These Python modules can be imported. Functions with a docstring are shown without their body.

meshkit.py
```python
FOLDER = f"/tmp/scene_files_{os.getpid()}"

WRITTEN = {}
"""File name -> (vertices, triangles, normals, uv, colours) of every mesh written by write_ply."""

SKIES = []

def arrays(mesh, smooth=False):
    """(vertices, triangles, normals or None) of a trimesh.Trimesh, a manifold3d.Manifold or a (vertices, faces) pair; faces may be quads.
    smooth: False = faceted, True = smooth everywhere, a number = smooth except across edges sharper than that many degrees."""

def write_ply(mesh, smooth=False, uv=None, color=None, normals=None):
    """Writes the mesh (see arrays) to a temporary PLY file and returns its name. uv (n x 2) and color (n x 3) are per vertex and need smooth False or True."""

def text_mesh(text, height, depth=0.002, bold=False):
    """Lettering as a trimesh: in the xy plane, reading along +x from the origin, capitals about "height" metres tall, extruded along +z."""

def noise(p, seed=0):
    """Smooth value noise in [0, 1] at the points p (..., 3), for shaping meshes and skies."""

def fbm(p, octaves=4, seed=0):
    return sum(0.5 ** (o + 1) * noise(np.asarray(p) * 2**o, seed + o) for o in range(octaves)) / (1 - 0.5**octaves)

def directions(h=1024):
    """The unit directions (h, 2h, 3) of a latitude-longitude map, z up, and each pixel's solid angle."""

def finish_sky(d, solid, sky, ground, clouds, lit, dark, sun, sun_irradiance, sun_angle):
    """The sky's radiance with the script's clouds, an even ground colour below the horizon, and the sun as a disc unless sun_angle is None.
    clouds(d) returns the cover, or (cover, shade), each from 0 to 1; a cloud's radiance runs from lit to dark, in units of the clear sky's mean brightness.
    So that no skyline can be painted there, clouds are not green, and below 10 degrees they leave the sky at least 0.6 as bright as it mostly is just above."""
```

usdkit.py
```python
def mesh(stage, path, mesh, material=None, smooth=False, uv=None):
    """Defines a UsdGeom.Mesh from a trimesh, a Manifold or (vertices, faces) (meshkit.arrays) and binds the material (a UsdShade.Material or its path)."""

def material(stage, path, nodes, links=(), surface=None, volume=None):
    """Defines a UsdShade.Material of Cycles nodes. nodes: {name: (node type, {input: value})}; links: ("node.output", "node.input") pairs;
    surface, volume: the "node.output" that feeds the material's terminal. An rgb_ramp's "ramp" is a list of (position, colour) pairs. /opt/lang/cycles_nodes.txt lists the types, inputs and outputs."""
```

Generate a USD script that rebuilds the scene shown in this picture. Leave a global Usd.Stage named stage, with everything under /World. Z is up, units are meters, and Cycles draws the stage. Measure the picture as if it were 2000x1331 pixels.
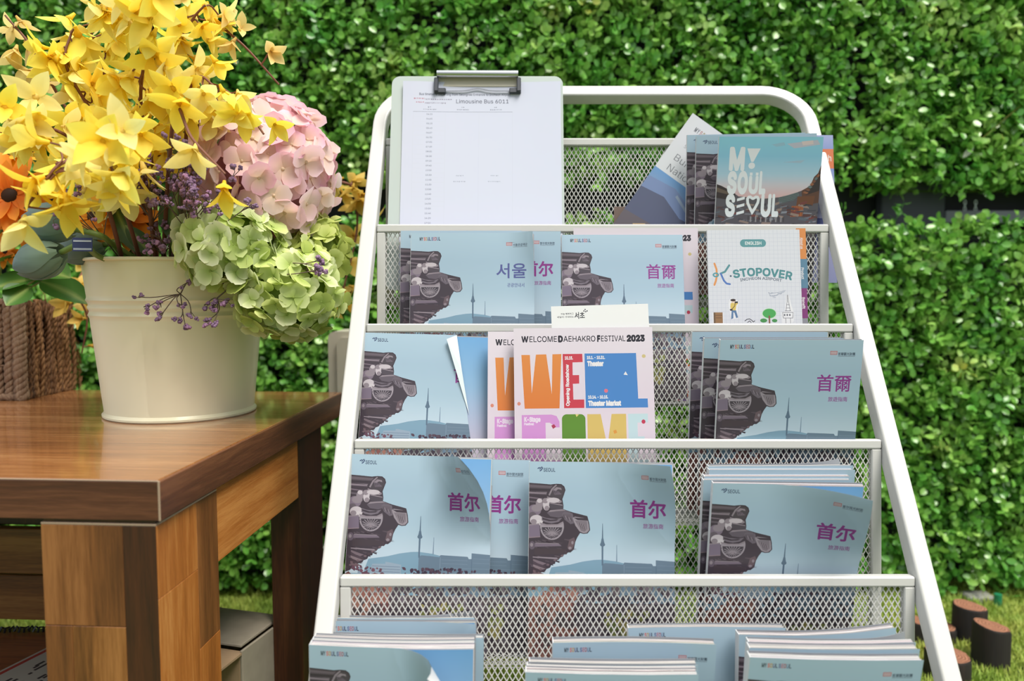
import math, random
import numpy as np, trimesh, usdkit, meshkit
from pxr import Usd, UsdGeom, UsdLux, UsdShade, Gf, Sdf, Vt
from shapely.geometry import Polygon, MultiPolygon, box as sbox, Point, LineString
from shapely.ops import unary_union
from shapely import affinity
from shapely.prepared import prep

stage = Usd.Stage.CreateInMemory()
UsdGeom.SetStageUpAxis(stage, 'Z'); UsdGeom.SetStageMetersPerUnit(stage, 1.0)
UsdGeom.Xform.Define(stage, '/World'); UsdGeom.Scope.Define(stage, '/World/Looks')

# ---------------------------------------------------------------- camera, sky, sun, exposure
FPX, HC, PITCH = 1500.0, 0.695, math.radians(4.0)
cam = UsdGeom.Camera.Define(stage, '/World/camera')
cam.CreateHorizontalApertureAttr(36.0); cam.CreateVerticalApertureAttr(36.0 * 1331 / 2000)
cam.CreateFocalLengthAttr(36.0 * FPX / 2000); cam.CreateClippingRangeAttr((0.05, 200.0))
cam.CreateFStopAttr(3.5); cam.CreateFocusDistanceAttr(0.93)
R_, U_, F_ = np.array([1.0, 0, 0]), np.array([0, math.sin(PITCH), math.cos(PITCH)]), np.array([0, math.cos(PITCH), -math.sin(PITCH)])
EYE = np.array([0, 0, HC])
m4 = np.eye(4); m4[0, :3], m4[1, :3], m4[2, :3], m4[3, :3] = R_, U_, -F_, EYE
cam.AddTransformOp().Set(Gf.Matrix4d(*m4.ravel().tolist()))
cam.CreateExposureAttr(1.25)
SKY_STRENGTH = 0.66
sky = UsdLux.DomeLight.Define(stage, '/World/sky')              # overcast: three times as bright overhead as at the skyline
sky.CreateIntensityAttr(1.0)
usdkit.material(stage, '/World/Looks/overcast', {'g': ('texture_coordinate', {}), 's': ('separate_xyz', {}), 'r': ('rgb_ramp', {'ramp': [(0.0, (0.24, 0.255, 0.27)), (1.0, (0.96, 1.0, 1.05))]}), 'n': ('noise_texture', {'scale': 1.6, 'detail': 3.0}), 'm': ('mix', {'mix_type': 'multiply', 'fac': 0.12}), 'b': ('background_shader', {'strength': SKY_STRENGTH})},
                [('g.generated', 's.vector'), ('s.z', 'r.fac'), ('g.generated', 'n.vector'), ('r.color', 'm.color1'), ('n.color', 'm.color2'), ('m.color', 'b.color')], surface='b.background')
UsdShade.MaterialBindingAPI.Apply(sky.GetPrim()).Bind(UsdShade.Material.Get(stage, '/World/Looks/overcast'))
sun = UsdLux.DistantLight.Define(stage, '/World/sun')          # hazy sun, high, from the right behind the camera
sun.CreateAngleAttr(28.0); sun.CreateIntensityAttr(3.0); sun.CreateColorAttr(Gf.Vec3f(1.0, 0.95, 0.87))
def aim(prim, d):                                             # light travels along d
    z = -np.array(d, float); z /= np.linalg.norm(z); x = np.cross([0, 0, 1.0], z); x /= np.linalg.norm(x); y = np.cross(z, x)
    m = np.eye(4); m[0, :3], m[1, :3], m[2, :3] = x, y, z
    UsdGeom.Xformable(prim).AddTransformOp().Set(Gf.Matrix4d(*m.ravel().tolist()))
aim(sun, (-0.36, 0.38, -1.0))

def cw(X, V, Z):                                              # camera axes (right, up, forward) -> world
    X, V, Z = np.broadcast_arrays(np.asarray(X, float), V, Z)
    return EYE + X[..., None] * R_ + V[..., None] * U_ + Z[..., None] * F_
def P(px, py, Z):                                             # a point of the place, surveyed from the photograph
    return cw((px - 1000) / FPX * Z, (665.5 - py) / FPX * Z, Z)

# ---------------------------------------------------------------- helpers
def lin(c, g=1.0):
    c = np.asarray(c, float) / 255
    return np.where(c < 0.04045, c / 12.92, ((c + 0.055) / 1.055) ** 2.4) * g
used = {}
def numbered(parent, name):
    k = (parent, name); n = used.get(k, -1) + 1; used[k] = n
    return f'{parent}/{name}' if n == 0 else f'{parent}/{name}_{n:03d}'
def say(prim, **kw):
    for k, v in kw.items():
        if v: prim.SetCustomDataByKey({'cat': 'category'}.get(k, k), v)
BASE = {}
def thing(name, label, cat, base=(0, 0, 0), group=None, kind=None):
    path = numbered('/World', name); x = UsdGeom.Xform.Define(stage, path); base = np.asarray(base, float)
    x.AddTranslateOp().Set(Gf.Vec3d(*base.tolist())); BASE[path] = base
    say(x.GetPrim(), label=label, cat=cat, group=group, kind=kind)
    return path
def obj(name, m, mat, parent='/World', smooth=False, col=None, label=None, normals=None, **kw):
    path = numbered(parent, name); base = BASE.get(parent, np.zeros(3)); BASE[path] = base
    if isinstance(m, tuple): v, f = np.asarray(m[0], float), np.asarray(m[1], int)
    else: v, f = np.asarray(m.vertices, float), np.asarray(m.faces, int)
    if f.shape[1] == 4: f = np.vstack([f[:, [0, 1, 2]], f[:, [0, 2, 3]]])
    if col is None and normals is None:
        p = usdkit.mesh(stage, path, trimesh.Trimesh(v - base, f, process=False), MAT[mat], smooth=smooth)
    else:
        p = usdkit.mesh(stage, path, trimesh.Trimesh(v - base, f, process=False), MAT[mat], smooth=False if normals is not None else bool(smooth))
        if normals is not None:
            p.CreateNormalsAttr(Vt.Vec3fArray.FromNumpy(np.asarray(normals, np.float32))); p.SetNormalsInterpolation('vertex')
        if col is not None:
            c = np.broadcast_to(np.asarray(col, np.float32), (len(v), 3)).copy()
            UsdGeom.PrimvarsAPI(p).CreatePrimvar('col', Sdf.ValueTypeNames.Color3fArray, 'vertex').Set(Vt.Vec3fArray.FromNumpy(c))
    say(p.GetPrim(), label=label, **kw)
    return path
cat_ = trimesh.util.concatenate
def hexa(c):                                                  # 8 corners: bottom 4 ccw, top 4 ccw
    f = np.array([[0, 3, 2, 1], [4, 5, 6, 7], [0, 1, 5, 4], [1, 2, 6, 5], [2, 3, 7, 6], [3, 0, 4, 7]])
    c = np.asarray(c, float)
    m = trimesh.Trimesh(c, np.vstack([f[:, [0, 1, 2]], f[:, [0, 2, 3]]]), process=False)
    if m.volume < 0: m.invert()
    return m
def boxm(o, ax, ay, az, x0, x1, y0, y1, z0, z1, bev=0.0):     # box in the frame (o; ax, ay, az), edges chamfered
    fr = np.stack([ax, ay, az]); o = np.asarray(o, float)
    if bev <= 0:
        c = np.array([[x0, y0, z0], [x1, y0, z0], [x1, y1, z0], [x0, y1, z0], [x0, y0, z1], [x1, y0, z1], [x1, y1, z1], [x0, y1, z1]])
        return hexa(o + c @ fr)
    pts = []
    for sx, X in ((1, x0), (-1, x1)):
        for sy, Y in ((1, y0), (-1, y1)):
            for sz, Z in ((1, z0), (-1, z1)):
                pts += [[X + sx * bev, Y + sy * bev, Z], [X + sx * bev, Y, Z + sz * bev], [X, Y + sy * bev, Z + sz * bev]]
    return trimesh.convex.convex_hull(o + np.array(pts) @ fr)
def tube(pts, r, sides=8, cap=True):
    p = np.asarray(pts, float); t = np.gradient(p, axis=0); t /= np.linalg.norm(t, axis=1, keepdims=True) + 1e-12
    r = np.broadcast_to(r, (len(p),)); a = np.cross(t[0], [0.3, 0.5, 0.81]); a /= np.linalg.norm(a); A = []
    for k in range(len(p)):
        a = a - t[k] * (a @ t[k]); a /= np.linalg.norm(a); A.append(a)
    A = np.array(A); B = np.cross(t, A); g = np.arange(sides) * 2 * np.pi / sides
    v = (p[:, None] + r[:, None, None] * (np.cos(g)[None, :, None] * A[:, None] + np.sin(g)[None, :, None] * B[:, None])).reshape(-1, 3)
    i, j = np.meshgrid(np.arange(len(p) - 1), np.arange(sides), indexing='ij')
    q = np.stack([i * sides + j, i * sides + (j + 1) % sides, (i + 1) * sides + (j + 1) % sides, (i + 1) * sides + j], -1).reshape(-1, 4)
    f = [np.vstack([q[:, [0, 1, 2]], q[:, [0, 2, 3]]])]
    if cap:
        n = len(v); v = np.vstack([v, p[:1], p[-1:]]); k = np.arange(sides)
        f += [np.stack([(k + 1) % sides, k, np.full(sides, n)], 1), np.stack([(len(p) - 1) * sides + k, (len(p) - 1) * sides + (k + 1) % sides, np.full(sides, n + 1)], 1)]
    return trimesh.Trimesh(v, np.vstack(f), process=False)
def curve(pts, n=24):                                         # Catmull-Rom through the points
    p = np.asarray(pts, float); p = np.vstack([2 * p[0] - p[1], p, 2 * p[-1] - p[-2]]); out = []
    t = np.linspace(0, len(p) - 3, n)
    for s in t:
        k = min(int(s), len(p) - 4); u = s - k; a, b, c, d = p[k:k + 4]
        out.append(0.5 * (2 * b + (c - a) * u + (2 * a - 5 * b + 4 * c - d) * u ** 2 + (3 * b - a - 3 * c + d) * u ** 3))
    return np.array(out)
def lathe(prof, n=64):
    pr = np.asarray(prof, float); g = np.arange(n) * 2 * np.pi / n
    v = np.stack([pr[:, 0, None] * np.cos(g), pr[:, 0, None] * np.sin(g), np.repeat(pr[:, 1, None], n, 1)], -1).reshape(-1, 3)
    i, j = np.meshgrid(np.arange(len(pr) - 1), np.arange(n), indexing='ij')
    q = np.stack([i * n + j, i * n + (j + 1) % n, (i + 1) * n + (j + 1) % n, (i + 1) * n + j], -1).reshape(-1, 4)
    return trimesh.Trimesh(v, np.vstack([q[:, [0, 1, 2]], q[:, [0, 2, 3]]]), process=False)
def frame_of(d, rng=None, up=(0, 0, 1)):                      # rotation whose third row is d
    d = np.asarray(d, float); d = d / np.linalg.norm(d); a = np.cross(up, d)
    if np.linalg.norm(a) < 1e-3: a = np.cross([1.0, 0, 0], d)
    a /= np.linalg.norm(a); b = np.cross(d, a)
    if rng is not None:
        g = rng.uniform(0, 2 * np.pi); a, b = a * math.cos(g) + b * math.sin(g), b * math.cos(g) - a * math.sin(g)
    return np.stack([a, b, d])

# ---------------------------------------------------------------- materials
MAT = {}
def mat(name, nodes, links, surface): MAT[name] = usdkit.material(stage, '/World/Looks/' + name, nodes, links, surface=surface)
def plain(name, c, rough=0.5, **kw): mat(name, {'p': ('principled_bsdf', dict(base_color=tuple(lin(c)), roughness=rough, **kw))}, [], 'p.BSDF')
plain('white_metal', (187, 186, 182), 0.35)
plain('mesh_metal', (190, 189, 186), 0.4)
plain('cream_enamel', (238, 229, 196), 0.32, coat_weight=0.25, coat_roughness=0.2)
plain('chrome', (200, 200, 200), 0.22, metallic=1.0)
plain('dark_plastic', (52, 55, 62), 0.45)
plain('clipboard_plastic', (168, 177, 173), 0.3)
plain('beige_plastic', (176, 170, 154), 0.4)
plain('charcoal_board', (62, 64, 73), 0.6)
plain('rail_grey', (120, 122, 130), 0.4)
plain('black', (10, 10, 12), 0.6)
plain('clear_plastic', (228, 232, 238), 0.2)
plain('cable', (22, 22, 26), 0.35)
plain('bark_stem', (110, 66, 48), 0.7)
plain('green_stem', (104, 126, 58), 0.5)
plain('thin_stem', (100, 84, 72), 0.7)
def vcol(name, rough, spec=0.5, trans=0.0, coat=0.0):
    n = {'a': ('attribute', {'attribute': 'col'}), 'p': ('principled_bsdf', dict(roughness=rough, specular_ior_level=spec, coat_weight=coat))}
    if trans <= 0: return mat(name, n, [('a.color', 'p.base_color')], 'p.BSDF')
    n |= {'t': ('translucent_bsdf', {}), 'm': ('mix_closure', {'fac': trans})}
    mat(name, n, [('a.color', 'p.base_color'), ('a.color', 't.color'), ('p.BSDF', 'm.closure1'), ('t.BSDF', 'm.closure2')], 'm.closure')
vcol('print', 0.38, 0.45); vcol('paper', 0.75, 0.3); vcol('petal', 0.6, 0.3, 0.45); vcol('leaf_skin', 0.42, 0.5, 0.12); vcol('matt', 0.8, 0.2)
WK = 0.70
def wood(name, dark, mid, light, axis, scale=1.0, rough=0.32, coat=0.3, coat_rough=0.12):   # grain runs along axis (a unit vector, in the place)
    ax = np.asarray(axis, float); ax /= np.linalg.norm(ax)
    rz = math.atan2(ax[1], ax[0]); vert = abs(ax[2]) > 0.7
    n = {'g': ('geometry', {}), 'r': ('vector_rotate', {'rotate_type': 'z_axis', 'angle': -rz}), 'o': ('object_info', {}),
         'cx': ('combine_xyz', {}), 'mul': ('math', {'math_type': 'multiply', 'value2': 37.0}), 'add': ('vector_math', {'math_type': 'add'}),
         'mp': ('mapping', {'scale': (9 * scale, 9 * scale, 0.55 * scale) if vert else (0.55 * scale, 9 * scale, 9 * scale)}),
         'n1': ('noise_texture', {'scale': 5.0, 'detail': 6.0, 'roughness': 0.62, 'distortion': 0.6}),
         'n2': ('noise_texture', {'scale': 30.0, 'detail': 4.0, 'roughness': 0.75}),
         'n3': ('noise_texture', {'scale': 1.1, 'detail': 3.0, 'distortion': 1.2}),
         'w': ('mix', {'fac': 0.45}), 'w2': ('mix', {'fac': 0.35}), 'rr': ('rgb_ramp', {'ramp': [(0.0, lin(dark, WK * .8)), (0.38, lin(dark, WK)), (0.45, lin(dark, WK * .45) + lin(mid, WK * .55)), (0.51, lin(mid, WK)), (0.60, lin(light, WK)), (1.0, lin(light, WK * 1.15))]}),
         'b': ('bump', {'strength': 0.12, 'distance': 0.002}),
         'p': ('principled_bsdf', dict(roughness=rough, coat_weight=coat, coat_roughness=coat_rough))}
    mat(name, n, [('g.position', 'r.vector'), ('o.random', 'mul.value1'), ('mul.value', 'cx.x'), ('mul.value', 'cx.y'), ('mul.value', 'cx.z'), ('r.vector', 'add.vector1'), ('cx.vector', 'add.vector2'), ('add.vector', 'mp.vector'),
                  ('mp.vector', 'n1.vector'), ('mp.vector', 'n2.vector'), ('mp.vector', 'n3.vector'), ('n1.fac', 'w.color1'), ('n2.fac', 'w.color2'), ('w.color', 'w2.color1'), ('n3.fac', 'w2.color2'), ('w2.color', 'rr.fac'),
                  ('rr.color', 'p.base_color'), ('n2.fac', 'b.height'), ('b.normal', 'p.normal')], 'p.BSDF')
TYAW = math.radians(3.6)
TX, TY, TZ = np.array([math.cos(TYAW), -math.sin(TYAW), 0]), np.array([math.sin(TYAW), math.cos(TYAW), 0]), np.array([0, 0, 1.0])
wood('wood_top', (104, 60, 30), (152, 96, 52), (188, 134, 84), TX, rough=0.3, coat=0.9, coat_rough=0.09)
wood('wood_edge', (54, 26, 16), (88, 48, 30), (116, 70, 46), TX, rough=0.42, coat=0.08)
wood('wood_edge_side', (54, 26, 16), (92, 52, 34), (120, 74, 48), TY, rough=0.42, coat=0.08)
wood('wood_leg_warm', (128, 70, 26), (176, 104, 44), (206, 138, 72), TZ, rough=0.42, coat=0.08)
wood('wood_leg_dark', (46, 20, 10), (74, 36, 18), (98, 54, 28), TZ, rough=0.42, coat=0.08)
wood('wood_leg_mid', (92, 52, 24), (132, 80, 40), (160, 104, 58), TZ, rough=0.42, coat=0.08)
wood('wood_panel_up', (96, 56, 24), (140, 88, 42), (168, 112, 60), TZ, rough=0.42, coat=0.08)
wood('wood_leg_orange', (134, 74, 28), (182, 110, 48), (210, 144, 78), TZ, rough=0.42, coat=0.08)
wood('wood_apron', (140, 76, 28), (188, 114, 50), (214, 144, 76), TY, rough=0.42, coat=0.08)
wood('wood_panel', (90, 54, 22), (150, 98, 44), (180, 126, 66), TX, rough=0.42, coat=0.08)
wood('wood_shelf', (96, 48, 24), (140, 80, 44), (160, 100, 60), TX)
wood('log_bark', (15, 10, 8), (26, 17, 13), (42, 28, 22), TZ, rough=0.75, coat=0.0)
mat('log_end', {'g': ('texture_coordinate', {}), 'w': ('wave_texture', {'wave_type': 'rings', 'rings_direction': 'z', 'scale': 60.0, 'distortion': 3.0, 'detail': 2.0, 'detail_scale': 1.5}),
                'n': ('noise_texture', {'scale': 120.0, 'detail': 3.0}), 'm': ('mix', {'fac': 0.4}), 'r': ('rgb_ramp', {'ramp': [(0.1, lin((92, 54, 38))), (0.5, lin((128, 82, 60))), (0.9, lin((164, 116, 90)))]}),
                'p': ('principled_bsdf', {'roughness': 0.8})},
    [('g.object', 'w.vector'), ('g.object', 'n.vector'), ('w.fac', 'm.color1'), ('n.fac', 'm.color2'), ('m.color', 'r.fac'), ('r.color', 'p.base_color')], 'p.BSDF')
mat('cardboard', {'g': ('geometry', {}), 'n': ('noise_texture', {'scale': 30.0, 'detail': 4.0}), 'r': ('rgb_ramp', {'ramp': [(0.2, lin((150, 124, 94))), (0.8, lin((178, 150, 118)))]}), 'p': ('principled_bsdf', {'roughness': 0.85})},
    [('g.position', 'n.vector'), ('n.fac', 'r.fac'), ('r.color', 'p.base_color')], 'p.BSDF')
mat('cardboard_grey', {'g': ('geometry', {}), 'n': ('noise_texture', {'scale': 30.0, 'detail': 4.0}), 'r': ('rgb_ramp', {'ramp': [(0.2, lin((152, 142, 126))), (0.8, lin((176, 164, 146)))]}), 'p': ('principled_bsdf', {'roughness': 0.85})},
    [('g.position', 'n.vector'), ('n.fac', 'r.fac'), ('r.color', 'p.base_color')], 'p.BSDF')
def leafy(name, stops, rough, trans):
    mat(name, {'g': ('geometry', {}), 'o': ('object_info', {}), 'a': ('math', {'math_type': 'add'}), 'k': ('math', {'math_type': 'multiply', 'value2': 0.25}), 'ns': ('noise_texture', {'scale': 9.0, 'detail': 2.0}), 'a2': ('math', {'math_type': 'add'}), 'f': ('math', {'math_type': 'fraction'}),
               'r': ('rgb_ramp', {'ramp': [(p, lin(c)) for p, c in stops]}), 'p': ('principled_bsdf', {'roughness': rough, 'specular_ior_level': 0.65}), 't': ('translucent_bsdf', {}), 'm': ('mix_closure', {'fac': trans})},
        [('g.random_per_island', 'a.value1'), ('o.random', 'k.value1'), ('k.value', 'a.value2'), ('g.position', 'ns.vector'), ('a.value', 'a2.value1'), ('ns.fac', 'a2.value2'), ('a2.value', 'f.value1'), ('f.value', 'r.fac'), ('r.color', 'p.base_color'), ('r.color', 't.color'), ('p.BSDF', 'm.closure1'), ('t.BSDF', 'm.closure2')], 'm.closure')
leafy('boxwood', [(0.0, (34, 108, 44)), (0.28, (66, 138, 52)), (0.5, (96, 158, 62)), (0.72, (128, 178, 76)), (0.9, (172, 202, 112)), (1.0, (196, 186, 70))], 0.28, 0.28)
leafy('turf', [(0.0, (92, 128, 40)), (0.5, (134, 160, 56)), (1.0, (178, 176, 84))], 0.7, 0.2)
mat('turf_base', {'g': ('geometry', {}), 'n': ('noise_texture', {'scale': 60.0, 'detail': 5.0}), 'r': ('rgb_ramp', {'ramp': [(0.25, lin((44, 66, 22))), (0.75, lin((96, 116, 42)))]}), 'p': ('principled_bsdf', {'roughness': 0.9})},
    [('g.position', 'n.vector'), ('n.fac', 'r.fac'), ('r.color', 'p.base_color')], 'p.BSDF')
mat('fence_board', {'g': ('geometry', {}), 'n': ('noise_texture', {'scale': 18.0, 'detail': 4.0}), 'r': ('rgb_ramp', {'ramp': [(0.2, lin((24, 25, 29))), (0.8, lin((40, 41, 47)))]}), 'p': ('principled_bsdf', {'roughness': 0.7})},
    [('g.position', 'n.vector'), ('n.fac', 'r.fac'), ('r.color', 'p.base_color')], 'p.BSDF')

# ================================================================ the setting: turf, fence behind the hedge
def leafmesh(L, W, kind='obovate', bend=0.25, cup=0.2, nu=5, nv=3, tip=1.0):
    """A leaf or petal from the origin along +x, its upper face towards +z."""
    u = np.linspace(0, 1, nu); s = np.linspace(-1, 1, nv)
    prof = {'obovate': np.sin(np.pi * u ** 1.25) ** 0.62, 'lance': np.sin(np.pi * np.clip(u, 0, 1) ** 0.85) ** 0.8, 'round': np.sqrt(np.clip(1 - (2 * u ** 1.15 - 1) ** 2, 0, 1)),
            'oval': np.sin(np.pi * u) ** 0.75}[kind].copy()
    prof[0] = max(prof[0], 0.10); prof[-1] = max(prof[-1], 0.04 if kind != 'obovate' else 0.22)
    x = np.repeat(u[:, None] * L, nv, 1); y = s[None] * prof[:, None] * W / 2
    z = -bend * L * (u[:, None] ** 2) + cup * W * 0.5 * (s[None] ** 2) * prof[:, None]
    v = np.stack([x, y, np.broadcast_to(z, x.shape)], -1).reshape(-1, 3)
    i, j = np.meshgrid(np.arange(nu - 1), np.arange(nv - 1), indexing='ij')
    q = np.stack([i * nv + j, (i + 1) * nv + j, (i + 1) * nv + j + 1, i * nv + j + 1], -1).reshape(-1, 4)
    return v, np.vstack([q[:, [0, 1, 2]], q[:, [0, 2, 3]]])
def joinvf(parts):
    V, Fc, n = [], [], 0
    for v, f in parts: V.append(v); Fc.append(f + n); n += len(v)
    return np.vstack(V), np.vstack(Fc)

EX, EY, EZ = np.eye(3)
fl = boxm((0, 0, 0), EX, EY, EZ, -6, 6, -7, 3.2, -0.05, 0.0)
obj('floor', fl, 'turf_base', kind='structure', label='yellow-green artificial turf ground under the rack and hedge')
HEDGE_Y = 1.66
obj('wall_back', boxm((0, 0, 0), EX, EY, EZ, -3.2, 3.2, 1.775, 1.80, 0, 2.3), 'fence_board', kind='structure', label='dark charcoal fence wall behind the leafy panels')
def instancer(path, protos, pos, quat, scale, idx, kind='stuff', label=None):
    pi = UsdGeom.PointInstancer.Define(stage, path); targets = []
    for k, (m, mt) in enumerate(protos):
        pp = f'{path}/sprig_{k:03d}' if k else f'{path}/sprig'
        usdkit.mesh(stage, pp, trimesh.Trimesh(*m, process=False), MAT[mt], smooth=True); targets.append(pp)
    pi.CreatePrototypesRel().SetTargets([Sdf.Path(t) for t in targets])
    pi.CreatePositionsAttr(Vt.Vec3fArray.FromNumpy(np.asarray(pos, np.float32)))
    pi.CreateOrientationsAttr(Vt.QuathArray([Gf.Quath(float(q[0]), float(q[1]), float(q[2]), float(q[3])) for q in quat]))
    pi.CreateScalesAttr(Vt.Vec3fArray.FromNumpy(np.repeat(np.asarray(scale, np.float32)[:, None], 3, 1)))
    pi.CreateProtoIndicesAttr(Vt.IntArray.FromNumpy(np.asarray(idx, np.int32)))
    say(pi.GetPrim(), kind=kind, label=label)
from scipy.spatial.transform import Rotation as Rot
def sprig(rng, n=10):                                        # boxwood twig growing along +z
    parts = []; L = 0.052
    for k in range(n):
        t = (k + .8) / n; az = k * 2.4 + rng.uniform(-.6, .6); el = math.radians(rng.uniform(-15, 75))
        v, f = leafmesh(rng.uniform(.015, .0185), rng.uniform(.0112, .0142), 'round', rng.uniform(-.15, .3), rng.uniform(.05, .3), 6, 3)
        v = Rot.from_euler('x', rng.uniform(-70, 70), degrees=True).apply(v) + [.004, 0, 0]
        v = v @ np.array([[math.cos(az) * math.cos(el), math.sin(az) * math.cos(el), math.sin(el)], [-math.sin(az), math.cos(az), 0], [-math.cos(az) * math.sin(el), -math.sin(az) * math.sin(el), math.cos(el)]])
        parts.append((v + [rng.uniform(-.004, .004), rng.uniform(-.004, .004), t * L - 0.008], f))
    s = tube([[0, 0, -.01], [.001, 0, .02], [0, .001, L - .008]], .0007, 4, False); parts.append((s.vertices, s.faces))
    return joinvf(parts)
rngH = np.random.default_rng(7)
SPRIGS = [(sprig(rngH), 'boxwood') for _ in range(10)]
def hedge_panel(label, x0, x1, z0, z1, yf, seed, holes=(), rag=0.012):
    rng = np.random.default_rng(seed); t = thing('hedge_panel', label, 'hedge', (0.5 * (x0 + x1), yf + 0.05, z0))
    bars = [boxm((0, 0, 0), EX, EY, EZ, x0, x1, yf + 0.052, yf + 0.055, z, z + 0.004) for z in np.arange(z0 + .01, z1, 0.035)]
    bars += [boxm((0, 0, 0), EX, EY, EZ, x, x + .004, yf + 0.055, yf + 0.058, z0, z1) for x in np.arange(x0, x1, 0.05)]
    obj('backing_grid', cat_(bars), 'turf_base', t, label='dark green plastic backing grid')
    sp = 0.0185; gx, gz = np.meshgrid(np.arange(x0 + .01, x1 - .005, sp), np.arange(z0 + .012, z1 - .008, sp)); n = gx.size
    px = gx.ravel() + rng.uniform(-.011, .011, n); pz = gz.ravel() + rng.uniform(-.011, .011, n)
    dens = meshkit.noise(np.stack([px * 11, pz * 11, px * 0 + seed], -1), seed); bump = meshkit.noise(np.stack([px * 5, pz * 5, px * 0], -1), seed + 5)
    keep = (rng.uniform(size=n) < 0.72 + 0.45 * dens)
    for (hx, hz, hr, hh) in holes: keep &= ~((np.abs(px - hx) < hr * rng.uniform(.6, 1.1, n)) & (np.abs(pz - hz) < hh * rng.uniform(.6, 1.1, n)))
    px, pz, bump = px[keep], pz[keep], bump[keep]; n = len(px)
    py = yf + 0.046 - 0.022 * bump - rng.uniform(0, .008, n)
    d = np.stack([rng.normal(0, .75, n), -np.ones(n), rng.normal(.45, .7, n)], -1); d /= np.linalg.norm(d, axis=1, keepdims=True)
    quat = []
    for k in range(n):
        fr = frame_of(d[k], rng); q = Rot.from_matrix(fr.T).as_quat(); quat.append((q[3], q[0], q[1], q[2]))
    base = BASE[t]
    instancer(t + '/foliage', SPRIGS, np.stack([px, py, pz], -1) - base, quat, rng.uniform(.85, 1.2, n), rng.integers(0, len(SPRIGS), n), label='dense small glossy green leaves')
    # the foremost leaves, one by one
    cnt = 0
    vis = [(a, b) for a, b in zip(rng.uniform(max(x0, -1.2) + .02, min(x1, 1.25) - .02, 900), rng.uniform(z0 + .02, min(z1, 1.36) - .02, 900)) if not any(abs(a - h[0]) < h[2] and abs(b - h[1]) < h[3] for h in holes)]
    for a, b in vis[:290]:
        v, f = leafmesh(rng.uniform(.016, .020), rng.uniform(.012, .0145), 'round', rng.uniform(-.1, .3), rng.uniform(.05, .3), 6, 3)
        dd = np.array([rng.normal(0, .9), -rng.uniform(.3, 1), rng.normal(.5, .6)]); fr = frame_of(dd, rng)
        v = v @ np.stack([fr[2], fr[0], fr[1]])
        obj('leaf', (v + [a, yf + 0.004 - rng.uniform(0, .010), b], f), 'boxwood', t, smooth=True)
XS = float(P(1641, 200, 1.74)[0])
ZG0, ZG1 = 0.829, 0.910
hp = lambda x, y: (float(P(x, y, 1.72)[0]), float(P(x, y, 1.72)[2]))
hedge_panel('artificial boxwood hedge panel above the dark gap, behind the clipboard and bucket', -2.0, XS - .013, ZG1, 1.95, HEDGE_Y, 11, [hp(858, 35) + (.012, .05), hp(620, 125) + (.03, .012)])
hedge_panel('darker artificial boxwood hedge panel at upper right, with a fallen white petal', XS + .013, 2.0, ZG1 - .014, 1.95, HEDGE_Y + .022, 12, [hp(1818, 305) + (.012, .035), hp(1770, 145) + (.022, .012), hp(1827, 95) + (.008, .02)])
hedge_panel('artificial boxwood hedge panel below the dark gap, standing on the turf', -2.0, 2.0, 0.03, ZG0, HEDGE_Y, 13)
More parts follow.
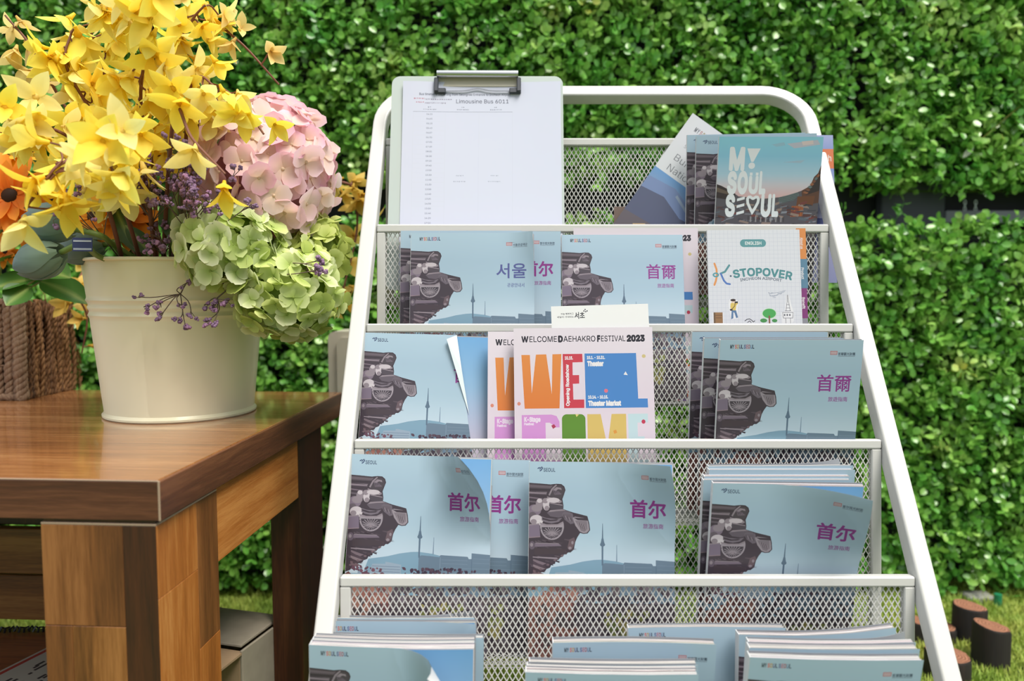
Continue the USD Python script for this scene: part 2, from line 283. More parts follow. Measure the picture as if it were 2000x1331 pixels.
# what shows in the gap
t = thing('fence_post', 'dark grey flat fence post in the gap between the hedge panels', 'post', (float(P(1768, 400, 1.755)[0]), 1.745, 0))
xa, xb = float(P(1707, 400, 1.755)[0]), float(P(1829, 400, 1.755)[0])
obj('post_board', boxm((0, 0, 0), EX, EY, EZ, xa, xb, 1.735, 1.765, 0, 2.0, .003), 'charcoal_board', t)
zr = float(P(1900, 425, 1.76)[2])
t = thing('fence_rail', 'grey horizontal metal rail to the right of the dark fence post', 'rail', (xb + .3, 1.75, zr))
obj('rail_bar', boxm((0, 0, 0), EX, EY, EZ, xb + .002, 2.0, 1.735, 1.765, zr - .016, zr + .012, .002), 'rail_grey', t)
for px in (1884, 1905):
    c = P(px, 413, 1.725); links = []
    for k in range(7):
        g = np.linspace(0, 2 * np.pi, 11); r = .0036
        loop = np.stack([r * np.cos(g) * (.3 if k % 2 else 1), r * np.cos(g) * (1 if k % 2 else .3), 1.4 * r * np.sin(g)], -1) + c + [0, 0, .02 - k * .0075]
        links.append(tube(loop, .0009, 5, False))
    t = thing('hanging_chain', ('left' if px < 1890 else 'right') + ' of two small pale chains hanging in the hedge gap', 'chain', c)
    for k, l in enumerate(links): obj('link', l, 'clear_plastic', t)
# turf tufts where the ground shows
def tuft(rng):
    parts = []
    for k in range(16):
        v, f = leafmesh(rng.uniform(.012, .026), .0022, 'lance', rng.uniform(-.3, .5), .1, 4, 2)
        el = math.radians(rng.uniform(35, 85)); az = rng.uniform(0, 6.28)
        m = np.array([[math.cos(az) * math.cos(el), math.sin(az) * math.cos(el), math.sin(el)], [-math.sin(az), math.cos(az), 0], [-math.cos(az) * math.sin(el), -math.sin(az) * math.sin(el), math.cos(el)]])
        parts.append((v @ m + [rng.uniform(-.008, .008), rng.uniform(-.008, .008), 0], f))
    return joinvf(parts)
rg = np.random.default_rng(3); TUFTS = [(tuft(rg), 'turf') for _ in range(4)]
gx, gy = np.meshgrid(np.arange(-1.8, 1.9, .0135), np.arange(1.05, 1.76, .0135)); n = gx.size
pos = np.stack([gx.ravel() + rg.uniform(-.007, .007, n), gy.ravel() + rg.uniform(-.007, .007, n), np.zeros(n)], -1)
az = rg.uniform(0, 6.28, n); quat = np.stack([np.cos(az / 2), 0 * az, 0 * az, np.sin(az / 2)], -1)
t = thing('turf', 'short yellow-green artificial turf along the foot of the hedge', 'turf', (0, 1.4, 0), kind='stuff')
instancer(t + '/blades', TUFTS, pos - BASE[t], quat, rg.uniform(.7, 1.2, n), rg.integers(0, 4, n))

# dark wooden log stakes at the right
def log_stake(label, px, py, Z, rx, tilt, seed):
    c = P(px, py, Z); r = rx / FPX * Z; rng = np.random.default_rng(seed); H = c[2]
    t = thing('log_stake', label, 'log', (c[0], c[1], 0)); g = np.arange(28) * 2 * np.pi / 28
    def ringy(rr, z, slope=0.0): return np.stack([c[0] + rr * np.cos(g) * wob, c[1] + rr * np.sin(g) * wob, z - slope * rr * np.cos(g)], -1)
    wob = 1 + .05 * np.sin(3 * g + rng.uniform(0, 6)) + .02 * rng.normal(size=28)
    rings = [ringy(r, 0.0), ringy(r, H * .5), ringy(r, H - .004, tilt), ringy(r - .0025, H, tilt)]
    v = np.vstack(rings); i, j = np.meshgrid(np.arange(3), np.arange(28), indexing='ij')
    q = np.stack([i * 28 + j, i * 28 + (j + 1) % 28, (i + 1) * 28 + (j + 1) % 28, (i + 1) * 28 + j], -1).reshape(-1, 4)
    obj('bark', (v, q), 'log_bark', t, smooth=40)
    rt = ringy(r - .0025, H, tilt); top = np.vstack([rt, [[c[0], c[1], H + .0005]]]); k = np.arange(28)
    obj('cut_face', (top, np.stack([k, (k + 1) % 28, np.full(28, 28)], 1)), 'log_end', t, label='pale brown sawn end')
for a in [('dark log stake behind, tallest of the group and nearest the hedge', 1893, 1183, 1.50, 31, .10, 1), ('dark log stake at the right end of the log group', 1937, 1222, 1.40, 33, .16, 2),
          ('short dark log stake in front, touching the rack tube', 1852, 1277, 1.36, 41, .10, 3), ('low dark log stake with a wet top, just right of the rack tube', 1838, 1222, 1.50, 28, .05, 4),
          ('dark log stake partly hidden between rack post and rack tube', 1797, 1213, 1.50, 26, .10, 5), ('thin dark log stake leaning beside the right-hand log', 1958, 1262, 1.44, 14, .1, 6)]:
    log_stake(*a)
g0 = P(1930, 1192, 1.66)
t = thing('drain_pipe', 'short green plastic pipe lying at the hedge foot behind the logs', 'pipe', g0)
plain('green_plastic', (30, 110, 74), 0.4); plain('concrete', (128, 128, 122), 0.9)
obj('pipe_body', cat_([tube([g0 + [.01, 0, -.012], g0 + [.45, .0, -.012]], .011, 12), tube([g0 + [.02, 0, -.012], g0 + [.02, 0, .035]], .008, 12)]), 'green_plastic', t)
obj('kerb_block', boxm(g0, EX, EY, EZ, -.03, .03, .02, .06, -.06, .02, .004), 'concrete', group=None, label='small grey concrete kerb block behind the log stakes', cat='kerb')
# loose white petal and straw on the right hedge
pt = P(1888, 301, 1.655); v, f = leafmesh(.034, .012, 'oval', .1, .2, 7, 5)
fr = np.stack([np.array([.62, -.2, .78]), np.array([.75, -.3, -.55]), np.array([.2, -.95, .1])]); fr /= np.linalg.norm(fr, axis=1, keepdims=True)
st = curve([pt + np.array([.030, -.001, .032]), pt + np.array([.09, -.004, .085]), pt + np.array([.17, 0, .15])], 14)
t = thing('dried_petal', 'white papery petal on a long straw, caught on the right hedge panel', 'petal', pt)
obj('petal_blade', (v @ fr + pt - .4 * np.array([.02, 0, .02]), f), 'petal', t, smooth=True, col=lin((226, 224, 214)))
obj('straw', tube(st, .0008, 5), 'petal', t, col=lin((150, 150, 70)))

# ================================================================ the brochure rack
XC, HW = 0.1213, 0.302
LZ = lambda i: 1.1043 - 0.0733 * i
LV = lambda i: 0.2845 - 0.1345 * i
FV = lambda i: LV(i) - 0.095
dS = np.array([0, -0.1345, -0.0733]); dS /= np.linalg.norm(dS)
def kfloor():                                                 # how far down the slope the tube meets the ground
    a, b = cw(0, LV(0), LZ(0))[2], cw(0, LV(1), LZ(1))[2]
    return (0.012 - a) / (b - a)
KF = kfloor()
rk = thing('brochure_rack', 'white metal brochure rack with five sloping mesh tiers', 'rack', cw(XC, LV(KF), LZ(KF)) * [1, 1, 0])
def slope(k): return LV(0) - 0.1345 * k, LZ(0) - 0.0733 * k
def tube_sq(path3, nrm, w=0.0098, d=0.0105, r=0.003):         # rounded square tube along a planar path; nrm = plane normal
    p = np.asarray(path3, float); tn = np.gradient(p, axis=0); tn /= np.linalg.norm(tn, axis=1, keepdims=True); sd = np.cross(tn, nrm)
    g = np.linspace(0, np.pi / 2, 4); sec = []
    for cx, cy, a0 in ((1, 1, 0), (-1, 1, 90), (-1, -1, 180), (1, -1, 270)):
        for q in g + math.radians(a0): sec.append((cx * (w - r) + r * math.cos(q), cy * (d - r) + r * math.sin(q)))
    sec = np.array(sec); n = len(sec)
    v = (p[:, None] + sec[None, :, :1] * sd[:, None] + sec[None, :, 1:] * np.asarray(nrm)[None, None]).reshape(-1, 3)
    i, j = np.meshgrid(np.arange(len(p) - 1), np.arange(n), indexing='ij')
    q = np.stack([i * n + j, i * n + (j + 1) % n, (i + 1) * n + (j + 1) % n, (i + 1) * n + j], -1).reshape(-1, 4)
    k = np.arange(n)
    m = trimesh.Trimesh(np.vstack([v, p[:1], p[-1:]]), np.vstack([q[:, [0, 1, 2]], q[:, [0, 2, 3]], np.stack([(k + 1) % n, k, np.full(n, len(v))], 1), np.stack([(len(p) - 1) * n + k, (len(p) - 1) * n + (k + 1) % n, np.full(n, len(v) + 1)], 1)]), process=False)
    if m.volume < 0: m.invert()
    return m
XT = HW + 0.0105
RA = 0.062
pth = []
for k in np.linspace(KF, -0.617 + RA / .1532, 30): pth.append((XC - XT, *slope(k)))
for a in np.linspace(0, np.pi / 2, 10)[1:]:
    pth.append((XC - XT + RA * (1 - math.cos(a)), *slope(-0.617 + (RA - RA * math.sin(a)) / .1532)))
for x in np.linspace(XC - XT + RA, XC + XT - RA, 12)[1:-1]: pth.append((x, *slope(-0.617)))
for a in np.linspace(np.pi / 2, 0, 10)[:-1]:
    pth.append((XC + XT - RA * (1 - math.cos(a)), *slope(-0.617 + (RA - RA * math.sin(a)) / .1532)))
for k in np.linspace(-0.617 + RA / .1532, KF, 30): pth.append((XC + XT, *slope(k)))
pth = np.array(pth); wp = cw(pth[:, 0], pth[:, 1], pth[:, 2])
nS = -(U_ * dS[1] + F_ * dS[2]); nS = np.cross(np.array([1.0, 0, 0]), U_ * dS[1] + F_ * dS[2]); nS /= np.linalg.norm(nS)
obj('tube_frame', tube_sq(wp, nS), 'white_metal', rk, smooth=35)
feet = []
for s in (-1, 1):
    a = wp[0] if s < 0 else wp[-1]
    feet.append(boxm(a * [1, 1, 0], EX, EY, EZ, -.010, .010, -.012, .62, 0.0005, .019, .002))
    obj('base_runner', feet[-1], 'white_metal', rk)
obj('rear_crossbar', boxm(wp[0] * [0, 1, 0], EX, EY, EZ, XC - XT + .0102, XC + XT - .0102, .60, .618, 0.0005, .019, .002), 'white_metal', rk)
def lattice(w, h, pw, ph, o, ax, ay, az, sw=0.00105, st=0.0009):
    """Expanded-metal mesh of diamonds pw x ph filling the w x h rectangle of the frame (o; ax, ay)."""
    s = ph / pw; parts_v, parts_f, n = [], [], 0; L = math.hypot(1, s)
    for sg, zoff in ((1, 0), (-1, st * .35)):
        c0 = (-s * w if sg > 0 else 0); c1 = (h if sg > 0 else h + s * w); c = math.floor(c0 / ph) * ph
        while c < c1:
            c += ph                                           # y = sg*s*x + c
            xa, xb = sorted(((0 - c) / (sg * s), (h - c) / (sg * s))); xa, xb = max(xa, 0), min(xb, w)
            if xb - xa < 1e-4: continue
            a, b = np.array([xa, sg * s * xa + c]), np.array([xb, sg * s * xb + c]); d = np.array([1, sg * s]) / L; q = np.array([-d[1], d[0]]) * sw / 2
            p2 = [a - q, b - q, b + q, a + q]
            pts = [np.append(p, zoff) for p in p2] + [np.append(p, zoff + st) for p in p2]
            parts_v.append(np.array(pts)); parts_f.append(n + np.array([[4, 5, 6], [4, 6, 7], [0, 2, 1], [0, 3, 2], [0, 1, 5], [0, 5, 4], [2, 3, 7], [2, 7, 6]])); n += 8
    v = np.vstack(parts_v)
    return np.asarray(o) + v @ np.stack([ax, ay, az]), np.vstack(parts_f)
PB = 0.0058                                                   # half thickness of the panel frames
for i in range(6):
    o = cw(XC, LV(i), LZ(i)); bot = 0.232 if i < 5 else 0.10
    lip = boxm(o, R_, U_, -F_, -HW, HW, -.0054, .0054, -PB, PB, .0016)
    obj('lip_bar', lip, 'white_metal', rk)
    for s in (-1, 1): obj('side_post', boxm(o, R_, U_, -F_, *sorted((s * HW, s * (HW - .0112))), -bot, -.0056, -PB * .9, PB * .9, .001), 'white_metal', rk)
    obj('bottom_rail', boxm(o, R_, U_, -F_, -HW + .0114, HW - .0114, -bot, -bot + .007, -PB * .8, PB * .8, .001), 'white_metal', rk)
    obj('mesh_panel', lattice(2 * HW - .0225, bot - .0125, .0063, .0108, cw(XC - HW + .01125, LV(i) - bot + .007, LZ(i)), R_, U_, -F_), 'mesh_metal', rk, label='white diamond wire mesh front of a tier')
    if i > 0:
        d = LZ(i - 1) - LZ(i) - 2 * PB
        obj('mesh_shelf', lattice(2 * HW - .0225, d, .0063, .0108, cw(XC - HW + .01125, FV(i) - .001, LZ(i) + PB), R_, F_, U_), 'mesh_metal', rk, label='white wire mesh floor of a tier')
        obj('shelf_rail', boxm(cw(XC, FV(i) - .004, LZ(i - 1)), R_, U_, -F_, -HW + .0114, HW - .0114, -.004, .004, PB * .85, PB * .85 + .002), 'white_metal', rk)

# ================================================================ the wooden table
A0 = P(310, 940, 0.705); TOP = A0[2]; A0 = A0 * [1, 1, 0]
def tb(x0, x1, y0, y1, z0, z1, bev=.0015): return boxm(A0, TX, TY, TZ, x0, x1, y0, y1, z0, z1, bev)
tab = thing('table', 'brown wooden table with thick legs and a glossy top', 'table', A0 + TX * -.3 + TY * .3)
TH = .0372
obj('table_top', tb(-1.25, -.002, .002, .598, TOP - TH + .001, TOP, .0012), 'wood_top', tab)
obj('front_edge', tb(-1.25, 0, -.0015, .002, TOP - TH, TOP - .0006, .0006), 'wood_edge', tab, label='dark brown edge banding along the front')
obj('side_edge', tb(-.002, .0015, -.0008, .6, TOP - TH, TOP - .0006, .0006), 'wood_edge_side', tab, label='dark brown edge banding along the right side')
LT = TOP - TH - .0035
leg = obj('leg', tb(-.113, -.006, .004, .118, 0, LT - .002, .0), 'wood_leg_mid', tab, label='thick laminated front leg')
for q in ((-.115, -.0365, .378, LT - .0022, 'wood_leg_mid'), (-.115, -.0885, 0, .3775, 'wood_leg_mid'), (-.0882, -.0365, 0, .3775, 'wood_panel_up'), (-.0363, -.0045, 0, LT - .0022, 'wood_leg_dark')): obj('lamella', tb(q[0], q[1], 0, .0039, q[2], q[3], .0004), q[4], leg)
for q in ((.0006, .078, .405, LT - .0022, 'wood_leg_warm'), (.0006, .078, 0, .4047, 'wood_leg_orange'), (.0782, .125, .32, LT - .0022, 'wood_leg_mid'), (.0782, .125, 0, .3197, 'wood_leg_orange')): obj('lamella', tb(-.0059, -.0038, q[0], q[1], q[2], q[3], .0004), q[4], leg)
plain('worn_edge', (150, 128, 106), 0.7)  # pale table edges: worn wood plus a bevel highlight put into the colour
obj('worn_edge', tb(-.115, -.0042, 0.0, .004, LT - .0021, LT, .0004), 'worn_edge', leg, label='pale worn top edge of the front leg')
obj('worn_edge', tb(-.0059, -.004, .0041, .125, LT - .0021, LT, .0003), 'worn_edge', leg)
obj('worn_edge', tb(-1.25, .0002, -.0013, .0005, TOP - .0007, TOP + .0003, .0002), 'worn_edge', tab, label='pale line of wear and painted bevel highlight along the top front edge')
obj('worn_edge', tb(-.0006, .0012, -.0015, .0002, TOP - TH, TOP - .0002, .0002), 'worn_edge', tab, label='pale line of wear and painted highlight at the top corner')
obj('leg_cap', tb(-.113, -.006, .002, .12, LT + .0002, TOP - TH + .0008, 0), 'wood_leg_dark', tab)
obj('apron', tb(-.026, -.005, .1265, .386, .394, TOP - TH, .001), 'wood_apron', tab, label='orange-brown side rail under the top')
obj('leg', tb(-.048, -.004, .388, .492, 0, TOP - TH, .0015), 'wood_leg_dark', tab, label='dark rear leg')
for k in range(3):  # topmost board is added, its dark wood standing in for the shadow there
    z = (.209, .278, .347)[k]
    obj('back_board', tb(-1.25, -.16, .372 + .012 * (k == 2), .386 + .012 * (k == 2), z, z + (.067, .067, .132)[k], .001), 'wood_panel' if k < 2 else 'wood_leg_dark', tab, label='brown horizontal board under the table, topmost one added as painted shade')
obj('lower_shelf', tb(-1.25, -.13, .06, .37, .175, .198, .001), 'wood_shelf', tab, label='reddish brown lower shelf')
obj('leg', tb(-1.25, -1.14, .0, .12, 0, LT, .0015), 'wood_leg_mid', tab)
g = np.linspace(0, 1, 220); cpt = A0 + np.outer(-.16 - .45 * g, TX) + np.outer(.35 + .01 * np.sin(5 * g), TY) + np.outer(.2035 + 0 * g, TZ)
coil = cpt + np.stack([0 * g, .004 * np.cos(g * 420), .004 * np.sin(g * 420)], -1)
obj('coiled_cable', tube(coil, .0016, 5), 'cable', label='black coiled cable on the shelf under the table', cat='cable')

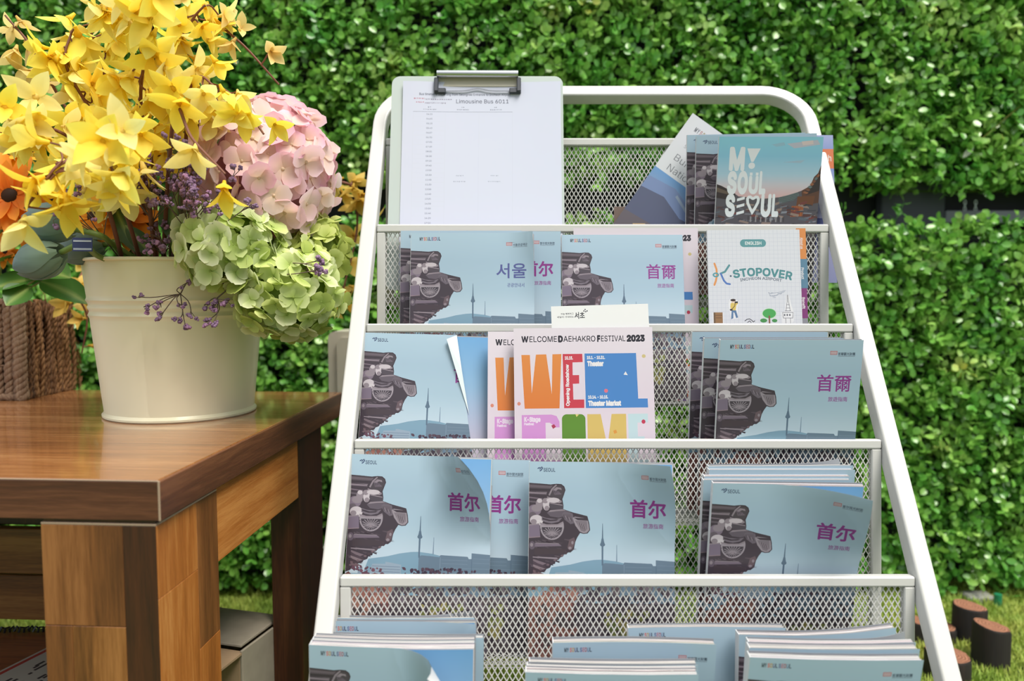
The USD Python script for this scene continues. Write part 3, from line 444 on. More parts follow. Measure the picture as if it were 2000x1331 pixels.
# ================================================================ printed matter: glyph outlines (100 units to the em)
GLYPHS = '''
 27;
(39;13,23,13,43,14,43,14,47,15,47,16,56,20,68,25,78,33,78,33,76,31,73,31,71,29,66,25,56,24,49,23,48,23,45,23,45,22,34,21,33,22,20,23,20,23,16,23,16,24,11,28,-1,33,-10,33,-13,25,-13,24,-12,19,-3,19,-1,18,1,15,9,14,18,13,18,13,23
)39;6,-13,6,-12,9,-6,9,-5,11,-3,11,-1,12,0,12,2,15,8,16,15,17,16,17,19,17,19,17,23,18,24,18,36,17,37,17,42,17,42,15,52,14,55,14,57,11,67,6,77,6,78,14,78,15,77,20,67,23,57,24,52,25,51,26,40,27,39,27,21,26,21,26,17,25,16,24,8,17,-10,15,-11,15,-13
-65;16,35,48,35,48,27,16,27
.27;7,4,7,8,9,11,12,13,16,13,19,11,21,8,21,4,19,1,16,-1,12,-1,9,1
065;7,29,7,44,7,44,7,49,8,49,9,55,12,63,17,69,25,73,36,74,44,71,50,66,50,65,53,61,53,59,56,53,56,50,57,50,57,46,57,46,57,27,57,27,57,23,56,22,56,20,54,14,51,8,46,3,41,1,37,0,37,-1,28,-1,28,0,25,0,23,1,21,1,20,3,17,4,13,9,8,21,7,29;16,41,15,40,15,33,16,32,16,26,17,26,17,23,17,23,18,18,21,12,24,9,29,7,36,7,40,9,43,13,46,18,47,25,48,25,48,30,49,30,48,48,47,49,47,54,43,60,40,64,36,66,29,66,24,63,21,61,18,55,17,47,16,47
165;11,8,29,8,30,9,30,64,28,63,15,53,14,53,13,51,12,51,12,61,28,73,39,73,39,8,55,8,55,0,11,0
265;9,0,9,7,15,12,15,13,23,21,23,22,31,29,31,31,41,41,45,49,45,52,46,53,45,58,44,60,40,64,35,66,29,66,24,64,19,59,18,53,9,53,9,57,10,57,11,61,13,65,15,66,15,67,21,72,25,73,28,73,29,74,36,74,36,73,41,73,47,69,52,64,55,57,54,47,51,40,49,38,47,35,23,9,56,9,56,0
365;7,15,7,19,16,19,16,16,17,14,22,9,27,7,36,7,42,10,45,13,47,18,47,24,45,28,43,31,37,35,34,35,34,35,23,35,23,36,23,43,27,48,27,49,31,52,31,53,35,56,35,57,39,61,41,64,10,65,10,73,53,73,53,66,33,42,33,41,39,41,40,41,44,40,48,37,49,37,53,32,56,25,56,16,53,9,48,4,43,1,39,0,36,0,36,-1,27,-1,26,0,21,1,14,4,9,9
465;5,15,5,22,8,27,9,28,11,32,12,33,13,35,14,36,15,40,17,41,18,45,21,49,23,53,24,54,25,57,27,58,28,62,31,66,33,70,35,73,43,73,42,69,41,68,39,64,38,63,37,59,35,58,34,55,33,54,31,50,30,49,29,45,25,41,24,37,23,36,21,33,20,32,16,24,40,23,40,45,49,45,49,24,59,23,59,15,49,14,49,0,40,0,40,15
565;9,15,9,19,17,19,19,13,23,9,28,7,35,7,40,9,44,14,47,20,47,26,45,32,41,37,36,39,28,40,27,39,21,38,19,36,10,37,10,43,11,43,11,48,11,48,11,54,12,54,12,59,13,60,14,73,52,73,52,65,22,65,21,64,21,58,21,58,20,47,19,46,19,44,20,44,23,46,24,46,26,47,29,47,29,48,39,47,46,44,51,39,53,35,55,29,55,18,53,12,52,11,51,9,47,4,41,1,36,0,35,-1,27,-1,27,0,24,0,20,1,17,3,15,5,14,5,13,7,11,9
665;9,19,10,31,11,35,17,46,20,49,21,52,23,54,23,55,25,56,25,57,26,58,34,71,37,73,45,73,45,71,39,62,39,61,37,60,37,59,35,58,35,57,34,56,34,55,33,54,27,44,28,43,31,45,41,44,43,43,45,43,51,38,51,37,54,33,55,28,55,28,55,17,53,10,47,3,44,3,43,1,37,0,37,-1,28,-1,19,3,17,5,15,6,15,7,13,9,11,12,10,18;19,21,19,16,24,10,29,7,36,7,40,9,44,13,47,20,47,26,44,32,40,36,35,38,30,38,24,35,20,31,18,24,18,21
765;9,65,9,73,56,73,56,64,23,0,14,0,14,1,46,64
865;7,16,7,23,10,31,13,33,13,34,20,38,20,39,17,40,14,43,11,49,11,51,10,51,10,59,12,64,14,66,14,67,19,71,23,73,28,73,28,74,40,73,48,69,53,63,54,58,55,58,55,51,54,51,54,49,51,43,45,39,46,37,49,36,53,32,57,25,57,15,53,8,50,5,43,1,37,0,37,-1,27,-1,27,0,21,1,14,5,10,9;16,18,17,14,22,9,28,7,36,7,43,10,46,13,48,18,48,23,45,28,41,32,36,34,29,34,29,33,24,33,19,29,17,24,17,22,16,21;19,53,20,48,25,43,29,42,36,42,40,43,41,45,43,46,43,47,45,48,46,56,44,61,41,64,36,66,28,66,24,64,21,61,19,56,19,53
965;9,46,9,55,12,63,19,70,26,73,36,74,36,73,41,73,49,68,52,64,54,60,55,56,55,55,55,45,55,44,53,38,49,30,48,29,40,16,39,15,39,14,37,13,37,12,32,5,32,4,29,0,19,0,19,1,21,2,25,9,27,11,32,20,34,22,34,23,38,28,38,29,37,29,35,28,27,28,19,31,12,38;19,48,19,45,23,38,30,35,38,35,44,40,46,44,46,47,47,47,46,56,43,61,39,65,35,66,30,66,25,64,21,60,19,56,19,53,18,52,18,48
:27;7,4,7,8,9,11,12,13,16,13,19,11,21,8,21,4,19,1,16,-1,12,-1,9,1;7,43,7,47,9,50,12,52,16,52,19,51,21,47,21,43,19,41,16,39,12,39,9,40
A69;3,1,29,73,29,73,40,73,67,1,66,0,57,0,57,1,49,21,20,21,13,1,12,0,3,0;32,56,23,30,23,29,47,29,45,31,43,39,42,41,35,64,34,64,33,62
B65;9,73,39,73,40,72,43,72,50,69,55,63,57,58,57,49,56,47,55,44,51,41,48,39,46,39,46,38,47,37,49,37,53,35,57,31,59,25,59,15,56,7,51,3,45,1,41,1,41,0,9,0;18,33,17,32,18,8,40,8,46,10,49,14,51,17,51,22,49,26,44,31,39,33;17,41,18,41,37,41,42,43,47,48,48,56,47,59,44,62,38,65,18,65
C73;6,31,6,43,7,43,7,47,7,48,9,54,14,63,21,69,26,72,30,73,33,73,33,74,43,74,43,73,47,73,51,72,57,68,63,63,66,57,67,50,58,50,56,56,54,58,53,60,52,60,48,63,47,63,45,65,42,65,42,65,34,65,34,65,30,64,25,61,21,57,19,54,18,53,18,51,16,48,15,40,15,40,15,34,15,33,15,28,16,28,17,24,21,16,25,12,30,9,35,8,42,8,42,9,46,9,54,14,57,20,58,23,67,23,67,21,66,17,63,11,57,5,51,1,47,0,43,0,43,-1,33,-1,33,0,27,1,21,4,12,13,9,19,7,26,7,26,7,30
D72;9,73,38,73,38,72,41,72,49,69,50,68,53,67,60,60,64,52,64,50,65,47,65,43,66,43,65,26,65,26,63,19,61,14,51,5,43,1,37,1,37,0,9,0;17,9,18,8,36,8,37,9,42,9,47,12,52,17,55,22,56,28,57,28,57,33,57,34,57,40,57,40,56,48,53,55,47,61,42,63,40,63,37,65,17,64
E60;9,73,53,73,53,65,53,65,18,65,17,64,18,41,51,41,51,33,17,33,17,8,53,8,53,0,9,0
F59;9,73,53,73,53,65,17,64,17,39,49,39,49,31,17,31,17,0,9,0
G75;6,31,7,47,10,57,11,58,13,63,16,65,19,68,20,68,24,71,30,73,33,73,33,74,43,74,43,73,49,73,57,68,63,63,67,55,67,50,58,50,58,52,55,58,49,63,42,65,34,65,34,65,30,64,25,61,20,56,16,48,15,40,15,40,15,34,15,33,15,28,16,28,17,24,21,16,25,12,32,9,42,8,51,11,55,16,59,22,59,25,59,26,59,29,41,29,41,37,68,37,68,23,67,22,67,17,63,10,57,5,51,1,47,0,44,0,43,-1,33,-1,33,0,27,1,21,4,13,11,11,15,10,16,10,18,7,23,7,30
H74;9,73,17,73,18,41,56,41,57,42,57,73,65,73,65,0,57,0,57,33,56,33,18,33,17,0,9,0
I45;5,0,5,8,17,8,18,9,18,64,5,65,5,73,40,73,40,65,27,65,27,64,27,8,40,8,40,0
K67;9,73,17,73,17,36,18,35,26,44,26,45,33,51,33,53,41,60,41,61,49,69,49,71,51,73,63,73,63,71,36,43,35,41,37,37,39,35,41,32,43,31,44,28,46,26,49,21,51,19,52,16,54,15,55,12,57,10,59,7,61,5,61,4,64,0,53,0,28,35,17,23,17,0,9,0
L57;9,0,9,73,17,73,17,8,51,8,52,7,52,0
M90;9,73,22,73,23,72,23,70,27,62,27,58,31,50,32,46,36,38,37,34,41,26,43,20,43,18,45,12,45,11,51,28,52,30,53,33,55,38,56,42,57,44,58,47,61,52,61,56,63,58,63,59,64,61,65,65,66,66,68,73,81,73,81,0,73,0,73,60,72,61,71,60,70,54,67,48,66,43,65,41,64,37,61,32,61,29,57,20,56,17,55,15,55,13,53,12,53,8,51,6,49,0,41,0,39,7,37,9,37,10,36,12,33,20,29,29,29,30,27,35,27,37,25,39,25,42,23,44,19,60,17,60,17,0,9,0
N75;9,73,20,73,23,66,26,63,27,61,34,51,35,48,36,47,39,41,43,36,44,34,47,31,47,28,50,25,51,23,52,22,53,20,54,19,57,13,57,14,57,73,66,73,66,0,55,0,54,1,52,6,48,11,47,13,43,18,43,20,37,27,37,30,33,35,29,41,28,42,23,52,21,53,20,57,18,59,17,59,17,53,18,52,18,0,9,0
O77;6,31,6,43,7,43,7,47,7,48,9,54,15,64,18,67,26,72,30,73,33,73,33,74,43,74,44,73,47,73,51,72,56,69,62,64,68,54,69,48,70,47,70,43,71,43,71,31,70,30,69,23,68,19,63,10,56,4,51,1,47,0,44,0,43,-1,33,-1,33,0,30,0,26,1,21,4,15,9,15,10,11,14,7,23,7,30;15,40,15,40,15,34,15,33,15,28,16,28,17,24,19,18,25,12,32,9,42,8,50,11,56,16,60,24,61,28,61,28,61,33,62,34,62,40,61,40,61,48,56,57,52,61,47,64,42,65,42,65,35,65,28,63,27,62,25,61,21,57,17,50,16,45,15,45
P63;9,73,37,73,38,73,44,72,49,69,55,64,58,55,58,45,57,44,57,40,53,33,51,33,49,31,46,29,42,27,39,27,39,27,17,26,17,0,9,0;17,35,18,35,38,35,43,37,47,41,49,46,49,54,47,59,42,64,37,65,37,65,18,65
R64;9,73,38,73,38,72,42,72,49,69,54,65,57,60,57,56,58,55,58,45,55,37,53,35,53,34,52,34,48,31,46,30,45,28,47,26,51,18,52,17,55,10,57,9,61,1,61,-1,51,-1,50,0,48,5,47,6,44,12,43,13,40,20,39,21,36,27,35,28,17,28,17,-1,9,-1;17,37,18,36,38,36,44,38,47,42,49,47,49,53,49,53,48,58,47,59,47,60,43,63,37,65,18,65
S64;6,16,6,19,15,19,17,14,21,9,28,7,36,7,37,7,39,7,44,9,47,12,50,18,50,21,49,24,44,29,32,33,29,33,27,34,25,34,16,38,14,40,13,40,9,47,8,57,11,63,16,69,23,72,29,73,29,73,37,73,37,73,43,72,50,69,55,63,57,59,57,54,49,54,47,59,44,63,36,65,29,65,23,63,19,60,17,55,17,52,18,49,22,45,34,41,36,41,36,40,39,40,45,38,52,34,55,31,59,23,59,16,58,16,57,11,55,8,51,3,44,0,38,-1,38,-1,27,-1,27,-1,21,0,14,3,8,10
T64;5,65,5,73,59,73,59,65,37,64,37,0,28,0,28,64
U74;9,73,17,73,17,24,18,23,19,18,22,13,28,9,33,8,33,7,41,7,46,9,50,11,53,14,55,18,56,23,57,24,57,73,65,73,65,20,65,20,63,13,60,9,60,8,53,2,46,-1,42,-1,42,-1,29,-1,28,0,24,1,17,5,11,12,9,20
V69;5,66,3,73,12,73,13,73,19,52,21,51,23,41,25,39,27,32,28,30,31,22,31,20,33,13,34,9,35,9,43,34,44,36,56,72,57,73,66,73,65,69,64,67,63,61,61,60,60,54,59,52,57,47,56,45,55,39,53,38,52,32,51,30,49,25,48,23,46,15,45,14,43,8,42,6,40,0,29,0,29,1,23,19,21,21,18,32,17,33,15,39,14,41,13,44,12,46,11,52,9,53,8,59,7,61,6,64
W99;3,71,3,73,12,73,13,72,13,70,13,69,17,54,18,51,23,30,24,28,24,25,26,19,27,13,28,11,29,12,30,21,33,29,33,34,35,36,37,47,38,49,40,59,41,62,43,72,44,73,54,73,55,71,55,69,58,61,61,46,63,43,65,30,68,23,70,11,71,11,73,23,74,23,74,26,77,34,82,57,83,60,85,70,86,70,86,73,87,73,95,73,96,72,95,69,95,67,93,64,91,52,89,50,89,45,87,42,87,37,85,32,85,30,83,28,83,23,81,20,81,15,79,13,79,8,77,3,77,1,76,0,65,0,65,1,63,8,61,13,61,16,59,21,59,23,59,23,59,26,57,28,57,33,55,35,55,40,53,43,53,45,51,53,51,56,50,57,50,60,49,60,48,58,46,46,45,44,44,39,43,36,41,29,40,26,39,21,38,19,38,17,37,16,37,14,37,14,37,11,35,9,33,0,22,0,21,5,20,7,19,12,18,15,17,20,16,22,15,27,14,29,13,34,12,37,11,42,10,44,7,59,5,61,5,66
Y67;3,72,3,73,13,73,14,73,15,70,16,69,17,67,18,66,19,64,20,63,21,60,22,59,23,57,24,56,25,54,26,53,33,40,34,39,53,72,55,73,65,73,65,72,63,70,62,67,59,64,59,62,56,59,53,53,51,50,50,48,47,45,45,39,43,38,41,34,38,30,38,0,29,0,29,30,27,33,26,36,23,39,23,41,20,44,19,46,18,47,17,50,15,53,14,55,11,58,9,64,6,67,5,69
a57;5,12,5,21,7,24,9,27,16,30,36,33,39,34,40,36,39,41,38,44,34,47,32,47,24,47,22,47,19,45,15,41,15,39,7,42,7,45,12,51,18,54,20,54,21,55,33,55,33,55,38,54,42,52,45,49,47,45,48,41,49,41,49,0,40,0,40,6,39,7,35,2,30,-1,28,-1,27,-1,17,-1,11,2,7,5;15,20,13,16,13,15,14,14,14,12,15,11,15,9,17,9,18,8,21,7,29,7,31,7,34,9,38,13,39,16,39,18,40,18,40,26,38,27,35,25,32,25,32,25,27,25,27,24,20,23
b61;8,73,17,73,17,46,19,47,20,50,22,52,27,55,37,55,37,55,40,55,42,53,43,53,44,52,47,51,52,45,54,41,55,37,55,34,56,34,56,20,55,20,55,17,51,7,47,3,42,0,38,-1,37,-1,27,-1,22,2,17,8,17,8,17,0,8,0;17,24,17,20,18,20,19,16,21,12,24,9,29,7,36,7,39,8,44,13,46,17,47,23,47,23,47,32,47,32,46,37,44,41,40,45,35,47,29,47,24,45,20,41,17,34,17,30,17,29,17,24
c57;5,21,5,32,6,32,6,36,7,40,10,45,16,51,19,53,23,55,26,55,27,55,33,55,34,55,39,54,45,51,49,47,52,42,52,40,51,39,43,38,43,40,42,41,42,42,38,45,33,47,27,47,23,46,21,44,19,43,19,42,17,40,15,34,14,25,15,24,15,18,19,12,22,9,26,7,34,7,41,10,43,13,44,17,52,15,52,12,50,8,45,3,41,1,35,-1,35,-1,26,-1,26,-1,21,0,17,2,12,6,12,7,10,9,9,11,8,12,6,18,6,21
d61;5,21,5,33,6,33,6,36,7,36,7,41,11,47,17,53,25,55,35,55,40,52,43,49,43,48,44,47,45,73,53,73,53,0,45,0,45,8,45,8,38,1,35,-1,33,-1,33,-1,21,-1,13,4,13,6,10,8,7,13,6,21;15,24,15,18,18,12,22,9,27,7,33,7,38,9,41,12,43,16,44,20,45,20,45,25,45,25,45,34,42,41,38,45,32,47,27,47,22,45,18,42,15,36,15,30,14,30,14,24
e59;5,21,5,32,6,32,6,36,7,40,10,45,13,48,13,49,21,54,26,55,27,55,33,55,33,55,39,54,45,51,49,47,51,42,53,38,53,35,53,35,53,24,14,24,15,19,17,13,23,8,27,7,35,7,37,7,40,9,43,11,44,15,53,13,53,11,50,7,47,3,41,0,36,-1,35,-1,26,-1,18,1,17,3,14,4,9,11,8,14,7,15,6,21;15,33,14,32,14,31,44,31,45,32,43,40,41,41,41,42,38,45,33,47,27,47,22,45,16,39,16,37,15,36
f37;1,47,1,55,11,56,11,65,12,66,12,68,13,71,17,74,23,77,31,77,35,75,35,73,33,68,31,69,25,69,21,66,20,62,20,55,33,55,33,47,20,47,20,0,11,0,11,47
g62;5,23,5,33,6,34,7,39,10,46,16,52,25,55,33,55,39,53,45,46,45,55,54,55,54,-5,51,-13,47,-17,43,-19,39,-21,36,-21,35,-21,25,-21,24,-21,21,-21,18,-19,16,-19,15,-17,12,-16,8,-11,8,-9,9,-9,14,-5,20,-11,26,-13,34,-13,40,-11,44,-7,45,-5,45,-3,45,-2,45,10,44,11,43,7,39,4,35,2,33,2,33,1,24,1,24,2,21,2,15,5,10,10,7,15,6,19,6,22;15,25,15,22,16,18,20,12,26,9,34,9,36,10,38,11,42,15,44,19,45,25,45,26,45,30,45,31,44,37,41,43,36,47,33,47,33,47,26,47,24,47,19,43,16,38,15,34,15,31,14,30,14,26
h59;8,73,17,73,17,47,18,47,18,48,23,53,25,54,30,55,30,55,36,55,44,53,49,47,51,41,51,0,43,0,43,37,41,43,37,46,33,47,28,47,24,46,22,44,21,44,19,41,17,34,17,0,8,0
i24;6,68,7,73,10,75,15,75,18,71,17,67,14,64,9,65;8,55,17,55,17,0,8,0
k55;8,73,17,73,17,31,18,31,40,53,41,55,52,55,33,35,33,34,30,31,34,26,34,25,37,23,37,22,39,20,39,19,41,17,41,16,44,13,46,10,51,4,51,3,53,1,53,0,43,0,23,25,17,20,17,0,8,0
l28;8,73,17,73,17,12,18,8,20,7,25,7,27,0,25,-1,17,-1,12,1,10,3,8,8
m88;8,55,17,55,17,47,17,47,21,52,25,54,29,55,35,55,39,54,41,52,42,52,46,45,47,46,47,48,51,52,57,55,67,55,73,53,77,49,80,42,80,0,71,0,71,40,70,43,68,45,63,47,57,47,53,45,51,43,49,38,49,0,40,0,40,38,38,44,32,47,26,47,24,47,22,45,18,41,17,36,17,0,8,0
n59;8,55,17,55,17,47,23,53,30,55,36,55,36,55,41,54,44,53,48,49,50,45,51,41,51,41,51,0,43,0,43,37,41,43,37,46,33,47,28,47,24,46,22,44,21,44,19,41,17,34,17,0,8,0
o61;5,21,5,32,6,32,6,36,7,40,11,46,16,51,21,54,26,55,27,55,34,55,34,55,39,54,46,50,50,46,53,40,55,36,55,32,55,32,55,22,55,22,55,18,53,14,49,6,40,0,35,-1,35,-1,26,-1,18,1,14,5,13,5,10,9,7,14,6,18,6,21;15,24,15,20,16,16,19,12,21,9,26,7,34,7,38,8,42,12,46,20,47,29,46,29,46,34,43,40,38,45,34,47,27,47,22,45,21,43,19,43,16,38,15,34,15,29,14,29,14,24
p61;8,55,16,55,16,46,17,46,23,53,27,55,36,55,36,55,41,54,47,51,50,48,54,41,55,37,55,34,56,34,56,20,55,20,55,17,53,10,47,3,40,-1,29,-1,23,1,22,3,20,3,18,7,17,7,17,-21,8,-21;17,21,17,18,19,14,24,9,28,7,35,7,40,9,44,13,46,17,47,23,47,23,47,32,47,32,46,37,44,41,40,45,35,47,29,47,23,45,20,42,17,33,17,21
r38;8,55,17,55,17,48,17,47,24,54,28,55,36,55,36,47,35,46,34,47,28,47,27,46,25,46,19,41,17,38,17,36,17,35,17,0,8,0
s52;5,11,5,13,12,15,13,15,13,15,15,12,18,8,22,7,32,7,37,11,39,16,38,18,35,21,30,23,27,23,27,23,17,25,12,28,9,31,7,36,7,43,9,47,13,52,19,55,31,55,32,55,36,54,41,51,43,49,46,44,45,41,39,40,37,43,32,47,30,47,23,47,20,46,16,43,15,39,17,36,18,34,23,32,38,29,45,24,47,18,47,12,45,6,40,2,34,-1,21,-1,21,-1,16,0,12,2,10,4,9,5
t33;1,47,1,55,9,55,9,68,18,68,18,55,29,55,29,47,18,46,18,13,19,9,21,9,22,7,28,7,29,8,29,7,31,0,21,-1,20,0,16,1,11,5,9,10,9,46,1,47
u59;8,55,17,55,17,19,19,12,24,8,26,7,32,7,37,9,40,12,43,18,43,55,51,55,51,0,43,0,42,8,38,3,35,1,30,0,30,-1,23,-1,22,0,18,1,15,2,11,6,9,10,9,15,8,15
v56;23,0,3,55,13,55,15,47,16,45,18,38,19,36,21,28,23,27,27,15,27,10,28,9,34,28,35,30,41,47,42,48,43,54,44,55,53,55,49,41,46,36,45,32,44,30,43,27,41,22,40,18,39,16,38,13,37,11,37,9,35,8,35,4,33,0
w82;4,54,3,55,13,55,13,54,14,49,17,42,17,37,20,30,20,28,21,27,21,25,21,25,21,22,22,22,22,20,23,19,23,17,25,11,25,12,26,17,27,18,29,28,29,28,29,31,31,33,31,35,32,38,33,43,34,45,35,50,36,52,36,55,46,55,48,45,49,43,50,38,51,35,51,33,53,27,53,25,54,25,54,22,55,22,55,20,55,19,55,17,56,17,56,14,57,11,58,12,58,15,59,15,62,31,63,33,63,35,65,38,65,43,68,50,69,55,78,55,78,52,76,48,76,45,74,41,74,39,71,32,71,30,69,26,69,23,67,19,67,17,65,10,65,8,62,0,53,0,53,1,51,10,49,12,49,14,48,17,48,19,46,23,45,28,44,31,42,41,41,42,40,42,37,29,36,26,36,24,35,22,35,19,33,17,33,15,32,12,32,10,31,8,29,1,29,0,20,0,15,14,15,16,13,21,13,23,11,29,11,32,9,36,9,38,7,43,7,45,4,51
光100;7,-7,4,-1,8,-1,18,5,25,12,30,23,32,35,32,39,5,39,5,45,46,46,46,84,53,84,54,46,95,46,95,39,66,38,67,0,68,-1,86,-1,89,5,89,15,91,15,96,13,96,8,94,-3,90,-7,65,-8,60,-5,59,-1,58,39,40,39,37,20,35,13,30,5,20,-3,9,-8;67,56,75,68,79,81,87,78,75,53,72,52,67,54;23,59,14,77,19,79,21,79,29,65,33,54,25,52
南100;6,67,6,75,46,75,46,85,54,85,54,75,94,75,94,67,54,67,54,56,89,56,88,-5,86,-7,81,-8,67,-8,65,-2,80,-1,81,0,81,49,19,49,19,-8,11,-8,11,56,45,56,46,57,46,67;25,11,25,17,46,18,46,28,27,28,27,34,37,34,35,42,32,45,33,47,38,47,41,44,44,36,40,35,41,34,55,34,62,48,69,46,63,34,74,34,74,28,54,28,53,18,76,17,76,11,54,11,53,-6,46,-6,46,11
团100;9,80,91,80,91,-8,83,-8,83,-4,16,-4,16,-8,9,-8;17,73,16,3,83,3,83,73;21,21,23,23,37,33,52,49,23,49,23,56,54,56,55,69,62,69,62,56,78,56,78,49,62,49,62,13,61,11,55,9,45,9,43,15,55,16,54,39,43,28,27,17
團100;9,79,91,79,91,-8,83,-8,83,-3,17,-3,16,-9,9,-8;17,3,83,3,83,73,17,73;20,24,59,24,59,28,65,28,66,24,73,25,70,29,22,28,21,33,47,34,46,38,25,38,25,59,46,59,47,61,45,63,21,63,21,67,46,67,47,72,53,72,53,67,79,67,79,63,53,62,53,59,75,59,75,38,69,37,78,29,74,24,80,24,80,19,66,19,66,10,65,6,61,5,51,5,49,7,49,9,59,10,59,19,36,19,44,11,43,9,39,7,31,16,34,19,20,19;53,51,68,51,69,54,53,55;53,47,53,42,69,42,68,47;53,34,64,33,63,36,65,38,53,38;31,51,46,51,47,54,32,55;46,42,46,47,31,46,32,42
尔100;4,44,4,45,13,55,21,66,29,84,37,82,31,67,90,67,95,65,93,60,88,49,83,41,77,43,76,45,79,49,84,59,55,59,55,-2,53,-6,47,-8,32,-9,29,-1,46,-1,47,0,47,59,26,59,11,40;67,37,72,41,75,41,91,18,95,11,94,9,87,7,79,21;5,11,17,24,21,31,25,41,29,41,33,40,34,39,30,30,17,11,11,7
指100;44,52,44,84,51,84,52,69,70,73,82,78,85,78,89,73,79,69,52,63,51,54,54,51,84,51,87,54,89,64,95,61,95,53,93,48,87,45,52,45,47,47;44,36,91,36,91,-8,84,-8,84,-4,83,-3,52,-3,51,-8,44,-8;51,3,84,3,84,13,52,13;51,20,84,19,84,29,52,29;3,29,4,31,16,34,19,36,19,56,5,57,5,64,19,64,19,84,26,84,26,64,37,64,37,57,26,56,26,38,38,41,39,33,26,30,26,0,24,-6,19,-8,9,-8,7,-1,18,-1,19,0,19,27,17,27,5,23
旅100;48,-3,51,2,51,50,72,55,87,61,93,55,74,49,74,45,77,33,80,34,89,43,95,39,90,34,81,28,79,25,85,11,96,-1,91,-7,81,4,75,16,70,31,68,45,67,47,66,47,58,45,58,5,62,5,73,11,74,4,52,-7;41,53,52,70,57,85,63,83,60,71,95,71,95,64,57,64,48,49,46,49;3,-4,13,16,16,37,16,60,5,61,5,68,24,68,19,83,25,85,31,73,31,71,26,69,26,68,44,68,44,61,23,60,23,47,41,47,39,0,37,-4,34,-7,23,-7,21,-5,20,-1,30,-1,31,1,34,24,34,40,24,41,23,40,22,26,20,15,16,4,9,-8
游100;8,77,11,83,13,83,26,75,27,71,23,67,20,70;26,68,43,68,39,75,35,81,35,82,39,84,43,83,50,72,45,68,61,68,61,62,65,71,68,84,75,83,73,71,96,71,96,63,70,63,65,54,66,53,91,53,95,50,94,47,82,36,83,29,96,29,96,22,82,22,82,-4,80,-7,76,-8,64,-7,63,-1,74,-1,75,0,75,22,60,22,60,29,75,29,75,39,83,46,65,46,65,51,63,50,57,53,61,60,60,61,42,60,42,46,58,46,57,8,54,-4,49,-7,38,-7,36,-1,36,0,46,-1,49,2,51,21,50,39,41,39,39,23,34,5,26,-8,20,-4,25,2,31,16,35,42,35,60,26,61;4,50,6,54,9,56,23,48,24,45,20,41,14,45;5,-3,12,12,17,28,19,29,24,26,24,24,13,-5,11,-7
爾100;4,55,4,57,19,64,27,70,26,71,7,71,7,78,94,78,94,71,73,71,96,58,96,57,91,53,88,54,87,-5,83,-8,69,-9,67,-3,67,-2,80,-2,81,-1,80,51,53,51,53,-8,46,-8,46,51,21,51,20,-9,13,-9,13,52,9,51;53,58,81,57,82,58,75,63,65,67,68,70,68,71,54,71;34,68,21,57,46,57,46,71,30,71,30,70,33,69;55,3,64,14,57,19,59,23,67,19,71,26,75,25,71,15,77,11,75,6,68,11,59,1;55,29,63,38,57,42,59,46,66,43,70,49,75,48,71,40,71,39,77,34,74,30,68,35,59,26;21,3,30,12,30,15,24,18,24,20,27,22,32,19,34,19,37,25,42,25,38,15,43,10,41,5,34,10,26,0;22,29,30,38,24,41,26,45,33,43,37,49,42,48,37,40,43,35,41,31,34,35,27,27
觀100;3,23,3,25,11,34,17,45,16,46,8,46,8,64,27,64,27,47,19,46,22,44,21,38,31,38,29,43,33,45,32,64,51,64,51,46,34,45,38,38,52,38,52,33,37,32,38,27,50,27,50,21,37,21,37,15,51,15,51,10,38,9,37,3,51,3,51,-2,54,-1,57,2,61,10,65,25,64,27,58,27,58,80,91,80,91,27,83,26,83,1,84,-1,90,-1,92,3,92,11,96,9,96,-2,93,-6,81,-7,77,-4,77,26,71,27,70,26,69,16,67,6,62,-3,57,-8,55,-9,50,-3,19,-3,18,-4,18,-8,12,-8,12,24,11,24,7,19;64,33,84,32,85,42,64,43;64,49,84,48,85,58,64,59;64,65,84,64,85,74,64,75;46,59,37,59,37,52,46,51;18,3,30,3,31,9,18,9;18,15,30,15,31,21,18,21;19,32,18,27,31,27,30,33;13,51,21,51,21,59,13,59;5,72,5,77,17,77,17,84,23,84,23,77,36,77,37,84,43,84,44,77,54,77,53,71,44,71,43,66,37,66,36,71,23,71,23,66,17,66,16,71
观100;36,-3,37,-1,46,3,57,16,61,23,63,33,64,64,71,64,71,35,69,28,75,27,75,1,77,-1,88,-1,90,4,91,16,92,16,97,13,95,-3,92,-5,87,-7,77,-7,71,-5,69,-2,68,23,60,7,51,-2,41,-8,40,-8;46,79,90,79,90,26,83,26,82,73,53,72,53,26,46,26;3,1,12,11,22,29,21,34,7,54,6,57,10,59,12,59,26,40,29,48,33,67,32,69,5,69,5,77,40,76,41,71,37,52,31,31,39,16,40,10,34,7,27,21,19,7,9,-4
財100;45,13,61,30,73,52,72,53,47,53,47,60,75,60,76,61,76,84,83,84,83,60,96,60,96,53,83,53,83,-3,82,-5,77,-8,64,-9,62,-3,62,-1,75,-1,76,0,76,42,63,21,53,9,49,8;30,11,31,13,36,15,45,3,47,-2,40,-5,36,4;9,80,44,80,44,17,9,17;16,24,36,23,37,36,16,37;17,55,16,43,37,43,36,55;37,73,16,74,16,62,36,61;3,-5,11,4,15,15,23,13,19,3,10,-9
财100;44,11,53,21,61,31,73,56,73,57,47,57,47,64,76,65,76,84,84,84,84,65,95,65,95,57,84,57,84,1,83,-5,75,-8,65,-8,62,-1,75,-1,76,0,76,43,64,22,53,8,49,6;27,11,27,13,32,17,41,6,45,-1,39,-5,34,4;9,17,9,79,42,79,42,18,36,18,36,73,15,73,15,17;4,-4,5,-2,8,-1,15,6,19,15,23,32,23,67,29,67,29,26,25,12,21,4,13,-5,7,-8
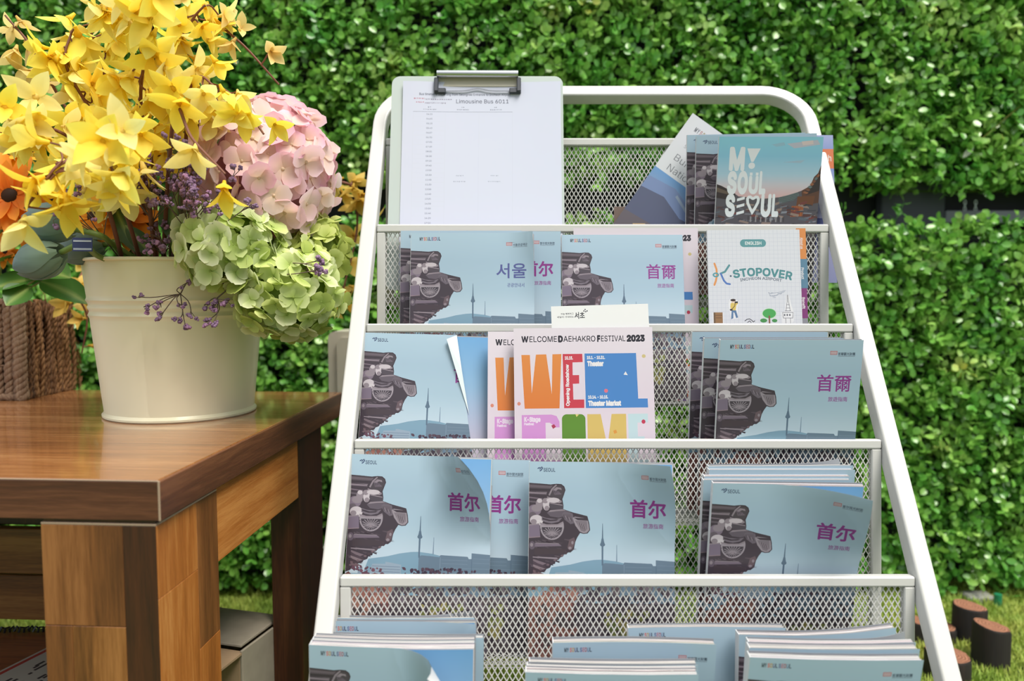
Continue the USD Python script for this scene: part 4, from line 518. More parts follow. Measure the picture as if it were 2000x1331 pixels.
遊100;4,-2,11,6,18,11,18,42,5,42,5,49,25,49,25,13,26,12,33,24,37,41,37,64,27,64,27,71,43,71,39,82,46,83,51,71,62,71,62,68,68,80,69,85,75,83,73,73,95,73,95,67,70,67,65,59,66,58,91,58,94,56,92,52,82,43,82,37,95,37,95,31,82,30,81,9,77,6,67,7,65,12,75,12,75,30,62,31,62,37,75,37,75,45,82,52,65,52,65,57,63,56,58,60,60,64,43,64,43,53,59,53,57,13,56,9,52,6,42,6,41,12,49,12,51,15,53,40,52,47,44,47,43,46,42,32,39,20,33,9,30,7,39,2,50,0,73,0,96,2,94,-6,47,-7,35,-3,23,4,18,3,9,-8;25,11,28,8,29,8,27,11;6,73,7,76,11,78,19,72,26,65,26,64,20,60,13,68
首100;5,63,5,70,31,70,28,76,23,81,24,83,29,85,31,84,38,75,39,73,36,71,36,70,60,70,71,85,78,83,78,81,70,70,95,70,95,63,55,63,51,55,52,54,83,54,83,-8,76,-9,75,-3,25,-3,24,-9,17,-9,17,54,43,54,45,63;24,38,75,37,75,47,24,47;25,15,24,4,75,4,75,15;25,31,24,21,75,21,75,31
고92;5,5,5,11,37,12,37,44,45,44,45,13,46,11,87,11,87,5;14,74,77,74,77,43,74,23,65,23,69,48,68,67,14,67
관92;67,15,67,83,75,83,75,54,88,53,88,47,76,47,75,46,75,15;18,21,27,21,27,1,78,1,78,-6,18,-6;5,36,23,36,23,55,32,55,32,36,48,37,61,39,61,33,41,30,5,29;10,69,10,76,55,76,55,59,53,45,51,44,44,45,47,61,46,69
광92;67,27,67,83,75,83,75,59,76,58,88,58,88,51,75,51,75,27;16,7,17,13,22,20,29,23,41,25,57,25,67,22,72,19,76,13,76,5,71,-2,63,-6,53,-8,40,-8,27,-5,22,-3,18,1;25,6,28,3,33,0,40,-1,52,-1,64,2,67,6,68,10,64,15,59,17,52,19,40,19,33,17,28,15,25,11;5,33,5,39,23,40,23,57,32,57,32,40,61,42,61,36,55,35,31,33;10,71,10,77,55,77,55,61,53,48,44,49,46,58,46,71
기92;71,83,79,83,79,-8,71,-8;6,15,20,24,32,35,41,50,44,62,44,67,10,67,10,73,53,73,52,61,49,48,44,38,38,29,26,18,12,9,9,10
내92;53,81,61,81,61,46,73,46,73,83,81,83,81,-8,73,-8,73,39,62,39,61,38,61,-3,53,-3;9,15,9,72,18,72,18,23,26,23,47,25,47,18,25,15
는92;5,30,5,37,87,37,87,30;15,21,24,21,24,1,78,1,78,-6,15,-6;16,79,24,79,24,55,77,55,77,49,16,49
늘92;5,45,87,45,87,39,5,39;15,15,68,16,68,24,15,24,15,31,77,31,77,9,24,9,23,0,79,0,79,-7,15,-7;16,81,24,81,24,61,77,61,77,55,16,55
단92;67,17,67,83,75,83,75,56,89,56,89,49,75,49,75,17;19,23,27,23,28,1,79,1,79,-6,19,-6;9,75,49,75,49,69,17,69,17,40,35,40,57,43,58,36,39,33,9,33
대92;53,-3,53,81,61,81,61,47,74,47,74,83,81,83,82,-8,74,-8,74,40,62,40,61,39,61,-3;8,72,42,72,42,65,17,65,17,22,29,21,47,24,47,17,33,15,8,15
되92;71,83,79,83,79,-8,71,-8;7,12,5,19,31,19,31,37,12,37,12,74,58,74,58,67,21,67,21,44,59,43,59,37,39,36,39,20,46,19,65,21,65,15,37,12
복92;5,29,5,36,42,36,42,47,16,47,16,81,24,81,25,71,68,71,68,81,76,81,76,47,50,47,50,36,87,36,87,29;24,54,68,53,68,64,24,64;14,20,77,20,77,-8,68,-8,68,13,14,13
서92;50,45,50,52,71,52,71,83,79,83,79,-8,71,-8,71,45;5,17,5,19,13,23,19,30,25,40,28,52,28,75,37,75,37,54,40,42,47,30,54,23,60,20,59,18,55,13,49,16,41,24,33,41,27,27,16,15,10,11
안92;67,83,75,83,75,56,89,55,89,49,75,48,75,16,67,16;19,23,27,23,28,1,79,1,79,-6,19,-6;7,50,7,61,11,69,17,73,27,77,37,76,45,73,51,65,54,57,53,48,50,41,43,34,34,31,26,31,17,35,10,41;15,57,17,45,21,41,27,39,33,39,38,41,43,44,45,50,46,55,43,63,40,67,33,69,27,69,21,67,16,61
오92;5,4,5,11,42,11,42,29,31,31,23,35,15,44,13,48,13,59,16,65,21,70,29,75,35,77,51,77,65,74,69,71,75,65,79,57,78,47,75,41,69,35,59,31,50,29,50,11,87,11,87,4;21,58,23,45,27,41,33,38,41,36,51,36,60,39,67,43,71,50,71,56,69,61,60,68,50,71,42,71,33,69,24,62
울92;5,38,5,45,87,45,87,38,50,38,50,29,76,29,76,9,23,8,24,-1,79,-1,79,-7,15,-7,15,15,68,15,68,23,15,23,15,29,41,29,41,38;14,69,16,73,25,79,38,82,53,82,65,80,72,77,77,70,77,63,73,57,63,52,57,51,35,51,28,52,20,55,15,61;23,64,26,60,32,58,39,57,52,57,65,60,68,62,69,67,66,72,62,74,45,76,36,75,27,73,23,68
이92;71,83,79,83,79,-8,71,-8;8,43,9,53,11,61,15,68,23,75,28,76,39,75,46,70,51,63,54,52,54,37,53,31,47,20,38,13,27,13,19,16,15,21,11,28;17,55,17,37,19,30,24,22,29,20,33,20,39,23,44,30,46,38,46,51,42,62,37,67,33,69,29,69,24,66,20,62
일92;21,16,71,17,70,25,21,25,21,32,79,32,79,10,30,10,29,9,29,0,82,0,82,-7,21,-7;71,37,71,83,79,83,79,37;7,54,7,65,11,71,16,76,25,79,36,79,45,76,50,71,53,65,53,54,51,49,45,43,38,40,26,39,17,42,11,47;16,56,18,51,22,48,28,46,33,46,39,48,43,52,45,56,45,63,40,70,34,73,27,73,22,71,17,67,15,63
재92;55,-3,55,81,62,81,62,47,63,46,73,46,74,83,82,83,82,-8,74,-8,74,39,62,39,62,-3;4,17,14,26,19,34,23,45,24,58,24,65,6,65,6,72,48,72,48,65,32,65,32,50,36,36,41,29,51,21,47,15,45,14,36,22,28,37,21,22,13,13,9,11
초92;5,10,41,10,42,11,42,31,50,31,50,10,87,10,87,3,5,3;13,28,10,35,21,37,32,43,37,49,41,57,41,62,13,62,13,69,42,69,42,81,50,81,50,69,79,69,79,62,50,61,51,54,58,45,69,38,82,35,79,28,67,31,59,35,48,45,46,48,37,38,26,31
하92;66,-8,66,83,74,83,75,46,89,45,89,39,75,38,75,-8;5,68,27,68,27,82,35,82,36,68,58,68,58,61,5,61;9,31,10,39,13,45,19,51,27,54,36,54,45,51,51,45,53,38,53,28,51,23,46,17,37,13,26,13,18,16,13,21;17,36,19,26,24,21,29,19,34,19,40,21,43,25,45,29,45,37,43,42,39,45,32,47,27,47,19,41
행92;21,11,23,15,31,21,41,23,55,24,66,23,76,19,80,15,82,7,79,0,71,-5,59,-8,44,-8,33,-6,27,-3,22,3;29,9,30,5,33,2,37,0,43,-1,60,-1,71,3,73,6,73,10,70,14,65,16,58,17,45,17,38,16,32,13;54,81,62,81,62,58,73,58,73,83,81,83,81,25,73,25,73,51,62,51,62,29,54,29;5,65,5,72,23,72,23,82,31,82,32,72,50,72,50,65;8,45,9,51,11,55,15,58,23,61,32,61,39,59,45,53,47,49,47,41,44,36,40,33,33,30,23,30,14,33,11,37;17,49,17,41,20,38,24,36,30,36,36,38,39,44,39,49,32,54,26,55,21,53'''
GL = {}
for ln in GLYPHS.strip('\n').split('\n'):
    if not ln: continue
    head, *rings = ln.split(';'); ch = ln[0]; adv = int(head[1:]); g = None
    rs = [Polygon(np.array(r.split(','), float).reshape(-1, 2)).buffer(0) for r in rings if r.count(',') > 4]
    for r in sorted(rs, key=lambda r: -r.area): g = r if g is None else g.symmetric_difference(r)
    if ch not in GL: GL[ch] = (adv, g)
CAP = {True: 88.0, False: 72.7}
def text(s, x, y, h, bold=0.0, sx=1.0, slant=0.0, track=0.0, width=None):
    """Lettering as a polygon; baseline starts at x, y (y downwards); capitals h tall. width: fit to this width."""
    out, p = [], 0.0
    for ch in s:
        adv, g = GL[ch]
        if g is not None: out.append(affinity.translate(g, p, 0))
        p += adv + track
    g = unary_union(out)
    if bold: g = g.buffer(bold, quad_segs=2).simplify(0.4)
    k = h / CAP[ord(s[0]) > 0x2000 or ord(s[-1]) > 0x2000]; kx = k * sx
    if width: kx = width / (g.bounds[2] - g.bounds[0])
    return affinity.affine_transform(g, [kx, slant * k, 0, -k, x, y])
def pg(*c): return Polygon(np.array(c, float).reshape(-1, 2)).buffer(0)
def ell(cx, cy, rx, ry, n=5): return affinity.translate(affinity.scale(Point(0, 0).buffer(1, quad_segs=n), rx, ry), cx, cy)
def line(pts, w, cap='round'): return LineString(np.array(pts, float).reshape(-1, 2)).buffer(w / 2, quad_segs=2, cap_style=cap)
ALB = 0.63
def K(*c): return lin(c, ALB)
CLIP = None                                                   # outline (metres, from the lower left) when a cover is folded
class Art:
    """A flat print: polygons in painter's order, cut so that nothing overlaps, then split along a grid so that the sheet can bend."""
    def __init__(s, w, h, unit): s.w, s.h, s.u, s.L = w, h, unit, []
    def add(s, g, col): s.L.append((g, col))
    def build(s, cell=0.0125):
        W, H = s.w / s.u, s.h / s.u; sheet = sbox(0, 0, W, H) if CLIP is None else pg(*[(x / s.u, (s.h - y) / s.u) for x, y in CLIP]); above = Polygon(); parts = []
        for g, col in reversed(s.L):
            vis = g.buffer(0).intersection(sheet).difference(above)
            above = unary_union([above, g.buffer(0).intersection(sheet)])
            if not vis.is_empty: parts.append((vis, col))
        c = cell / s.u; V, T, C, n = [], [], [], 0
        for g, col in parts:
            x0, y0, x1, y1 = g.bounds; pr = prep(g)
            for i in range(int(x0 // c), int(x1 // c) + 1):
                for j in range(int(y0 // c), int(y1 // c) + 1):
                    b = sbox(i * c, j * c, (i + 1) * c, (j + 1) * c)
                    if not pr.intersects(b): continue
                    q = b if pr.contains(b) else g.intersection(b)
                    for a in getattr(q, 'geoms', [q]):
                        if a.geom_type != 'Polygon' or a.area < 1e-3 * (0.0005 / s.u) ** 2: continue
                        if len(a.exterior.coords) == 5 and not a.interiors: v, t = np.array(a.exterior.coords)[:4], np.array([[0, 1, 2], [0, 2, 3]])
                        else:
                            try: v, t = trimesh.creation.triangulate_polygon(a, engine='earcut')
                            except Exception: continue
                        if len(t) == 0: continue
                        k = np.array([col(x, y) for x, y in v]) if callable(col) else np.repeat(np.asarray(col)[None], len(v), 0)
                        V.append(v); T.append(t + n); C.append(k); n += len(v)
        V, T, C = np.vstack(V), np.vstack(T), np.vstack(C)
        xy = np.stack([V[:, 0] * s.u, s.h - V[:, 1] * s.u], -1)
        a, b, c3 = xy[T[:, 0]], xy[T[:, 1]], xy[T[:, 2]]; sg = (b[:, 0] - a[:, 0]) * (c3[:, 1] - a[:, 1]) - (b[:, 1] - a[:, 1]) * (c3[:, 0] - a[:, 0])
        T[sg < 0] = T[sg < 0][:, ::-1]
        return xy, T, C
def gradient(stops):                                          # stops: (y, colour)
    ys = [a for a, _ in stops]; cs = np.array([c for _, c in stops])
    return lambda x, y: np.array([np.interp(y, ys, cs[:, k]) for k in range(3)])

GW, GH = 0.160, 0.218
def guide_art(variant, logo):
    """The city guide: tiled roof corner, tower and hills on a pale blue sky. Drawn in units of the cover width / 1220."""
    a = Art(GW, GH, GW / 1220); rnd = random.Random(5)
    S = lambda c: pg(*[(x - 150, y - 235) for x, y in c])
    a.add(sbox(0, 0, 1220, 1700), gradient([(0, K(182, 208, 226)), (300, K(172, 198, 218)), (600, K(178, 204, 222)), (830, K(200, 220, 234)), (1700, K(196, 214, 228))]))
    hill = K(134, 170, 192); a.add(S([(300, 1230), (340, 1110), (500, 1085), (600, 1060), (700, 1045), (760, 1042), (880, 1055), (950, 1072), (1050, 1085), (1370, 1120), (1370, 1400), (150, 1400), (150, 1230)]), hill)
    a.add(S([(765, 1078), (790, 1070), (860, 1074), (940, 1082), (950, 1064), (1180, 1072), (1190, 1090), (1213, 1090), (1213, 1042), (1370, 1052), (1370, 1420), (765, 1420)]), K(112, 134, 154))
    for q in ((960, 1100, 1180), (960, 1130, 1180), (1225, 1085, 1370), (1225, 1120, 1370), (960, 1165, 1370), (960, 1200, 1370)): a.add(S([(q[0], q[1]), (q[2], q[1] + 3), (q[2], q[1] + 8), (q[0], q[1] + 5)]), K(124, 146, 165))
    a.add(S([(945, 1082), (952, 1082), (952, 1420), (945, 1420)]), K(128, 150, 170)); a.add(S([(1213, 1090), (1219, 1090), (1219, 1420), (1213, 1420)]), K(98, 120, 142))
    bl = K(158, 178, 196); a.add(S([(350, 1240), (375, 1150), (485, 1148), (485, 1132), (500, 1132), (620, 1152), (620, 1400), (350, 1400)]), bl)
    for y in range(1165, 1300, 22): a.add(S([(375, y), (612, y + 3), (612, y + 9), (375, y + 6)]), K(128, 148, 170))
    a.add(S([(255, 1180), (295, 1180), (295, 1330), (255, 1330)]), K(146, 168, 188))
    tw = K(98, 120, 142)
    a.add(S([(766, 745), (770, 745), (774, 868), (762, 868)]), tw); a.add(S([(760, 868), (776, 868), (782, 900), (790, 918), (786, 928), (775, 934), (774, 1090), (761, 1090), (760, 934), (750, 928), (746, 918), (754, 900)]), tw)
    a.add(S([(885, 920), (889, 920), (891, 1060), (882, 1060)]), K(128, 150, 172))
    # roof
    dk, md, lt, wh, lilac = K(70, 60, 70), K(106, 95, 106), K(150, 138, 148), K(206, 196, 204), K(132, 117, 135)
    a.add(S([(150, 412), (250, 418), (330, 424), (380, 418), (420, 420), (446, 440), (456, 470), (442, 512), (430, 545), (440, 600), (436, 628), (520, 655), (640, 684), (656, 740), (664, 800), (642, 828), (608, 832), (580, 824), (556, 862), (540, 900), (528, 962), (500, 986), (480, 986), (462, 1000), (440, 1006), (436, 1022), (410, 1028), (404, 1046), (376, 1058), (372, 1080), (340, 1090), (330, 1112), (300, 1124), (290, 1142), (255, 1152), (240, 1176), (205, 1186), (190, 1206), (150, 1222)]), dk)
    bands = [([(150, 424), (300, 432), (350, 434), (318, 470), (150, 468)], md), ([(150, 424), (330, 430), (325, 436), (150, 431)], lt), ([(150, 484), (300, 490), (286, 512), (150, 508)], lilac), ([(150, 484), (300, 488), (298, 494), (150, 491)], lt),
             ([(150, 528), (262, 540), (258, 552), (150, 541)], lilac), ([(150, 560), (222, 566), (216, 578), (150, 573)], md),
             ([(318, 520), (338, 470), (378, 432), (416, 430), (440, 452), (446, 478), (430, 520), (414, 548), (360, 536)], K(80, 72, 80)), ([(312, 512), (338, 458), (376, 424), (384, 430), (346, 470), (324, 518)], lt),
             ([(350, 470), (380, 446), (418, 452), (424, 470), (396, 462), (370, 478)], lt), ([(354, 500), (400, 492), (424, 498), (420, 508), (366, 512)], md), ([(300, 524), (420, 556), (426, 570), (404, 580), (345, 562), (312, 566)], lt)]
    for c, k in bands: a.add(S(c), k)
    def cyl(c0, c1, w0, w1, lo, hi, n=6):                     # a tile seen side-on: strips from c0 to c1, brightest above the middle
        (xa, ya), (xb, yb) = c0, c1
        for q in range(n):
            u0, u1 = q / n, (q + 1) / n; b = math.sin(math.pi * (1 - (u0 + u1) / 2) ** 1.4); cc = np.array(lo) + (np.array(hi) - np.array(lo)) * b
            a.add(S([(xa, ya + w0 * u0), (xb, yb + w1 * u0), (xb, yb + w1 * u1), (xa, ya + w0 * u1)]), K(*cc))
    cyl((150, 416), (330, 428), 54, 46, (52, 44, 52), (112, 100, 110)); cyl((150, 482), (296, 492), 28, 22, (60, 50, 60), (150, 136, 148)); cyl((150, 526), (256, 540), 16, 12, (62, 52, 62), (140, 124, 138), 4)
    rs = random.Random(17)
    for _ in range(90):                                       # weathering on tiles and eave
        x, y = rs.uniform(150, 520), rs.uniform(860, 1150)
        if y < 1210 - (x - 150) * .66: a.add(S([(x, y), (x + rs.uniform(20, 60), y + rs.uniform(4, 16)), (x + rs.uniform(18, 56), y + rs.uniform(10, 22)), (x - 4, y + 7)]), K(*(np.array((74, 62, 72)) + rs.uniform(-18, 34))))
    for (x, y, rx, ry, k) in ((236, 590, 30, 46, lt), (296, 590, 30, 52, wh), (286, 560, 24, 22, lt), (352, 556, 56, 22, wh), (238, 560, 22, 18, wh), (300, 622, 20, 20, lt), (196, 640, 56, 48, lilac), (216, 622, 46, 30, lt), (180, 690, 36, 36, md), (214, 722, 56, 44, wh), (232, 742, 32, 24, K(214, 206, 212)), (190, 735, 26, 22, lt)):
        a.add(ell(x - 150, y - 235, rx, ry), k)
    a.add(S([(322, 572), (432, 590), (440, 610), (436, 636), (330, 626), (318, 600)]), K(84, 76, 86)); a.add(S([(326, 574), (430, 592), (432, 600), (324, 582)]), lt)
    a.add(S([(300, 660), (330, 636), (430, 628), (500, 652), (470, 690), (430, 690), (400, 700), (330, 690)]), K(104, 94, 106)); a.add(S([(310, 656), (330, 638), (430, 630), (460, 640), (380, 646)]), lt)
    a.add(S([(426, 668), (446, 650), (516, 662), (524, 700), (528, 745), (500, 752), (450, 716)]), K(112, 102, 114)); a.add(S([(440, 672), (500, 672), (512, 720), (480, 716)]), md)
    for k in range(4): a.add(line([(196 + 16 * k, 222 + 8 * k), (214 + 16 * k, 262 + 2 * k)], 3), lilac)
    a.add(S([(516, 700), (536, 690), (640, 704), (652, 760), (656, 800), (636, 822), (608, 826), (576, 812), (540, 764)]), K(158, 148, 158)); a.add(S([(524, 698), (640, 702), (644, 722), (560, 718)]), dk); a.add(S([(536, 722), (636, 724), (642, 792), (616, 814), (588, 806)]), K(130, 120, 130))
    for k in range(7): a.add(line([(412 + 9 * k, 502 + 4 * k), (432 + 8 * k, 548 + 3 * k)], 4), dk if k % 2 else lt)
    a.add(S([(256, 690), (300, 704), (380, 712), (430, 700), (400, 734), (340, 748), (290, 738), (258, 724)]), K(122, 112, 124)); a.add(S([(262, 700), (330, 718), (400, 712), (380, 726), (320, 730), (264, 716)]), dk)
    ang = np.radians(np.linspace(-8, 188, 26)); rim = [(344 + 100 * math.cos(q), 772 + 112 * math.sin(q)) for q in ang]
    a.add(S(rim + [(244, 742), (300, 764), (380, 764), (440, 738)]), K(164, 154, 164)); inn = [(344 + 86 * math.cos(q), 776 + 95 * math.sin(q)) for q in np.radians(np.linspace(2, 178, 24))]; a.add(S(inn), K(72, 64, 74))
    for q in np.linspace(-4, 184, 12):                        # flower relief: rays from low in the half disc
        q = math.radians(q); t = 1.0
        while t > .1 and not Polygon(inn).contains(Point(344 + 84 * t * math.cos(q + math.pi), 838 + 70 * t * math.sin(q + math.pi))): t -= .04
        a.add(line([(344 - 150 - 18 * math.cos(q), 838 - 235 - 14 * math.sin(q)), (344 - 150 - 80 * t * math.cos(q), 838 - 235 - 66 * t * math.sin(q))], 7), K(150, 140, 150))
    for q in np.linspace(20, 160, 6): a.add(line([(344 - 150 + 10 * math.cos(math.radians(q)), 845 - 235), (344 - 150 + 40 * math.cos(math.radians(q)), 845 - 235 + 20 * math.sin(math.radians(q)))], 5), K(140, 130, 140))
    a.add(ell(344 - 150, 838 - 235, 13, 12), lt)
    for q in range(9): a.add(ell(250 + 22 * q - 150, 780 + 92 * math.sin(math.pi * (q + .5) / 9) - 235, 5, 5), K(110, 100, 112))
    for q in range(5): a.add(line([(440 - 150 + 15 * q, 676 - 235 + 7 * q), (452 - 150 + 15 * q, 706 - 235 + 6 * q)], 4), K(150, 138, 150) if q % 2 else K(70, 62, 72))
    a.add(S([(240, 740), (300, 756), (390, 754), (440, 728), (430, 752), (384, 768), (300, 770), (246, 756)]), K(150, 138, 148))
    a.add(S([(150, 757), (238, 748), (246, 862), (150, 868)]), K(128, 114, 134)); a.add(S([(150, 757), (238, 748), (239, 758), (150, 767)]), lt); a.add(S([(150, 862), (246, 855), (246, 862), (150, 870)]), K(150, 130, 140))
    a.add(S([(205, 908), (400, 912), (426, 934), (200, 942)]), K(124, 110, 126)); a.add(S([(205, 908), (400, 912), (402, 917), (205, 913)]), lt)
    a.add(ell(178 - 150, 930 - 235, 26, 34), K(104, 92, 106)); a.add(ell(174 - 150, 926 - 235, 12, 16), lt)
    a.add(S([(490, 880), (530, 860), (540, 890), (520, 950), (490, 966), (474, 950)]), K(108, 90, 98)); a.add(ell(496 - 150, 950 - 235, 14, 12), lt); a.add(ell(516 - 150, 905 - 235, 10, 14), lt)
    a.add(S([(200, 950), (470, 960), (440, 996), (200, 1010)]), K(74, 62, 70)); a.add(S([(185, 1022), (420, 1030), (396, 1044), (185, 1030)]), lt)
    for k, c in enumerate((K(128, 112, 122), K(86, 72, 82), K(140, 124, 132), K(78, 64, 72), K(120, 98, 106))):
        y = 1042 + 22 * k; a.add(S([(188, y), (300 - 4 * k, y + 36), (262 - 12 * k, y + 52), (188, y + 16)]), c)
    for k in range(11): a.add(S([(476 - 30 * k, 990 + 19 * k), (464 - 30 * k, 1004 + 19 * k), (446 - 30 * k, 996 + 19 * k), (458 - 30 * k, 984 + 19 * k)]), K(120, 100, 108) if k % 2 else K(80, 66, 74))
    # autumn trees along the foot of the cover
    a.add(S([(150, 1400), (1370, 1400), (1370, 1900), (150, 1900)]), K(96, 84, 88))
    def leaves(n, x0, x1, y0, y1, cols, r0, r1):
        for _ in range(n):
            x, y = rnd.uniform(x0, x1), rnd.uniform(y0, y1); r = rnd.uniform(r0, r1)
            a.add(Polygon([(x - 150 + r * rnd.uniform(.5, 1.2) * math.cos(q), y - 235 + r * rnd.uniform(.5, 1.2) * math.sin(q)) for q in np.linspace(0, 5.4, 7)]).buffer(0), rnd.choice(cols))
    dkp = [K(76, 58, 78), K(92, 72, 88), K(66, 56, 74)]
    leaves(60, 640, 1250, 1176, 1240, dkp, 8, 22); leaves(30, 200, 480, 1172, 1240, [K(124, 84, 100), K(108, 76, 92)], 8, 20)
    leaves(110, 150, 560, 1250, 1900, [K(146, 96, 92), K(160, 108, 98), K(120, 80, 82), K(172, 124, 112)], 26, 60)
    leaves(150, 560, 1370, 1240, 1900, [K(88, 76, 86), K(104, 92, 100), K(72, 64, 76), K(120, 110, 120)], 24, 58)
    leaves(34, 800, 1150, 1480, 1780, [K(168, 158, 96), K(140, 146, 84), K(118, 130, 76)], 22, 50)
    ink = K(58, 74, 104)
    if logo == 'seoul':
        a.add(text('SEOUL', 268 - 150, 318 - 235, 30, 2.2, width=100), ink)
        a.add(line([(222 - 150, 292 - 235), (236 - 150, 284 - 235)], 8), K(54, 70, 112)); a.add(line([(238 - 150, 298 - 235), (248 - 150, 284 - 235), (256 - 150, 280 - 235)], 8), K(72, 84, 120)); a.add(line([(240 - 150, 312 - 235), (250 - 150, 306 - 235), (262 - 150, 286 - 235)], 8), K(52, 66, 106))
    else:
        x = 85
        for s, c in (('MY', K(40, 48, 60)), ('S', K(224, 110, 90)), ('O', K(200, 160, 70)), ('U', K(90, 80, 130)), ('L', K(50, 60, 80)), ('S', K(96, 96, 150)), ('E', K(190, 120, 140)), ('O', K(170, 80, 90)), ('U', K(90, 120, 160)), ('L', K(50, 60, 80))):
            w = 34 if s == 'MY' else 16
            a.add(text(s, x, 76, 32, 4, width=w), c); x += w + (7 if s in ('MY', 'L') else 2)
    tl, sub, corp, col = {'cn': ('首尔', '旅游指南', '首尔观光财团', K(146, 56, 142)), 'tw': ('首爾', '旅遊指南', '首爾觀光財團', K(150, 62, 148)), 'kr': ('서울', '관광안내서', '서울관광재단', K(92, 98, 158))}[variant]
    a.add(text(tl, 992 - 150, 676 - 235, 140, {'cn': 2.6, 'tw': 1.2, 'kr': 1.6}[variant], width=296), col); a.add(text(sub, 1104 - 150, 776 - 235, 40, 0.9, width=166), col)
    a.add(sbox(944, 96, 1004, 130).difference(sbox(949, 101, 999, 125)), K(200, 110, 110)); a.add(sbox(951, 103, 997, 123), K(206, 176, 182)); a.add(text(corp, 1010, 134, 26, 2, width=146), K(70, 84, 104)); a.add(sbox(1012, 141, 1156, 145), K(120, 134, 150))
    return a.build()
FW, FH = 0.1655, 0.232
def festival_art():
    a = Art(FW, FH, FW / 1147); S = lambda *c: pg(*[(x - 268, y - 215) for x, y in c]); X = lambda x: x - 268; Y = lambda y: y - 215
    a.add(sbox(0, 0, 1147, 1700), gradient([(0, K(236, 226, 236)), (600, K(230, 216, 230)), (1700, K(232, 218, 228))])); ink = K(44, 42, 52)
    x = 333
    for s, b, w in (('W', 5, 58), ('ELCOME', 1.2, 226), ('D', 9, 40), ('AEHAKRO', 1.2, 264), ('F', 9, 26), ('ESTIVAL', 1.2, 200), ('2023', 9, 150)):
        a.add(text(s, X(x), Y(330), 46, b, width=w), ink); x += w + (15 if s in ('ELCOME', 'AEHAKRO', 'ESTIVAL') else 3)
    org = gradient([(Y(430), K(232, 146, 74)), (Y(880), K(226, 128, 62))])
    a.add(S((330, 437), (400, 437), (412, 755), (450, 435), (535, 433), (576, 762), (586, 433), (660, 432), (637, 878), (352, 878)), org)
    a.add(S((670, 432), (832, 432), (834, 500), (750, 502), (750, 607), (802, 607), (802, 677), (750, 678), (752, 808), (840, 808), (840, 877), (675, 877)), K(208, 66, 82))
    a.add(S((850, 430), (1275, 430), (1283, 805), (1360, 805), (1362, 878), (853, 878)), K(78, 138, 208))
    w = K(240, 236, 240)
    a.add(text('10.15.', X(686), Y(477), 24, 7, width=68), w); a.add(affinity.rotate(text('Opening Roadshow', X(718), Y(860), 25, 6, width=342), -90, origin=(X(718), Y(860))), w)
    a.add(text('10.1. - 10.31.', X(868), Y(475), 23, 7, width=150), w); a.add(text('Theater', X(872), Y(532), 36, 9, width=136), w)
    a.add(text('10.14. - 10.15.', X(872), Y(800), 23, 7, width=164), w); a.add(text('Theater Market', X(874), Y(858), 36, 9, width=270), w)
    a.add(ell(X(1021), Y(738), 16, 16), K(232, 120, 140)); a.add(S((1168, 607), (1185, 580), (1203, 612)), w); a.add(ell(X(1338), Y(456), 16, 15), K(214, 196, 140)); a.add(ell(X(306), Y(837), 14, 15), K(222, 142, 122))
    a.add(S((327, 930), (570, 928), (612, 940), (634, 985), (635, 1033), (606, 1033), (556, 994), (521, 994), (521, 1300), (635, 1300), (635, 1375), (327, 1375)), K(216, 152, 216))
    a.add(text('K-Stage', X(346), Y(983), 34, 8, width=134), K(238, 220, 240)); a.add(text('Festival', X(346), Y(1012), 18, 7, width=80), K(238, 220, 240))
    a.add(S((567, 1018), (590, 1006), (606, 1028), (582, 1044)), K(176, 60, 92))
    a.add(sbox(X(655 + 40), Y(927 + 40), X(847 - 40), Y(1375 - 40)).buffer(40), K(98, 144, 50)); a.add(S((765, 925), (795, 930), (775, 950)), K(224, 208, 130))
    a.add(S((863, 928), (972, 928), (1010, 1130), (1032, 1130), (1062, 928), (1180, 928), (1180, 1375), (863, 1375)), K(222, 192, 112)); a.add(S((1072, 1065), (1095, 1055), (1104, 1080), (1080, 1090)), K(226, 156, 70))
    a.add(S((1196, 928), (1358, 928), (1358, 1000), (1272, 1000), (1272, 1112), (1326, 1112), (1326, 1180), (1272, 1180), (1272, 1300), (1358, 1300), (1358, 1375), (1196, 1375)), K(200, 224, 232)); a.add(ell(X(1321), Y(993), 16, 17), K(200, 60, 90))
    rnd = random.Random(9); cols = [K(226, 120, 70), K(84, 140, 206), K(240, 240, 240), K(110, 150, 70), K(140, 110, 180), K(200, 90, 100), K(170, 200, 220), K(60, 60, 64), K(190, 170, 150)]
    for _ in range(120):
        x, y, r = rnd.uniform(X(300), X(1400)), rnd.uniform(Y(1410), Y(1800)), rnd.uniform(18, 54)
        a.add(Polygon([(x + r * rnd.uniform(.5, 1.2) * math.cos(q), y + r * rnd.uniform(.5, 1.2) * math.sin(q)) for q in np.linspace(0, 5.3, 6)]).buffer(0), rnd.choice(cols))
    return a.build()
KW, KH = 0.120, 0.224
